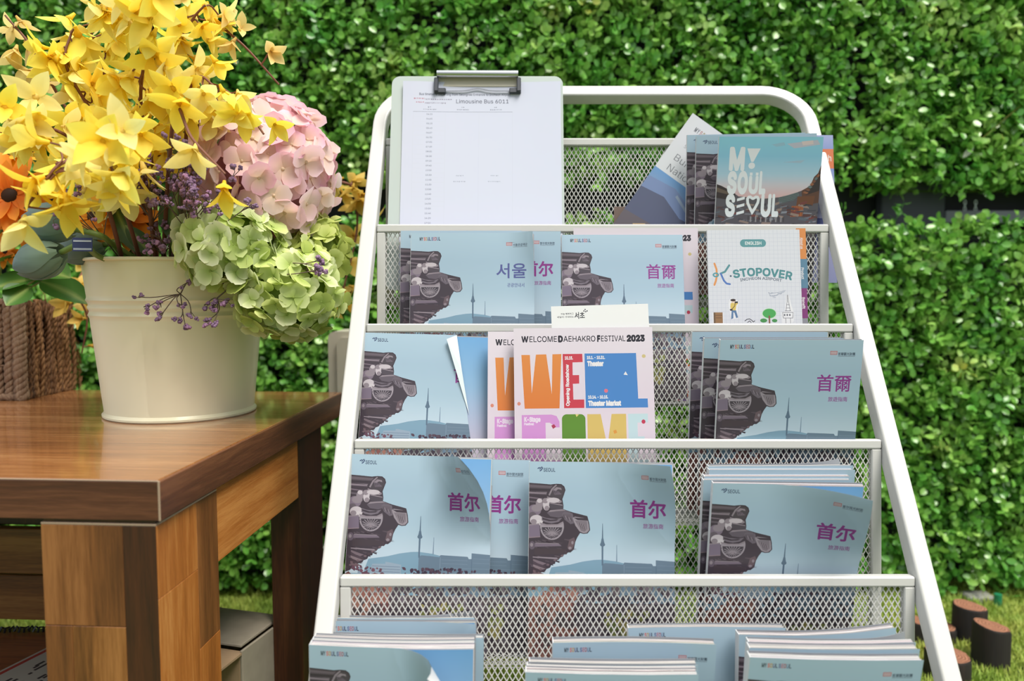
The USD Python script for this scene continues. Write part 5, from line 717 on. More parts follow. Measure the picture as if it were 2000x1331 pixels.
def stopover_art():
    a = Art(KW, KH, KW / 897); X = lambda x: x - 203; Y = lambda y: y - 95; S = lambda *c: pg(*[(X(x), Y(y)) for x, y in c])
    a.add(sbox(0, 0, 897, 1700), K(226, 228, 236)); gl = K(206, 210, 224)
    for k in range(1, 23): a.add(sbox(40 * k - 1.5, 0, 40 * k + 1.5, 1700), gl)
    for k in range(1, 42): a.add(sbox(0, 40 * k - 1.5, 897, 40 * k + 1.5), gl)
    teal = K(98, 156, 162); a.add(sbox(X(556), Y(225), X(734), Y(227)).buffer(37), teal); a.add(text('ENGLISH', X(566), Y(241), 30, 3, width=158), K(236, 240, 240))
    a.add(line([(X(408), Y(442)), (X(365), Y(505)), (X(322), Y(522))], 19), K(92, 150, 158)); a.add(line([(X(325), Y(524)), (X(352), Y(590)), (X(378), Y(620)), (X(410), Y(626))], 18), K(92, 128, 196))
    a.add(line([(X(265), Y(424)), (X(284), Y(480)), (X(286), Y(540)), (X(276), Y(590)), (X(260), Y(632))], 19), K(232, 158, 96)); a.add(ell(X(276), Y(535), 31, 24).difference(ell(X(276), Y(535), 16, 10)), K(92, 160, 172)); a.add(ell(X(420), Y(547), 10, 9), K(80, 100, 120))
    def arc(s, x0, x1, yb, rise, h, bold, col):
        tot = sum(GL[c][0] for c in s); p = 0
        for ch in s:
            adv = GL[ch][0]; t = (p + adv / 2) / tot; x = x0 + (x1 - x0) * t; y = yb - rise * (1 - (2 * t - 1) ** 2) + (24 * t if bold > 4 else 8 * t); sl = math.degrees(math.atan(-rise * 4 * (1 - 2 * t) / (x1 - x0)))
            if GL[ch][1] is not None:
                k = (x1 - x0) / tot; g = GL[ch][1].buffer(bold, quad_segs=2); g = affinity.affine_transform(g, [k, 0, 0, -h / 72.7, x - adv / 2 * k, y]); a.add(affinity.rotate(g, sl, origin=(x, y)), col)
            p += adv
    arc('STOPOVER', X(448), X(1008), Y(566), 32, 72, 5, K(86, 146, 152)); arc('INCHEON AIRPORT', X(512), X(912), Y(600), 20, 26, 2.4, K(96, 106, 124))
    sk = K(150, 160, 178)
    for q in ([(780, 708), (800, 722), (830, 716), (900, 706), (945, 690)], [(782, 712), (800, 745), (850, 740), (885, 722), (940, 702)], [(790, 742), (830, 748), (870, 735)], [(820, 760), (850, 758)], [(868, 718), (900, 728), (912, 712)], [(800, 722), (812, 710), (830, 716)]): a.add(line([(X(x), Y(y)) for x, y in q], 4), sk)
    wt = K(240, 240, 244); a.add(S((405, 770), (420, 765), (470, 780), (490, 800), (480, 850), (476, 960), (410, 968), (398, 870), (392, 820)), wt)
    a.add(S((412, 968), (420, 880), (462, 880), (480, 950), (462, 958), (446, 905), (436, 900), (434, 958)), K(98, 130, 170)); a.add(S((408, 850), (412, 815), (440, 795), (475, 800), (484, 815), (466, 834), (458, 882), (420, 880)), K(226, 200, 110)); a.add(ell(X(440), Y(795), 21, 17), K(236, 214, 196)); a.add(ell(X(436), Y(782), 26, 12), K(64, 50, 48)); a.add(sbox(X(452), Y(795), X(482), Y(812)), K(56, 54, 58)); a.add(line([(X(455), Y(812)), (X(450), Y(840)), (X(420), Y(872))], 6), K(86, 64, 50)); a.add(ell(X(416), Y(876), 14, 10), K(70, 62, 70))
    a.add(sbox(X(240), Y(905), X(334), Y(1010)).buffer(6), wt); a.add(sbox(X(244), Y(900), X(332), Y(1005)), K(158, 120, 84)); a.add(sbox(X(244), Y(925), X(332), Y(932)), K(124, 92, 66)); a.add(sbox(X(264), Y(950), X(322), Y(957)), K(124, 92, 66)); a.add(sbox(X(244), Y(900), X(262), Y(1005)), K(120, 96, 74))
    a.add(ell(X(782), Y(916), 72, 54), K(206, 232, 208)); a.add(ell(X(782), Y(914), 64, 46), K(80, 172, 92)); a.add(sbox(X(774), Y(935), X(790), Y(1010)), K(140, 96, 80)); a.add(ell(X(726), Y(982), 34, 20), K(76, 150, 84)); a.add(ell(X(832), Y(984), 26, 17), K(76, 150, 84))
    tk = K(92, 92, 104); a.add(S((955, 735), (975, 735), (1018, 905), (1018, 985), (1000, 1010), (905, 1010), (900, 910), (935, 890)), wt)
    for q in ([(960, 735), (958, 800), (945, 890)], [(968, 735), (972, 800), (985, 890)], [(912, 905), (1012, 905), (1008, 960), (916, 960), (912, 905)], [(935, 890), (990, 890)], [(940, 962), (940, 1010)], [(985, 962), (985, 1010)], [(952, 830), (978, 830)], [(948, 862), (982, 862)]): a.add(line([(X(x), Y(y)) for x, y in q], 4), tk)
    for x in (930, 955, 980): a.add(ell(X(x), Y(930), 7, 10), tk)
    a.add(line([(X(x), Y(y)) for x, y in ((545, 985), (565, 970), (590, 965), (610, 978), (625, 995), (640, 985))], 7), K(70, 66, 74)); a.add(line([(X(x), Y(y)) for x, y in ((570, 1000), (590, 985), (605, 1000))], 6), K(70, 66, 74))
    for k, c in enumerate(([(250, 1100), (420, 1090), (420, 1260), (250, 1270)], [(600, 1120), (760, 1110), (790, 1300), (580, 1300)])): a.add(S(*c), (K(210, 140, 110), K(140, 180, 200))[k])
    return a.build()
MW, MH = 0.138, 0.218
def citybook_art():
    a = Art(MW, MH, MW / 1375)
    a.add(sbox(0, 0, 1375, 2300), gradient([(0, K(142, 204, 222)), (250, K(140, 196, 222)), (500, K(178, 208, 226)), (640, K(212, 204, 212)), (780, K(222, 184, 184)), (1000, K(120, 110, 116)), (2300, K(100, 96, 104))]))
    for c, k in (([(900, 90), (1300, 40), (1340, 100), (1000, 150)], K(186, 188, 200)), ([(700, 100), (860, 70), (880, 110), (760, 130)], K(150, 188, 206)), ([(850, 330), (1150, 300), (1100, 340)], K(164, 188, 206)), ([(1090, 60), (1240, 45), (1250, 95), (1110, 110)], K(214, 198, 196))): a.add(pg(*c), k)
    dk, br, gr = K(58, 48, 50), K(96, 66, 56), K(104, 116, 118)
    a.add(pg((1375, 360), (1340, 470), (1290, 520), (1245, 640), (1140, 700), (1060, 730), (960, 760), (840, 790), (640, 810), (300, 780), (180, 700), (60, 640), (0, 620), (0, 1200), (1375, 1200)), K(92, 88, 96))
    a.add(pg((1375, 360), (1340, 470), (1290, 520), (1245, 640), (1140, 700), (1140, 740), (1180, 900), (1375, 860)), br)
    a.add(pg((1375, 400), (1352, 480), (1300, 560), (1260, 660), (1180, 700), (1200, 760), (1375, 700)), dk)
    for k in range(7): a.add(pg((1350 - 28 * k, 480 + 38 * k), (1366 - 22 * k, 500 + 38 * k), (1340 - 22 * k, 530 + 36 * k), (1322 - 28 * k, 512 + 36 * k)), (K(150, 96, 70), gr, K(120, 80, 66))[k % 3])
    a.add(pg((840, 790), (960, 760), (1090, 720), (1110, 760), (1040, 830), (840, 880)), gr)
    for k in range(4): a.add(line([(850, 800 + 20 * k), (980, 775 + 22 * k), (1090, 735 + 20 * k)], 7), K(74, 84, 88))
    a.add(pg((1090, 780), (1320, 770), (1300, 900), (1080, 900)), K(112, 72, 54)); a.add(pg((1020, 905), (1180, 900), (1170, 1040), (1010, 1050)), K(176, 104, 66))
    for k in range(7): a.add(sbox(1024 + 22 * k, 905, 1031 + 22 * k, 1045), K(110, 62, 44))
    a.add(pg((0, 620), (60, 640), (180, 700), (250, 740), (260, 840), (0, 800)), dk); a.add(pg((0, 660), (160, 720), (230, 770), (0, 720)), K(104, 90, 80))
    rnd = random.Random(3)
    for _ in range(150):
        x, y = rnd.uniform(-20, 1380), rnd.uniform(860, 1250); w, h = rnd.uniform(30, 130), rnd.uniform(10, 34); s = rnd.uniform(-30, 30)
        a.add(pg((x, y), (x + w, y + s), (x + w * .9, y + s + h), (x - w * .1, y + h)), rnd.choice([K(116, 120, 132), K(76, 74, 84), K(140, 144, 156), K(92, 62, 62), K(120, 66, 66), K(60, 58, 66), K(150, 130, 122), K(96, 104, 116)]))
    for k in range(15): a.add(sbox(440 + 34 * k, 1040 + (k % 3) * 6, 452 + 34 * k, 1120), K(170, 166, 168) if k % 2 else K(66, 60, 66))
    lw = gradient([(150, K(228, 230, 234)), (1050, K(244, 250, 255))])
    def fat(s, x, y, h, w, b=7): a.add(text(s, x, y, h, b, width=w, slant=0.0), lw)
    fat('M', 144, 420, 262, 205); a.add(pg((378, 152), (556, 152), (470, 326), (440, 326)), lw); a.add(ell(450, 376, 44, 42), lw)
    fat('S', 140, 728, 256, 128); fat('O', 278, 728, 256, 136); fat('U', 424, 728, 200, 124); a.add(sbox(432, 466, 468, 504), lw); a.add(sbox(512, 466, 548, 504), lw); fat('L', 562, 728, 256, 88)
    fat('S', 130, 1028, 256, 132)
    for y0 in (780, 870, 962): a.add(pg((282, y0 + 30), (384, y0), (384, y0 + 38), (282, y0 + 66)), lw)
    hq = [(0, 38), (24, 4), (60, 0), (92, 22), (126, 0), (164, 6), (186, 44), (178, 100), (140, 180), (92, 258), (46, 180), (8, 104)]; heart = pg(*[(402 + x, 768 + y) for x, y in hq]); a.add(heart.difference(heart.buffer(-36)), lw)
    fat('U', 602, 1028, 256, 136); fat('L', 752, 1028, 256, 90)
    return a.build()
PW, PH = 0.108, 0.225
def park_art():
    a = Art(PW, PH, PW / 150.0)                               # units: photograph pixels at its depth
    a.add(sbox(0, 0, 150, 400), K(232, 234, 240)); g = K(120, 122, 130)
    a.add(sbox(0, 128, 150, 400), gradient([(128, K(116, 166, 220)), (158, K(140, 168, 208)), (180, K(120, 132, 168)), (215, K(96, 100, 124)), (260, K(110, 100, 104)), (400, K(120, 108, 104))]))
    for c, k in (([(0, 150), (60, 142), (110, 160), (150, 156), (150, 200), (0, 190)], K(132, 152, 196)), ([(0, 176), (50, 168), (100, 186), (150, 178), (150, 240), (0, 240)], K(98, 104, 132)), ([(0, 232), (70, 226), (150, 240), (150, 270), (0, 270)], K(112, 104, 112)), ([(30, 246), (50, 232), (66, 252), (40, 262)], K(196, 168, 130)), ([(70, 150), (120, 172), (118, 176), (68, 155)], K(170, 186, 208))): a.add(pg(*c), k)
    a.add(text('Bukhansan', 20, 97, 14, -0.9, width=104), g); a.add(text('National Park', 20, 121, 14, -0.9, width=122), g); a.add(text('Seoul', 24, 52, 9, -.8, width=34), g); a.add(text('Seoul', 24, 66, 7, -.8, width=22), g)
    x = 22
    for s, c in (('M', K(70, 74, 84)), ('Y', K(120, 124, 140)), ('S', K(190, 140, 140)), ('O', K(170, 160, 120)), ('U', K(110, 100, 130)), ('L', K(80, 84, 94)), ('S', K(120, 120, 150)), ('E', K(180, 130, 150)), ('O', K(120, 120, 130)), ('U', K(100, 120, 150)), ('L', K(80, 84, 94))): a.add(text(s, x, 28, 9, 4, width=4.4), c); x += 6
    return a.build()
def sheet_art():
    W = 0.210; a = Art(W, 0.297, W / 1240); X = lambda x: (x - 228) * .995; Y = lambda y: (y - 150) * 1.03   # from the zoomed photograph
    a.add(sbox(0, 0, 1240, 1900), K(222, 226, 244)); ink, gy, rd = K(70, 74, 96), K(168, 174, 192), K(196, 120, 136)
    a.add(text('Bus timetable departing from Seongnae Entrance to Incheon Airport', X(356), Y(268), 20, 1.5, width=716), ink)
    a.add(text('Limousine Bus 6011', X(645), Y(334), 34, 1.0, width=412), K(96, 98, 116))
    rnd = random.Random(2)
    def dashes(x0, x1, y, col, h=11):
        x = x0
        while x < x1: w = rnd.uniform(4, 9); a.add(sbox(X(x), Y(y), X(min(x + w, x1)), Y(y + h * rnd.uniform(.6, 1))), col); x += w + rnd.uniform(4, 9)
    dashes(316, 400, 292, rd); dashes(404, 622, 298, K(140, 130, 152)); dashes(334, 400, 324, rd); dashes(404, 566, 330, K(140, 130, 152))
    for x0, x1 in ((428, 456), (692, 716), (950, 976)): dashes(x0, x1, 366, K(130, 134, 152), 9)
    for x0, x1 in ((392, 494), (656, 748), (918, 1010)): dashes(x0, x1, 386, K(130, 134, 152), 9)
    a.add(sbox(X(312), Y(408), X(1094), Y(411)), K(150, 154, 172))
    for x in (312, 564, 828, 1092): a.add(sbox(X(x), Y(412), X(x + 1.5), Y(1800)), K(214, 218, 232))
    for k in range(30): a.add(sbox(X(312), Y(452 + 39.8 * k), X(564), Y(453 + 39.8 * k)), K(218, 222, 234))
    for k, s in enumerate('04:25 04:55 05:15 05:40 06:07 06:30 07:00 07:30 08:00 08:30 09:20 09:40 10:00 10:30 11:00 11:30 12:00 12:40 13:20 14:00 15:00 15:40 16:20 17:00'.split()): a.add(text(s, X(416), Y(437 + 39.8 * k), 13, 1, width=46), K(112, 116, 136))
    for x in (656, 924): dashes(x, x + 58, 950, K(160, 164, 182), 8); dashes(x - 20, x + 76, 999, K(160, 164, 182), 8)
    return a.build()
def envelope_art():
    W = .117; a = Art(W, .235, W / 800); a.add(sbox(0, 0, 800, 1700), K(246, 246, 246)); ink = K(60, 60, 66)
    a.add(text('서초', 190, 104, 52, 2.5, width=84), ink); a.add(text('오늘 행복하고', 78, 72, 15, 2, width=106), K(96, 96, 102)); a.add(text('내일이 기대되는', 46, 98, 15, 2, width=138), K(96, 96, 102))
    for (x, y) in ((280, 34), (296, 46), (284, 52), (270, 46)): a.add(ell(x, y, 6, 6), K(110, 110, 116))
    return a.build()
def blue_art():
    W = .1; a = Art(W, .21, W / 150); a.add(sbox(0, 0, 150, 400), gradient([(0, K(170, 178, 220)), (60, K(110, 140, 206)), (120, K(186, 184, 222)), (400, K(120, 130, 180))])); a.add(sbox(0, 30, 150, 72), K(226, 128, 84)); a.add(text('English', 96, 56, 13, 2, width=48), K(240, 230, 226))
    for k in range(6): a.add(sbox(10 + 24 * k, 150 + (k * 37) % 30, 28 + 24 * k, 240), K(80, 88, 150))
    return a.build()

# ================================================================ booklets on the rack
class Frame:
    def __init__(s, px, py, Zt, Zb, h, roll=0.0, yaw=0.0):    # the top left corner as surveyed; Zb: how far the foot stands
        r, w_ = math.radians(roll), math.radians(yaw); k = (Zt - Zb) / h; c = math.sqrt(1 - k * k)
        ey = np.array([-math.sin(r) * c, math.cos(r) * c, k]); ex = np.array([math.cos(r) * math.cos(w_), math.sin(r) * math.cos(w_), math.sin(w_)])
        ex -= ey * (ex @ ey); ex /= np.linalg.norm(ex); W = lambda q: q[0] * R_ + q[1] * U_ + q[2] * F_
        s.ex, s.ey = W(ex), W(ey); s.en = np.cross(s.ex, s.ey); s.o = P(px, py, Zt) - s.ey * h
    def __call__(s, x, y, n): return s.o + np.multiply.outer(x, s.ex) + np.multiply.outer(y, s.ey) + np.multiply.outer(n, s.en)
def bender(w, h, curl=None, bow=0.0, wave=0.0):
    def f(x, y):
        n = bow * np.sin(np.pi * np.clip(x / w, 0, 1)) * (0.25 + 0.75 * y / h) + wave * np.sin(2 * np.pi * x / w + 1) * (y / h) ** 2; X = np.array(x, float)
        if curl:
            xt, xb, rt, rb = curl; t = np.clip(y / h, 0, 1); xs = xb + (xt - xb) * t; t2 = np.clip((t - .56) / .44, 0, 1); R = 1 / (1 / rb + (1 / rt - 1 / rb) * t2); s = np.maximum(0, x - xs); a = np.minimum(s / R, 1.9)
            X = np.where(s > 0, xs + R * np.sin(a) + (s - a * R) * np.cos(a), x); n = n + np.where(s > 0, R * (1 - np.cos(a)) + (s - a * R) * np.sin(a), 0)
        return X, n
    return f
def sheet(name, fr, art, bend, parent, n0=0.0004, mat='print', th=0.0003, label=None, back=(236, 236, 238)):
    xy, T, C = art
    def at(q, off): X, n = bend(q[:, 0], q[:, 1]); return fr(X, q[:, 1], n + off)
    e = 4e-4; v = at(xy, n0); dx = at(xy + [e, 0], n0) - at(xy - [e, 0], n0); dy = at(xy + [0, e], n0) - at(xy - [0, e], n0); N = np.cross(dx, dy); N /= np.linalg.norm(N, axis=1, keepdims=True)
    V = np.vstack([v, v - N * th]); Fc = np.vstack([T, T[:, ::-1] + len(v)])
    return obj(name, (V, Fc), mat, parent, col=np.vstack([C, np.repeat(lin(back, .66)[None], len(v), 0)]), normals=np.vstack([N, -N]), label=label)
def flat_art(w, h, col, unit=0.001):
    a = Art(w, h, unit); a.add(sbox(0, 0, w / unit, h / unit), col); return a.build()
def block(fr, w, h, t, bend, n1, rng, layers, parent):
    V, Fc, C, n = [], [], [], 0; xs = np.linspace(0.0006, w - 0.0012, 15); edges = np.linspace(-t + .0005, n1, layers + 1)
    for k in range(layers):
        hh = h - 0.0008 - abs(rng.normal(0, .0009)); wv = rng.normal(0, .0006) if 0 < k < layers - 1 else 0.0; c = np.array([236, 231, 229]) - rng.uniform(0, 1) ** 2 * 60 + rng.normal(0, 3, 3)
        for side in range(len(xs)):
            x = xs[side:side + 1]; X, b = bend(x, np.array([h])); b = b - abs(wv * math.sin(9 * x[0] / w))
            X2, b2 = bend(x, np.array([0.0]))
            ring = np.vstack([fr(X2, np.array([0.0002]), b2 + edges[k]), fr(X, np.array([hh]), b + edges[k]), fr(X, np.array([hh]), b + edges[k + 1] - .00006), fr(X2, np.array([0.0002]), b2 + edges[k + 1] - .00006)])
            V.append(ring); C.append(np.repeat(lin(c, .6)[None], 4, 0))
            if side:
                for q in range(4):
                    a, d = n - 4 + q, n - 4 + (q + 1) % 4; Fc.append([a, d, d + 4, a + 4])
            n += 4
        s0 = n - 4 * len(xs); Fc.append([s0 + 3, s0 + 2, s0 + 1, s0]); Fc.append([n - 4, n - 3, n - 2, n - 1])
    obj('page_block', (np.vstack(V), np.array(Fc)), 'paper', parent, col=np.vstack(C))
ARTS = {}
def art(key):
    if key not in ARTS:
        ARTS[key] = (guide_art(key[0], key[1]) if len(key) == 2 else {'fest': festival_art, 'stop': stopover_art, 'city': citybook_art, 'park': park_art, 'sheet': sheet_art, 'env': envelope_art, 'blue': blue_art}[key]())
    return ARTS[key]
rb = np.random.default_rng(21)
INNER = flat_art(GW - .002, GH - .002, gradient([(0, K(120, 176, 226)), (60, K(150, 190, 226)), (140, K(206, 196, 214)), (230, K(214, 200, 210))]))
BACKC = lambda w, h: flat_art(w, h, K(168, 172, 180))
def booklet(name, label, cat, key, w, h, pos, t=0.006, curl=None, bow=0.0, wave=0.0, group=None, inner=False, tabs=False, layers=5, back_curl=None, cover=None, flap=None):
    fr = Frame(*pos[:4], h, *pos[4:]); th = thing(name, label, cat, fr(w / 2, 0.0, -t / 2), group)
    cb = bender(w, h, curl, bow, wave); fb = bender(w, h, None, bow, wave)
    sheet('front_cover', fr, cover or art(key), cb, th)
    if inner: sheet('title_page', fr, INNER, fb, th, n0=-0.0003, mat='paper', label='pale blue first page behind the curling cover')
    if t > .0015:
        block(fr, w, h, t, fb, -0.0007 if inner else 0.0, rb, layers, th)
        xs = np.linspace(0, h, 2); c = [fr(*q) for q in ((-.0003, 0, -t), (.0006, 0, -t), (.0006, 0, .0003), (-.0003, 0, .0003), (-.0003, h, -t), (.0006, h, -t), (.0006, h, .0003), (-.0003, h, .0003))]
        obj('spine', hexa(c), 'paper', th, col=lin((222, 224, 226), .66))
        sheet('back_cover', fr, BACKC(w, h), bender(w, h, back_curl, bow, wave), th, n0=-t - .0001)
    if flap is not None: flap(fr, th)
    return th, fr
G = 'city guide booklets on the brochure rack'
CN, CNM, TW, KR, TWS = ('cn', 'seoul'), ('cn', 'my'), ('tw', 'my'), ('kr', 'my'), ('tw', 'seoul')
def guide(label, key, *pos, **kw): return booklet('guide_booklet', label, 'booklet', key, GW, GH, pos, group=G, **kw)

# --- top tier
fr = Frame(766, 149, 1.092, 1.036, 0.313); CWD, CHT = 0.2425, 0.313
cb = thing('clipboard', 'pale green plastic clipboard with a metal clip, standing at the left of the top tier', 'clipboard', fr(CWD / 2, 0, 0))
rr = sbox(.012, .012, CWD - .012, CHT - .012).buffer(.012, quad_segs=6); bm = trimesh.creation.extrude_polygon(rr, .0026, engine='earcut')
obj('board', (fr(bm.vertices[:, 0], bm.vertices[:, 1], bm.vertices[:, 2] - .0026), bm.faces), 'clipboard_plastic', cb, smooth=35)
cx0, cx1 = .0605, .183
obj('clip_bar', tube(fr(np.array([cx0 + .004, cx1 - .004]), np.array([CHT - .001] * 2), np.array([.008] * 2)), .0052, 14), 'chrome', cb, label='shiny metal clip bar', smooth=50)
obj('clip_plate', boxm(fr(0, 0, 0), fr.ex, fr.ey, fr.en, cx0 + .005, cx1 - .005, CHT - .017, CHT - .003, .0006, .0022, .0004), 'beige_plastic', cb, label='cream clip plate')
for s, x in ((1, cx0), (-1, cx1)):
    L = cat_([boxm(fr(0, 0, 0), fr.ex, fr.ey, fr.en, *sorted((x, x + s * .006)), CHT - .0275, CHT - .006, .0008, .009, .0012), boxm(fr(0, 0, 0), fr.ex, fr.ey, fr.en, *sorted((x, x + s * .0165)), CHT - .0285, CHT - .0205, .0008, .006, .0012)])
    obj('clip_jaw', L, 'dark_plastic', cb, label='dark grey plastic clip corner')
q = np.linspace(0, 1, 25); wx = cx0 + .014 + q * (cx1 - cx0 - .028); wy = CHT - .0245 + .0035 * np.exp(-((q - .5) / .13) ** 2)
obj('clip_wire', tube(fr(wx, wy, np.full(25, .0035)), .0009, 6), 'chrome', cb)
SW, SH = .210, .297
fs = Frame(766, 149, 1.092, 1.036, 0.313); fs.o = fr(.0165, .006, .0006)
sh = thing('timetable_sheet', 'white printed bus timetable held on the clipboard', 'paper', fs(.1, 0, 0))
sh_bend = lambda x, y: (x * 1.06, .004 * np.exp(-((x - .0) / .05) ** 2) * (y / SH) ** 4 + .003 * np.exp(-((x - SW) / .04) ** 2) * (y / SH) ** 3)
sheet('printed_page', fs, art('sheet'), sh_bend, sh, n0=.0004, mat='paper')
booklet('park_leaflet', 'white and blue mountain park leaflet tilted sideways behind the top tier booklets', 'leaflet', 'park', PW, PH, (1353, 221, 1.090, 1.088, -35.6, 0), t=.0008)
fr = Frame(1199, 404, 1.0955, 1.0945, .09); lf = thing('leaflet', 'small brown corner of a leaflet peeking out below the tilted park leaflet', 'leaflet', fr(.02, 0, 0))
sheet('front_cover', fr, flat_art(.05, .09, K(128, 108, 98)), bender(.05, .09), lf)
booklet('language_leaflet', 'blue leaflet with an orange tag, sticking out at the right of the top tier', 'leaflet', 'blue', .1, .12, (1491, 387, 1.078, 1.07), t=.001)
guide('rear guide of the top right stack, its spine farther left', CN, 1342, 264, 1.066, 1.088, .5, -4, t=.004)
guide('pale blue guide in the top tier just behind the glossy sunset-roof booklet', CN, 1360, 266, 1.050, 1.080, .8, -5, t=.004)
booklet('city_booklet', 'glossy booklet with big white letters over a sunset roof photo, right of the top tier', 'booklet', 'city', MW, MH, (1405, 267, 1.024, 1.066, -.2, -1.0), t=.003)
# --- second tier
booklet('festival_leaflet', 'pink festival leaflet mostly hidden behind a guide in the second tier', 'leaflet', 'fest', FW, FH, (1120, 446, 1.022, 1.012), t=.0012)
guide('guide at far left of the second tier, only its left strip showing', KR, 783, 451, 1.020, 1.004, 0, 0, t=.003)
guide('guide with purple title in the second tier, half covered by its left neighbour', CNM, 858, 452, 1.012, .998, 0, 0, t=.003)
guide('pale blue guide with indigo Korean title, front left of the second tier', KR, 803, 456, 1.000, .976, 0, 0, t=.003, curl=(.118, .150, .07, 3.), bow=.003)
guide('guide with purple title above the white envelope, middle of the second tier', TW, 1097, 459, 1.018, .990, 0, 0, t=.003)
th, fr = booklet('stopover_booklet', 'white grid-paper booklet with cartoon drawings and coloured index tabs, right of the second tier', 'booklet', 'stop', KW, KH, (1381, 450, 1.000, .984, .4), t=.003)
for nm, c, v0, v1, xo, s in (('orange', (224, 146, 82), -.002, .0385, .0086, 'About us'), ('blue-grey', (98, 138, 164), .0385, .0768, .0094, 'Product'), ('purple', (136, 60, 124), .0768, .1160, .0078, 'Benefit'), ('grey', (150, 150, 160), .1162, .1540, .0078, '')):
    a = Art(xo + .004, v1 - v0, .0001); H = (v1 - v0) * 1e4; a.add(sbox(0, 0, (xo + .004) * 1e4, H).buffer(0), K(*c))
    if s: a.add(affinity.rotate(text(s, 52, H / 2 - 80, 34, 3, width=150), 90, origin=(52, H / 2 - 80)), K(236, 232, 236))
    f2 = Frame(1381, 450, 1.0, .984, KH, .4); f2.o = fr(KW - .004, KH - v1, -.001)
    sheet('index_tab', f2, a.build(), bender(.1, .1), th, n0=0.0, label=nm + ' index tab')
# --- third tier
fold_t, fold_b = .113, .150
CLIP = [(0, 0), (fold_b, 0), (fold_t, GH), (0, GH)]; folded = guide_art('tw', 'seoul'); CLIP = None
def peel(fr, th):                                             # the cover's corner, folded over towards the viewer
    a, b, c = fr(fold_t, GH, .0006), fr(fold_t - .012, GH - .0065, .006), fr(.1318, GH - .098, .0006); d = fr(.1212, GH - .045, .0022)
    v = np.array([a, d, c, b]); N = np.repeat(np.cross(v[2] - v[0], v[3] - v[0])[None], 4, 0)
    obj('folded_corner', trimesh.Trimesh(np.vstack([v, v - fr.en * .0003]), [[0, 1, 3], [1, 2, 3], [4, 7, 5], [5, 7, 6]], process=False), 'paper', th, col=lin((226, 236, 238), .68), label='white back of the folded-over cover corner')
guide('guide with a folded-over cover corner, left end of the third tier', TWS, 714, 650, .950, .908, -1.6, 0, t=.004, cover=folded, inner=True, flap=peel)
booklet('festival_leaflet', 'pink festival leaflet in the third tier, the rear one showing only its left strip', 'leaflet', 'fest', FW, FH, (953, 648, .932, .898), t=.0012)
booklet('paper_envelope', 'white envelope standing up behind the front festival leaflet', 'envelope', 'env', .117, .235, (1076, 599, .926, .894, 1.6), t=.001)
booklet('festival_leaflet', 'pink festival leaflet with big coloured letters, front of the third tier', 'leaflet', 'fest', FW, FH, (1003, 642, .917, .8925, .6), t=.0012)
guide('guide at the back of the stack at the right of the third tier', TWS, 1352, 649, .908, .935, 0, 0, t=.005, bow=-.002)
guide('middle guide of the right stack in the third tier, a thin strip of it showing', CN, 1376, 661, .884, .920, 0, 0, t=.006)
guide('front guide with purple title at the right of the third tier', TW, 1407, 664, .864, .905, .1, -1, t=.005)
# --- fourth tier
guide('guide behind the curling one, left of the fourth tier, its left side hidden', CN, 762, 894, .874, .856, -1.2, 0, t=.005)
guide('guide with a forward-curling cover at the left end of the fourth tier', CN, 688, 887, .872, .838, -1.6, 0, t=.004, curl=(.072, .150, .052, 3.), inner=True)
guide('guide with purple title in the middle of the fourth tier, its cover slightly curled', CN, 1034, 902, .850, .834, -.6, 0, t=.004, curl=(.06, .13, .11, 3.), inner=True)
guide('rearmost guide of the right stack on the fourth tier, brown back cover curling up', CN, 1384, 911, .850, .876, .3, 0, t=.008, back_curl=(.09, .16, -.12, -2.0))
guide('second guide from the back of the right stack on the fourth tier', CNM, 1385, 918, .842, .871, 0, 0, t=.009)
guide('third guide from the back of the right stack on the fourth tier', CN, 1376, 931, .834, .866, 0, 0, t=.009)
guide('guide just behind the front one of the right stack on the fourth tier', CN, 1374, 938, .826, .861, 0, 0, t=.009, inner=True)
guide('front guide of the right stack on the fourth tier, leaning out over the bar', CN, 1393, 944, .810, .852, -.6, -.8, t=.007, curl=(.05, .11, .14, 3.), inner=True)
# --- bottom tier
B = dict(layers=8)
guide('rear guide of the left pile in the bottom tier, dark back cover curling', CNM, 627, 1207, .800, .806, 0, 0, t=.007, bow=.002, back_curl=(.10, .16, -.14, -2.), **B)
guide('second guide from the back of the left pile in the bottom tier', CNM, 628, 1213, .792, .800, -.2, 0, t=.004, bow=.001, curl=(.09, .15, .3, 3.), inner=True, **B)
guide('third guide from the back of the left pile in the bottom tier', TW, 634, 1242, .772, .790, -.8, 0, t=.008, bow=.002, **B)
guide('guide two behind the front of the left pile in the bottom tier', TW, 612, 1247, .759, .782, -.9, 0, t=.010, bow=.003, **B)
guide('guide just behind the front of the left pile in the bottom tier', CNM, 608, 1253, .750, .774, -.9, 0, t=.009, bow=.003, **B)
guide('front guide of the left pile in the bottom tier, its right side curling down', TW, 604, 1260, .740, .766, -1.0, 0, t=.009, bow=.003, curl=(.080, .115, .042, 3.), inner=True, **B)
guide('pale blue guide standing farthest back in the middle of the bottom tier', TW, 1227, 1227, .786, .800, .5, -1, t=.009, bow=-.002, **B)
guide('guide behind the front pile in the middle of the bottom tier', TW, 1080, 1256, .752, .785, -.6, 0, t=.010, bow=-.003, **B)
guide('rear guide of the front pile in the middle of the bottom tier', TW, 1034, 1297, .729, .772, -.4, 0, t=.010, bow=.002, **B)
guide('middle guide of the front pile in the middle of the bottom tier', CNM, 1030, 1305, .720, .766, -.6, 0, t=.009, bow=.002, **B)
guide('front guide of the front pile in the middle of the bottom tier', TW, 1027, 1313, .711, .758, -.8, 0, t=.009, bow=.002, **B)
guide('rear guide of the right pile in the bottom tier, slumped and showing its brown spine', CNM, 1443, 1240, .768, .795, 1.5, 2, t=.010, bow=.008, **B)
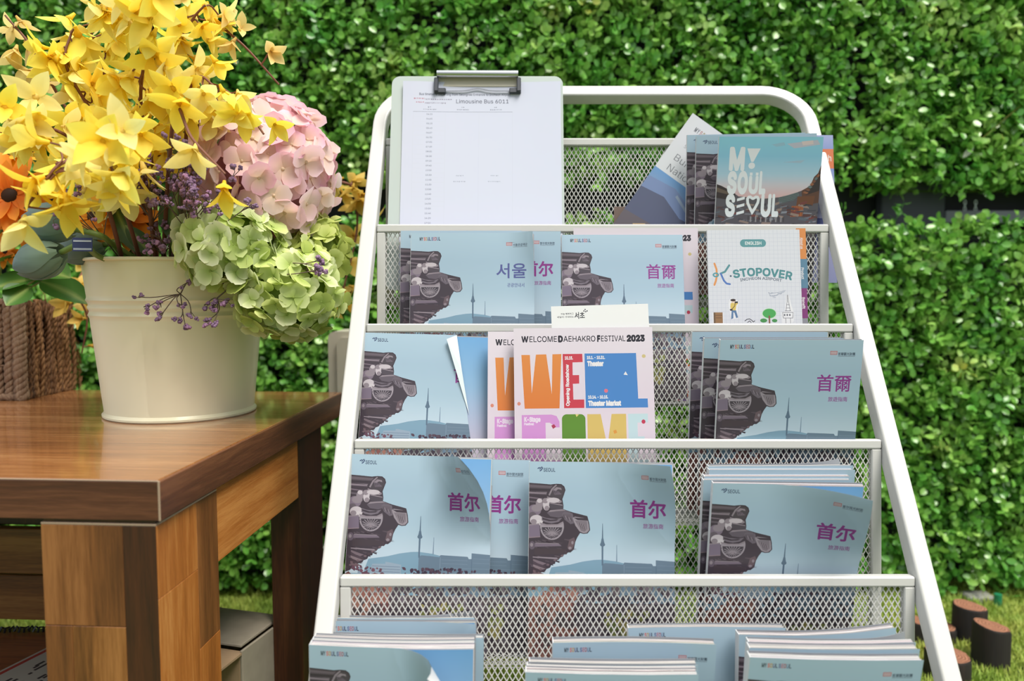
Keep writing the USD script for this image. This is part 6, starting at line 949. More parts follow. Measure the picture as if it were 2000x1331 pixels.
guide('third guide from the front of the right pile in the bottom tier', TW, 1462, 1254, .735, .775, -.2, 0, t=.008, bow=.003, back_curl=(.11, .16, -.12, -2.), **B)
guide('guide just behind the front of the right pile in the bottom tier', CNM, 1464, 1266, .722, .768, -.4, 0, t=.009, bow=.002, **B)
guide('front guide of the right pile in the bottom tier, beside the rack tube', TW, 1465, 1284, .708, .760, -1.0, 0, t=.009, bow=.002, **B)

# ================================================================ the bucket and its flowers
Zb0 = 1.0085
def on_table(px, py):                                         # where a pixel of the table top lies
    d = P(px, py, 1.0) - EYE; return EYE + d * (TOP - HC) / d[2]
BC = on_table(356, 826); BC = BC + (BC * [1, 1, 0]) / np.linalg.norm(BC[:2]) * .096
r0, r1, BH = .0975, .1195, .2135
bk = thing('bucket', 'cream enamelled metal bucket full of artificial flowers, standing on the table', 'bucket', BC)
prof = [(0, .003), (r0 - .004, .003), (r0 - .001, .001), (r0 + .0015, 0), (r0 + .0035, .0015), (r0 + .0038, .004), (r0 + .002, .0062), (r0 + .0008, .008)]
ribs = [(.140, 1), (.150, 1), (.160, 1)]
for z in np.linspace(.010, BH - .004, 90):
    r = r0 + (r1 - r0) * z / BH + sum(.0022 * math.exp(-((z - a) / .0026) ** 2) for a, _ in ribs) - .0010 * math.exp(-((z - .150) / .012) ** 2); prof.append((r, z))
rim = (r1 + .0012, BH)
wall = lathe(prof + [(r1 + .0005, BH - .001)] + [(r1 - .002, BH - .002)] + [(r0 + (r1 - r0) * z / BH - .0012, z) for z in np.linspace(BH - .006, .006, 14)] + [(0, .0055)], 96)
wall.apply_translation(BC); obj('wall', wall, 'cream_enamel', bk, smooth=40)
g = np.linspace(0, 2 * np.pi, 97); obj('rolled_rim', tube(np.stack([BC[0] + rim[0] * np.cos(g), BC[1] + rim[0] * np.sin(g), np.full(97, BC[2] + BH)], -1), .0024, 10, False), 'cream_enamel', bk, smooth=True)
BT = BC + [0, 0, BH]                                          # middle of the bucket's mouth
plain('moss', (42, 46, 26), 0.95)
fm = lathe([(0, BH - .03), (r1 - .012, BH - .032), (r1 - .012, BH - .06), (0, BH - .06)], 40); fm.apply_translation(BC)
obj('flower_foam', fm, 'moss', cat='foam', label='dark foam block inside the cream bucket, holding the stems')
rF = np.random.default_rng(42)
def petal_col(v, L, base, tip, rng=None, j=0.04):
    t = np.clip(np.linalg.norm(v, axis=1) / L, 0, 1)[:, None]; b = lin(base, .95); e = lin(tip, .95); k = 1 + (rng.normal(0, j) if rng is not None else 0)
    return np.clip((b + (e - b) * t) * k, 0, .92)
def forsythia(c, d, size, rng, tone):
    """Four-petalled yellow bell at c, opening towards d."""
    fr = frame_of(d, rng); V, Fc, C, n = [], [], [], 0
    for k in range(4):
        L, W = size * rng.uniform(.54, .68), size * rng.uniform(.29, .38)
        v, f = leafmesh(L, W, 'lance', rng.uniform(-.1, .35), rng.uniform(.15, .45), 7, 3)
        op = math.radians(rng.uniform(10, 66)); az = k * np.pi / 2 + rng.uniform(-.25, .25)
        ax = np.array([math.cos(az) * math.cos(op), math.sin(az) * math.cos(op), math.sin(op)]); ay = np.array([-math.sin(az), math.cos(az), 0]); az_ = np.cross(ax, ay)
        C.append(petal_col(v, L, tone[0], tone[1], rng)); V.append((v @ np.stack([ax, ay, az_]) + [0, 0, size * .10]) @ fr + c); Fc.append(f + n); n += len(v)
    tb_ = tube(np.array([[0, 0, -size * .05], [0, 0, size * .06], [0, 0, size * .14]]), np.array([.0016, .0026, .0042]) * size / .05, 7); V.append(tb_.vertices @ fr + c); Fc.append(tb_.faces + n); C.append(np.repeat(lin(tone[0], .9)[None], len(tb_.vertices), 0))
    return np.vstack(V), np.vstack(Fc), np.vstack(C)
TONES = [((255, 218, 52), (255, 238, 104)), ((255, 224, 74), (255, 242, 130)), ((254, 210, 48), (255, 232, 98)), ((255, 230, 128), (255, 243, 166))]
PALE = [((240, 200, 110), (248, 228, 160)), ((238, 206, 120), (246, 226, 150))]
TAN = [((206, 166, 62), (228, 196, 104)), ((214, 170, 56), (232, 206, 118))]
FG = 'yellow forsythia branches in the bucket'
def forsythia_branch(label, pts, n, size, seed, tones=TONES, start=.30, spread=.03, twigs=True, group=None, r0_=.0030, extra=()):
    rng = np.random.default_rng(seed); c = curve(pts, 40); t = thing('forsythia_branch', label, 'flowers', c[0], group)
    obj('branch', tube(c, np.linspace(r0_, .0012, 40), 7), 'bark_stem', t, smooth=True)
    for k in range(n):
        u = start + (1 - start) * (k + rng.uniform(.1, .9)) / n; p = c[min(int(u * 39), 39)]; off = rng.normal(0, 1, 3) * [1, .8, .9]; off /= np.linalg.norm(off); q = p + off * spread * rng.uniform(.35, 1.1)
        if twigs and rng.uniform() < .5: obj('twig', tube(curve([p, (p + q) / 2 + rng.normal(0, .003, 3), q], 6), .0011, 5), 'bark_stem', t)
        d = off * .8 + np.array([rng.normal(0, .65), -.22 + rng.normal(0, .5), -.6 + rng.normal(0, .5)])
        v, f, col = forsythia(q, d, size * rng.uniform(.85, 1.15), rng, tones[rng.integers(len(tones))]); obj('blossom', (v, f), 'petal', t, smooth=True, col=col)
    for (px, py, Z, dd) in extra:
        q = P(px, py, Z); v, f, col = forsythia(q, dd, size * 1.1, rng, tones[rng.integers(len(tones))]); obj('blossom', (v, f), 'petal', t, smooth=True, col=col)
m0 = lambda a, b: BT + np.array([a, b, -.03])
BR = [('forsythia branch arching highest, its tip out of the picture', [m0(-.01, .0), P(330, 330, 1.06), P(300, 160, .98), P(240, 30, .93), P(215, -60, .90)], 15, .050, 1),
      ('forsythia branch rising at the centre of the yellow mass', [m0(-.02, -.02), P(300, 340, 1.0), P(275, 200, .92), P(290, 80, .86), P(310, -10, .84)], 16, .052, 2),
      ('forsythia branch leaning left through the middle of the yellow mass', [m0(-.03, .0), P(270, 360, 1.0), P(200, 250, .93), P(130, 130, .90), P(140, 60, .90)], 15, .050, 3),
      ('forsythia branch reaching to the far left edge over the basket', [m0(-.04, -.01), P(230, 380, .98), P(150, 280, .90), P(70, 240, .86), P(0, 215, .84)], 13, .050, 4),
      ('thin bare-tipped forsythia branch looping at the upper left', [m0(-.05, .01), P(210, 330, 1.05), P(125, 205, 1.02), P(60, 90, 1.0), P(10, 30, 1.0)], 6, .040, 5, PALE, .55),
      ('forsythia branch drooping in front of the orange flowers', [m0(-.02, -.05), P(240, 400, .93), P(190, 300, .84), P(120, 320, .79), P(90, 350, .78)], 10, .054, 6),
      ('forsythia branch hanging lowest over the bucket front, at the centre', [m0(.0, -.06), P(280, 330, .90), P(240, 240, .82), P(215, 290, .78), P(220, 345, .775)], 9, .054, 7),
      ('forsythia branch bending right towards the pink hydrangea', [m0(.01, -.02), P(360, 330, .98), P(370, 190, .92), P(390, 150, .90), P(420, 170, .89)], 9, .048, 8),
      ('long thin forsythia branch arching right, its last blossoms over the hedge', [m0(.02, .02), P(350, 220, 1.03), P(365, 20, 1.0), P(460, 75, 1.0), P(545, 165, 1.0)], 6, .036, 9, PALE, .45),
      ('forsythia branch crossing the top of the pink hydrangea', [m0(.02, -.03), P(380, 300, .95), P(400, 170, .92), P(470, 200, .90), P(515, 262, .885)], 7, .042, 10),
      ('forsythia branch at the top, right of the tallest one', [m0(.01, .02), P(340, 250, 1.05), P(340, 110, 1.0), P(375, 40, .97), P(400, 10, .96)], 12, .046, 11),
      ('forsythia branch behind the yellow mass at the left, by the orange daisies', [m0(-.05, .03), P(200, 400, 1.1), P(120, 320, 1.08), P(60, 260, 1.05), P(20, 240, 1.04)], 10, .044, 12),
      ('forsythia branch low in the middle, mingled with purple sprigs', [m0(-.03, -.03), P(240, 420, 1.02), P(200, 340, .98), P(170, 300, .96), P(140, 270, .95)], 12, .048, 13),
      ('forsythia branch rising at the upper left of the yellow mass', [m0(-.02, .03), P(260, 300, 1.05), P(215, 170, 1.0), P(180, 90, .97), P(185, 20, .96)], 13, .048, 14)]
for b in BR:
    lab, pts, n, size, seed = b[:5]; forsythia_branch(lab, pts, int(n * (1.55 if len(b) < 7 else 1)), size * 1.06, seed, *b[5:6], **({'start': b[6]} if len(b) > 6 else {}), group=FG, spread=.026)
forsythia_branch('forsythia branch with blossoms hanging singly over the purple sprigs', [m0(.0, -.05), P(330, 320, .92), P(345, 210, .86), P(375, 270, .83), P(440, 340, .81)], 0, .05, 15, group=FG, extra=[(382, 285, .825, (.1, -.6, -.8)), (438, 358, .81, (.1, -.35, -.95)), (345, 170, .86, (-.2, -.8, -.5)), (352, 195, .85, (.3, -.7, -.7))])
forsythia_branch('forsythia branch over the blue tulips, one blossom hanging at the far left', [m0(-.05, -.04), P(200, 380, .88), P(130, 330, .80), P(80, 370, .78), P(48, 408, .775)], 3, .05, 16, group=FG, start=.5, extra=[(48, 425, .775, (.1, -.6, -.8)), (225, 348, .785, (.1, -.7, -.7))])
# tan forsythia trailing behind, beside the rack and between basket and bucket
forsythia_branch('dull yellow forsythia trail hanging between the hydrangea and the rack', [P(630, 395, 1.72), P(645, 352, 1.45), P(665, 355, 1.27), P(690, 372, 1.27), P(697, 450, 1.28), P(672, 560, 1.29), P(662, 610, 1.30)], 17, .046, 17, TAN, .12, spread=.016)
forsythia_branch('dull yellow forsythia trail hanging between the basket and the bucket', [P(190, 500, 1.72), P(175, 510, 1.45), P(150, 565, 1.29), P(170, 620, 1.30), P(160, 690, 1.31)], 9, .046, 18, TAN, .1, spread=.018)
P_ROOT = [P(175, 430, 1.24)]

def stem_to(t, pts, r=.0022, m='green_stem', name='stem', n=16): obj(name, tube(curve(pts, n), r, 7), m, t, smooth=True)
def floret(c, d, R, np_, rng, base, tip, kind='round', cup=.2, notch=False, op=(0, 34)):
    fr = frame_of(d, rng); V, Fc, C, n = [], [], [], 0
    for k in range(np_):
        L = R * rng.uniform(.9, 1.1); W = L * (1.12 if np_ == 4 else .95)
        v, f = leafmesh(L, W, kind, rng.uniform(-.12, .22), rng.uniform(.0, cup) * (1 if rng.uniform() < .7 else -1), 6, 5)
        if notch: v[:, 0] -= (v[:, 0] > L * .9) * (np.abs(v[:, 1]) < W * .08) * L * .10
        o = math.radians(rng.uniform(*op)); az = k * 2 * np.pi / np_ + rng.uniform(-.12, .12); ax = np.array([math.cos(az) * math.cos(o), math.sin(az) * math.cos(o), math.sin(o)]); ay = np.array([-math.sin(az), math.cos(az), 0])
        C.append(petal_col(v, L, base, tip, rng, .05)); V.append((v + [R * .03, 0, .0006 * k]) @ np.stack([ax, ay, np.cross(ax, ay)]) @ fr + c); Fc.append(f + n); n += len(v)
    b = trimesh.creation.icosphere(1, R * .10); V.append(b.vertices + c + np.asarray(d) / np.linalg.norm(d) * R * .05); Fc.append(b.faces + n); C.append(np.repeat(lin(base, .8)[None], len(b.vertices), 0))
    return np.vstack(V), np.vstack(Fc), np.vstack(C)
def hydrangea(label, C0, radii, n, R, npet, base, tips, seed, stem, core, notch=False, cut=-.55):
    rng = np.random.default_rng(seed); C0 = np.asarray(C0, float); t = thing('hydrangea', label, 'flowers', C0)
    stem_to(t, [C0, (C0 + stem) / 2 + [0, .01, 0], stem], .0035)
    cm = trimesh.creation.icosphere(3, 1.0); cm.vertices = C0 + cm.vertices * np.array(radii) * .80; obj('flower_core', cm, 'petal', t, smooth=True, col=lin(core, .8))
    k = np.arange(n) + .5; ph = np.arccos(1 - 2 * k / n); th = np.pi * (1 + 5 ** .5) * k; toc = EYE - C0; toc /= np.linalg.norm(toc)
    for a, b in zip(ph, th):
        d = np.array([math.cos(b) * math.sin(a), math.sin(b) * math.sin(a), math.cos(a)])
        if d @ toc < cut: continue
        d2 = d + rng.normal(0, .36, 3); p = C0 + d * np.array(radii) * rng.uniform(.84, 1.10)
        v, f, c = floret(p, d2, R * rng.uniform(.88, 1.12), npet, rng, base, tips[rng.integers(len(tips))], notch=notch); obj('floret', (v, f), 'petal', t, smooth=True, col=c)
hydrangea('pink hydrangea head with cream-tinged petals, right of the forsythia', P(520, 332, 1.02), (.083, .080, .088), 124, .0235, 4, (250, 224, 196), [(246, 202, 218), (250, 214, 226), (242, 188, 210), (250, 226, 226)], 31, BT + [.03, 0, -.05], (196, 140, 150))
hydrangea('pale green hydrangea head hanging over the bucket rim', P(452, 478, .965), (.062, .056, .050), 104, .0185, 5, (186, 208, 110), [(240, 244, 200), (230, 238, 168), (220, 232, 146), (246, 246, 218)], 32, BT + [.04, -.03, -.04], (130, 156, 66), True)
hydrangea('pale green hydrangea head lowest at the right, below the pink one', P(566, 570, .985), (.061, .056, .055), 100, .0185, 5, (186, 206, 106), [(236, 242, 182), (228, 236, 158), (216, 228, 134), (242, 244, 204)], 33, BT + [.07, -.01, -.02], (130, 156, 66), True)
hydrangea('small pale green hydrangea head tucked behind, right of the pink one', P(618, 492, 1.035), (.036, .036, .042), 44, .0175, 5, (176, 190, 90), [(220, 226, 150), (206, 216, 120)], 34, BT + [.06, .02, -.03], (130, 150, 66), True)

# blue-grey tulips
def tulip(label, c, d, L, R, seed, stem):
    rng = np.random.default_rng(seed); d = np.asarray(d, float) / np.linalg.norm(d); fr = frame_of(d); c = np.asarray(c, float); t = thing('tulip', label, 'flowers', c)
    for k in range(6):
        u = np.linspace(0, 1, 12); s = np.linspace(-1, 1, 7); az0 = k * np.pi / 3; rad = R * (np.sin(np.pi * np.clip(u * .86 + .08, 0, 1)) ** .7) * (1.0 if k % 2 else 1.05); wd = np.sin(np.pi * (u * .93 + .06)) ** .6 * .72
        az = az0 + s[None] * wd[:, None]; ridge = 1 + .05 * np.exp(-(s / .15) ** 2)
        v = np.stack([rad[:, None] * ridge * np.cos(az), rad[:, None] * ridge * np.sin(az), np.broadcast_to((u * L)[:, None], az.shape)], -1).reshape(-1, 3) @ fr + c
        i, j = np.meshgrid(np.arange(11), np.arange(6), indexing='ij'); q = np.stack([i * 7 + j, i * 7 + j + 1, (i + 1) * 7 + j + 1, (i + 1) * 7 + j], -1).reshape(-1, 4); tt = np.repeat(u, 7)[:, None]; sl = np.tile(np.abs(s), 12)[:, None]
        col = lin((118, 138, 112)) * (1 - tt) + (lin((112, 130, 138)) * (1 - sl) + lin((132, 148, 152)) * sl) * tt; obj('petal', (v, q), 'petal', t, smooth=True, col=np.clip(col * 1.25, 0, .9))
    stem_to(t, [c + d * .002, c - d * .03, (c + stem) / 2 + [0, 0, .006], stem], .0036, n=20)
ts = lambda a, b: BT + np.array([a, b, -.012])
tulip('blue-grey tulip lying lowest at the left, its tip pointing left', P(122, 492, .915), P(22, 530, .93) - P(122, 492, .915), .066, .0225, 51, ts(-.03, -.075))
tulip('blue-grey tulip above the other two, partly behind a forsythia blossom', P(147, 448, .935), P(55, 425, .93) - P(147, 448, .935), .060, .0235, 52, ts(-.01, -.06))
tulip('darker blue tulip behind, resting on the bucket rim', P(205, 478, 1.005), P(120, 492, 1.0) - P(205, 478, 1.005), .062, .0205, 53, ts(-.02, -.03))
tg = P(162, 478, .90); f_ = frame_of((.3, -1, .1))
t = thing('price_tag', 'small blue and white tag stuck on the lower tulip stem', 'tag', tg)
obj('tag_card', boxm(tg, f_[0], f_[1], f_[2], -.011, .010, -.008, .008, -.0004, .0004), 'paper', t, col=lin((58, 66, 110)))
obj('tag_strip', cat_([boxm(tg, f_[0], f_[1], f_[2], -.010, .009, y, y + .0022, .0005, .0007) for y in (-.0065, .003)]), 'paper', t, col=lin((170, 178, 200)), label='pale printed strips')

# purple gypsophila
def ball(c, r, rng):                                          # a puff of tiny petals
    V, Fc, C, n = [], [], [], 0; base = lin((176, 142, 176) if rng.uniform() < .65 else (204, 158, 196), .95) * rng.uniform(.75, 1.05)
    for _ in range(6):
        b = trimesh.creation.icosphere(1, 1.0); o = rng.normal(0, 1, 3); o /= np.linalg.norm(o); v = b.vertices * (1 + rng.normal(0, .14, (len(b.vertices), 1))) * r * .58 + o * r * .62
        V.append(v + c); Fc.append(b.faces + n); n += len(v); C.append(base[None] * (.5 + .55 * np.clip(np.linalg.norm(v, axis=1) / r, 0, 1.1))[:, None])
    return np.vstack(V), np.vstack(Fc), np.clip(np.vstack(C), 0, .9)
def gypsophila(label, root, tips, r, seed, per=3, fork=.02):
    rng = np.random.default_rng(seed); root = np.asarray(root, float); t = thing('gypsophila_sprig', label, 'flowers', root, 'purple gypsophila sprigs in the bucket')
    cen = np.mean([np.asarray(q) for q in tips], 0); mid = root * .4 + cen * .6; stem_to(t, [root, (root + mid) / 2 + rng.normal(0, .006, 3), mid], .0009, 'thin_stem', n=12)
    for q in tips:
        q = np.asarray(q, float); k = (mid + q) / 2 + rng.normal(0, .004, 3); stem_to(t, [mid, k, q], .0006, 'thin_stem', 'twig', 8)
        for _ in range(per):
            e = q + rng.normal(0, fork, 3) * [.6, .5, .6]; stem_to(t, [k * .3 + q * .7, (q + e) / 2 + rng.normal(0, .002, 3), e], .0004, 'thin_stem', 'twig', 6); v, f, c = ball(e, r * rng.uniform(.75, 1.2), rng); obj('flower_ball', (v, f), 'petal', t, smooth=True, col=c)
def near(px, py, Z, n, sx, sy, seed):
    rng = np.random.default_rng(seed); return [P(px + rng.normal(0, sx), py + rng.normal(0, sy), Z + rng.normal(0, .015)) for _ in range(n)]
gypsophila('purple gypsophila sprig at the centre, in front of orange petals', BT + [.0, -.04, -.03], near(285, 345, .905, 14, 34, 28, 1), .0032, 61, 4, .013)
gypsophila('purple gypsophila sprig left of the pink hydrangea', BT + [.02, -.04, -.03], near(365, 330, .90, 14, 24, 34, 2), .0034, 62, 4, .013)
gypsophila('purple gypsophila sprig between pink and green hydrangea heads', BT + [.02, -.05, -.03], near(385, 395, .895, 12, 32, 20, 3), .0034, 63, 4, .013)
gypsophila('purple gypsophila sprig just above the bucket rim', BT + [.0, -.05, -.03], near(315, 470, .97, 10, 24, 18, 4), .0032, 64, 4, .012)
gypsophila('purple gypsophila sprig at the left between forsythia and tulips', BT + [-.03, -.05, -.03], near(150, 395, .90, 5, 40, 14, 5), .0038, 65, 2)
gypsophila('small purple sprig between the two right green hydrangea heads', BT + [.06, -.05, -.01], near(600, 515, .94, 4, 16, 8, 6), .0036, 66, 3, .012)
gypsophila('thin purple gypsophila sprig hanging down over the bucket front', P(385, 532, .968), [P(x, y, .945) for x, y in ((282, 604), (308, 596), (312, 620), (350, 598), (348, 626), (362, 638), (374, 616), (366, 552), (270, 580))], .0030, 67, 3, .006)
gypsophila('purple gypsophila sprig hanging right of the other over the bucket, under the green hydrangea', P(430, 552, .950), [P(x, y, .94) for x, y in ((400, 596), (418, 588), (420, 596), (448, 586), (405, 628), (415, 634), (440, 590))], .0030, 68, 3, .006)

# leaves and orange flowers among the stems
def blade(name, parent, a, b, W, up, rng, cols, bend=.18, kind='oval'):
    a, b = np.asarray(a, float), np.asarray(b, float); L = np.linalg.norm(b - a); ex = (b - a) / L; ez = np.asarray(up, float); ez = ez - ex * (ez @ ex); ez /= np.linalg.norm(ez); ey = np.cross(ez, ex)
    v, f = leafmesh(L, W, kind, bend, .25, 11, 7); rel = np.abs(v[:, 1]) / (W / 2); col = lin(cols[0]) + (lin(cols[1]) - lin(cols[0])) * np.clip(rel, 0, 1)[:, None]; vein = (np.abs(v[:, 1]) < W * .03)[:, None]
    obj(name, (v @ np.stack([ex, ey, ez]) + a, f), 'leaf_skin', parent, smooth=True, col=np.where(vein, lin((140, 160, 84)), col))
GRN, LGT, OLV = ((70, 100, 52), (58, 88, 46)), ((150, 176, 78), (128, 160, 66)), ((96, 110, 54), (76, 92, 44))
def foliage(label, root, items, cols, seed):
    rng = np.random.default_rng(seed); t = thing('leaf_stem', label, 'leaves', root)
    for a, b, W, up in items:
        stem_to(t, [root, (root + a) / 2 + [0, 0, .004], a], .0016, n=8); blade('leaf', t, a, b, W, up, rng, cols)
foliage('dark green leaves beside the purple sprigs at the middle of the bucket', BT + [0, -.03, -.03], [(P(335, 470, .98), P(340, 368, .97), .035, (.1, -1, .2)), (P(300, 500, 1.0), P(245, 440, .98), .022, (.2, -1, .3)), (P(270, 495, 1.0), P(205, 385, 1.0), .026, (-.2, -1, .3)), (P(255, 470, 1.02), P(230, 372, 1.02), .02, (.4, -1, .1))], GRN, 71)
foliage('dark green leaves behind the forsythia and left of the pink hydrangea', BT + [.01, 0, -.03], [(P(400, 300, 1.02), P(352, 190, 1.02), .045, (-.3, -1, .2)), (P(410, 330, 1.03), P(395, 178, 1.03), .05, (.2, -1, .2)), (P(330, 350, 1.05), P(330, 250, 1.05), .04, (0, -1, .2))], OLV, 72)
foliage('green leaf under the right green hydrangea heads', BT + [.05, 0, -.02], [(P(560, 500, 1.02), P(600, 470, .99), .03, (0, -.8, .8)), (P(570, 520, 1.02), P(640, 505, 1.0), .03, (0, -.8, .7))], OLV, 73)
foliage('pale yellow-green leaf at the upper left of the forsythia', P(120, 108, 1.03), [(P(108, 108, 1.02), P(48, 140, 1.02), .030, (-.2, -1, .4))], LGT, 74)
def daisy(label, c, d, R, n, rings, cols, seed, root, centre=(70, 44, 26)):
    rng = np.random.default_rng(seed); c = np.asarray(c, float); t = thing('daisy', label, 'flowers', c); fr = frame_of(d, rng); stem_to(t, [c, (c + root) / 2, root], .002)
    for ring in range(rings):
        for k in range(n):
            L = R * (1 - .22 * ring) * rng.uniform(.92, 1.06); v, f = leafmesh(L, L * .36, 'round', rng.uniform(-.1, .2), .3, 8, 5); o = math.radians(rng.uniform(4, 16) + 16 * ring); az = (k + .5 * ring) * 2 * np.pi / n + rng.normal(0, .06); ax = np.array([math.cos(az) * math.cos(o), math.sin(az) * math.cos(o), math.sin(o)]); ay = np.array([-math.sin(az), math.cos(az), 0])
            obj('petal', ((v + [R * .08, 0, .0012 * ring]) @ np.stack([ax, ay, np.cross(ax, ay)]) @ fr + c, f), 'petal', t, smooth=True, col=petal_col(v, L, cols[0], cols[1], rng))
    b = trimesh.creation.icosphere(2, 1.0); b.vertices = (b.vertices * [R * .2, R * .2, R * .12] + [0, 0, R * .06]) @ fr + c; obj('flower_centre', b, 'petal', t, smooth=True, col=lin(centre))
orange, gold = ((236, 120, 30), (250, 164, 54)), ((244, 160, 30), (252, 206, 70))
daisy('orange lily-like flower deep among the purple sprigs in the bucket', P(250, 425, 1.03), (.1, -1, .35), .050, 9, 2, orange, 81, BT + [-.03, 0, -.04])
daisy('golden orange flower behind the tulips at the bucket rim', P(185, 425, 1.05), (-.2, -1, .4), .045, 10, 2, gold, 82, BT + [-.05, 0, -.04])
daisy('golden orange flower high behind the forsythia', P(210, 330, 1.08), (-.1, -1, .2), .05, 10, 2, gold, 83, BT + [-.02, 0, -.04])

# ================================================================ the seagrass basket with its daisies
KA, KB = on_table(45, 783), on_table(152, 759); kx = (KB - KA); KS = np.linalg.norm(kx); kx /= KS; kl = np.array([-kx[1], kx[0], 0.0]); kl = kl if kl[0] < 0 else -kl
KH_ = .158
bs = thing('basket', 'square woven seagrass basket behind the tulips at the left edge', 'basket', KA + kx * KS / 2 + kl * .09)
wood('seagrass', (110, 80, 60), (166, 132, 104), (210, 178, 144), TZ, 1.6, .85, 0.0); wood('seagrass_dark', (72, 46, 26), (130, 88, 50), (178, 132, 82), TZ, 1.6, .85, 0.0)
inset = .012
liner = [boxm(KA, kx, kl, EZ, inset, KS - inset, inset, inset + .003, .004, KH_ - .012), boxm(KA, kx, kl, EZ, inset, inset + .003, inset, .18, .004, KH_ - .012), boxm(KA, kx, kl, EZ, KS - inset - .003, KS - inset, inset, .18, .004, KH_ - .012), boxm(KA, kx, kl, EZ, inset, KS - inset, .177, .18, .004, KH_ - .012), boxm(KA, kx, kl, EZ, inset, KS - inset, inset, .18, KH_ - .03, KH_ - .025)]
obj('liner', cat_(liner), 'black', bs)
rK = np.random.default_rng(90)
def braid(p0, p1, r, turns, strands, mt, name, wob=.0015, n=44):
    g = np.linspace(0, 1, n); ax = np.asarray(p1) - p0; fr = frame_of(ax); m = []; w = rK.normal(0, wob, (4, 3)); path = p0 + np.outer(g, ax) + np.outer(np.sin(np.pi * g), w[0]) + np.outer(np.sin(2 * np.pi * g), w[1])
    for k in range(strands):
        a = 2 * np.pi * (turns * g + k / strands) + .3 * np.sin(9 * g + k); m.append(tube(path + r * .55 * (np.outer(np.cos(a), fr[0]) + np.outer(np.sin(a), fr[1])), r * .62 * (1 + .12 * np.sin(23 * g + k)), 6))
    obj(name, cat_(m), mt, bs, smooth=True)
for k in range(11):                                           # left face: upright plaits
    y = .004 + k * .0165; braid(KA + kl * y + kx * .004, KA + kl * y + kx * .004 + EZ * KH_, .0075 if k else .0095, 5.5 + rK.uniform(-.5, .5), 3, 'seagrass', 'plait', .0012)
for k in range(26):                                           # right face: thin twisted cords
    x = .010 + k * (KS - .012) / 26; lean = rK.normal(0, .002); braid(KA + kx * x + kl * (.002 + rK.uniform(-.0015, .0015)), KA + kx * (x + lean) + kl * .003 + EZ * (KH_ - .004 + rK.uniform(-.006, .004)), .0036, 7 + rK.uniform(-1, 1), 2, 'seagrass_dark', 'cord', .0018)
for z in (.055, .105, KH_ - .006): obj('weft_wire', tube([KA + kl * .0 + kx * .001 + EZ * z, KA + kl * .18 + kx * .001 + EZ * z], .0014, 6), 'seagrass', bs)
obj('base_plait', cat_([tube(KA + np.outer(np.linspace(0, .18, 40), kl) + np.outer(.003 * np.sin(np.linspace(0, 60, 40) + q), kx) + np.outer(.006 + .003 * np.cos(np.linspace(0, 60, 40) + q), EZ), .0035, 6) for q in (0, 2.1, 4.2)]), 'seagrass', bs, smooth=True)
fib = []
for _ in range(130):
    x = rK.uniform(.0, KS); z = rK.uniform(.01, KH_); p = KA + kx * x + kl * -.002 + EZ * z; fib.append(tube([p, p + [rK.normal(0, .003), rK.normal(0, .002) - .001, rK.uniform(.004, .016)], p + kx * rK.uniform(0, .006) + [rK.normal(0, .004), -.003, rK.uniform(.012, .028)]], .0004, 3, False))
for _ in range(70):
    z = rK.uniform(0, .09); p = KB + EZ * z; fib.append(tube([p, p + kx * rK.uniform(.002, .008) - EZ * .006, p + kx * rK.uniform(.006, .016) - EZ * rK.uniform(.008, .02) * (z > .02)], .0004, 3, False))
obj('frayed_fibre', cat_(fib), 'seagrass_dark', bs, kind='stuff', label='loose frayed fibres')
KT = KA + kx * KS / 2 + kl * .09 + EZ * (KH_ - .026)
daisy('large orange daisy above the basket at the left edge, cut by the frame', P(22, 385, 1.10), (.15, -1, .25), .062, 12, 2, orange, 91, KT + [-.02, -.02, 0])
daisy('golden yellow daisy higher at the left edge, behind the forsythia', P(28, 302, 1.14), (.1, -.8, .6), .048, 11, 2, gold, 92, KT + [0, 0, 0])
daisy('small orange daisy bud low over the basket at the left edge', P(12, 492, 1.12), (.1, -1, .2), .024, 8, 2, orange, 93, KT + [-.02, -.04, 0])
daisy('orange daisy under the hanging forsythia blossom, above the tulips', P(45, 440, 1.12), (.2, -1, .1), .040, 11, 1, orange, 94, KT + [-.01, -.03, 0])
daisy('dark red flower at the left edge between the two daisies', P(-5, 335, 1.16), (.3, -1, .2), .03, 9, 2, ((96, 14, 30), (140, 24, 44)), 95, KT + [-.03, 0, 0])
foliage('broad green leaves spilling over the basket rim below the tulips', KT, [(P(70, 545, 1.13), P(-30, 556, 1.10), .05, (-.1, -.7, .9)), (P(60, 560, 1.12), P(10, 590, 1.09), .045, (.1, -.9, .5)), (P(80, 550, 1.14), P(165, 575, 1.10), .045, (.1, -.7, .9)), (P(60, 530, 1.15), P(120, 520, 1.08), .05, (.2, -.8, .8)), (P(40, 520, 1.15), P(-20, 500, 1.1), .05, (-.3, -.8, .6))], ((84, 128, 48), (60, 104, 38)), 96)

# ================================================================ odds and ends
bx = P(690, 730, 1.40); zt = P(690, 648, 1.40)[2]; zb_ = P(690, 812, 1.40)[2]
rr = sbox(-.033, zb_ + .012, .30, zt - .012).buffer(.012, quad_segs=6); em = trimesh.creation.extrude_polygon(rr, .09, engine='earcut'); ri = sbox(-.018, zb_ + .02, .285, zt - .020).buffer(.010, quad_segs=6); e2 = trimesh.creation.extrude_polygon(ri, .006, engine='earcut')
ebx = thing('plastic_case', 'beige plastic case with rounded corners, half hidden behind the rack tube', 'case', (bx[0], bx[1], zb_))
def stand(m, dy): v = m.vertices; return (np.stack([bx[0] + v[:, 0], bx[1] + dy - v[:, 2], v[:, 1]], -1), m.faces[:, ::-1] if False else m.faces)
obj('case_body', stand(em, .09), 'beige_plastic', ebx, smooth=35); obj('raised_lid', stand(e2, 0.0), 'beige_plastic', ebx, smooth=35)
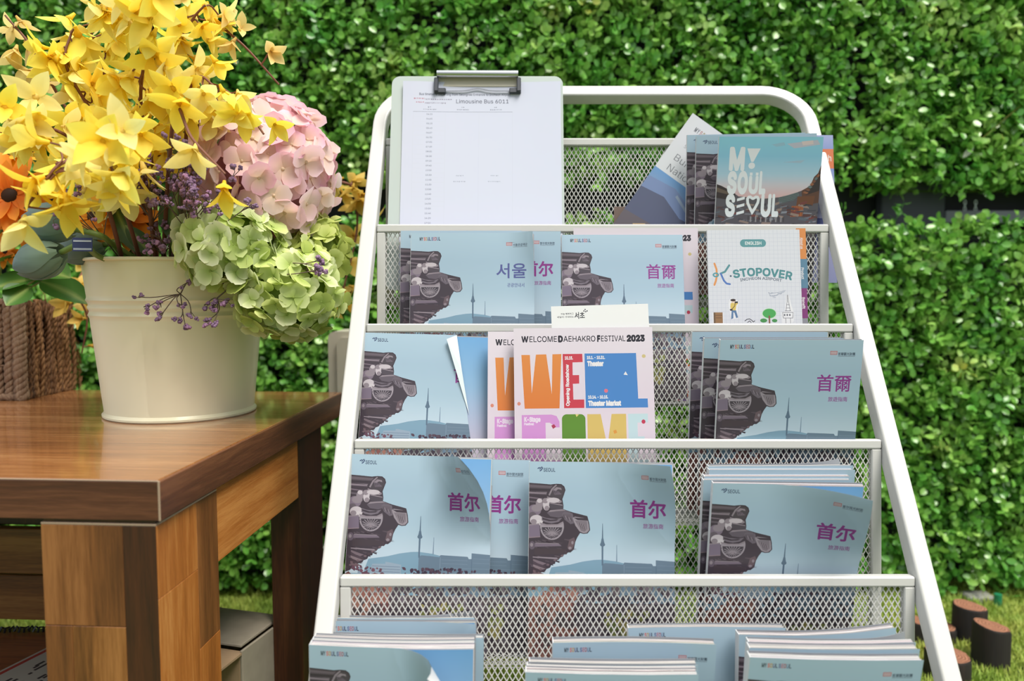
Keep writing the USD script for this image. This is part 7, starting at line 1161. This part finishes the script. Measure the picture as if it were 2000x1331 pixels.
obj('latch', boxm((bx[0] - .040, bx[1] + .03, P(655, 735, 1.4)[2]), EX, EY, EZ, -.004, .007, -.004, .02, -.02, .02, .002), 'rail_grey', ebx, label='small grey side latch')
st_ = thing('case_stand', 'dark stand holding up the beige plastic case behind the table', 'stand', (bx[0] + .12, bx[1] + .045, 0))
obj('stand_board', boxm((bx[0], bx[1], 0), EX, EY, EZ, -.01, .28, .02, .08, 0, zb_ - .0003), 'charcoal_board', st_)
# cardboard box under the table
q1 = P(559, 1206, 1.15); zc = q1[2]
def atz(px, py, z): d = P(px, py, 1.0) - EYE; return EYE + d * (z - HC) / d[2]
n1 = atz(473, 1270, zc); bxd = thing('cardboard_box', 'grey-brown cardboard box on the turf under the table', 'box', (n1[0] - .12, n1[1] + .08, 0))
ey_ = (q1 - n1) * [1, 1, 0]; LD = np.linalg.norm(ey_); ey_ /= LD; ex_ = np.array([ey_[1], -ey_[0], 0]); ex_ = ex_ if ex_[0] > 0 else -ex_
o = n1 * [1, 1, 0]
obj('box_side', boxm(o, ex_, ey_, EZ, -.004, 0, 0, LD, .0, zc - .002, .0008), 'cardboard_grey', bxd, label='greyish right side of the box')
obj('box_front', boxm(o, ex_, ey_, EZ, -.30, -.0042, .0, .004, .0, zc - .004, .0008), 'cardboard', bxd)
obj('box_back', boxm(o, ex_, ey_, EZ, -.30, -.0042, LD - .004, LD, .0, zc - .004, .0008), 'cardboard', bxd)
obj('lid_flap', boxm(o, ex_, ey_, EZ, -.30, -.006, .006, LD - .002, zc - .001, zc + .003, .0008), 'cardboard_grey', bxd)
fl2 = np.array([o + EZ * (zc - .004) + ey_ * -.001, o + EZ * (zc - .004) - ex_ * .2 + ey_ * -.001, o + EZ * (zc - .022) - ex_ * .2 - ey_ * .075, o + EZ * (zc - .022) - ex_ * .02 - ey_ * .075])
obj('front_flap', hexa(np.vstack([fl2 - EZ * .003, fl2])), 'cardboard', bxd, label='orange-brown front flap, half open')
# printed carton on the lower shelf
c1, c2 = atz(0, 1312, .2105), atz(74, 1275, .2105)
pc = thing('paper_carton', 'white printed paper carton with a red stripe on the shelf under the table', 'carton', A0 - TX * .25 + TY * .12 + TZ * .199)
a = Art(.24, .16, .001); a.add(sbox(0, 0, 240, 160), K(206, 198, 184)); a.add(sbox(0, 4, 240, 10), K(190, 74, 64)); rnd = random.Random(4)
for k in range(60): x, y = rnd.uniform(60, 230), rnd.uniform(24, 80); a.add(sbox(x, y, x + rnd.uniform(4, 14), y + 4), K(80, 72, 70))
fc = Frame(0, 0, 1.0, .9, .16); fc.ex = (c2 - c1) / np.linalg.norm(c2 - c1); fc.ey = np.array([-fc.ex[1], fc.ex[0], 0]); fc.en = TZ; fc.o = c2 - fc.ex * .17 - fc.ey * .16
obj('carton_body', boxm(fc.o, fc.ex, fc.ey, fc.en, 0, .24, 0, .16, -.0122, 0, .001), 'paper', pc, col=lin((150, 144, 134)))
sheet('carton_print', fc, a.build(), bender(.24, .16), pc, n0=.0006, mat='paper')
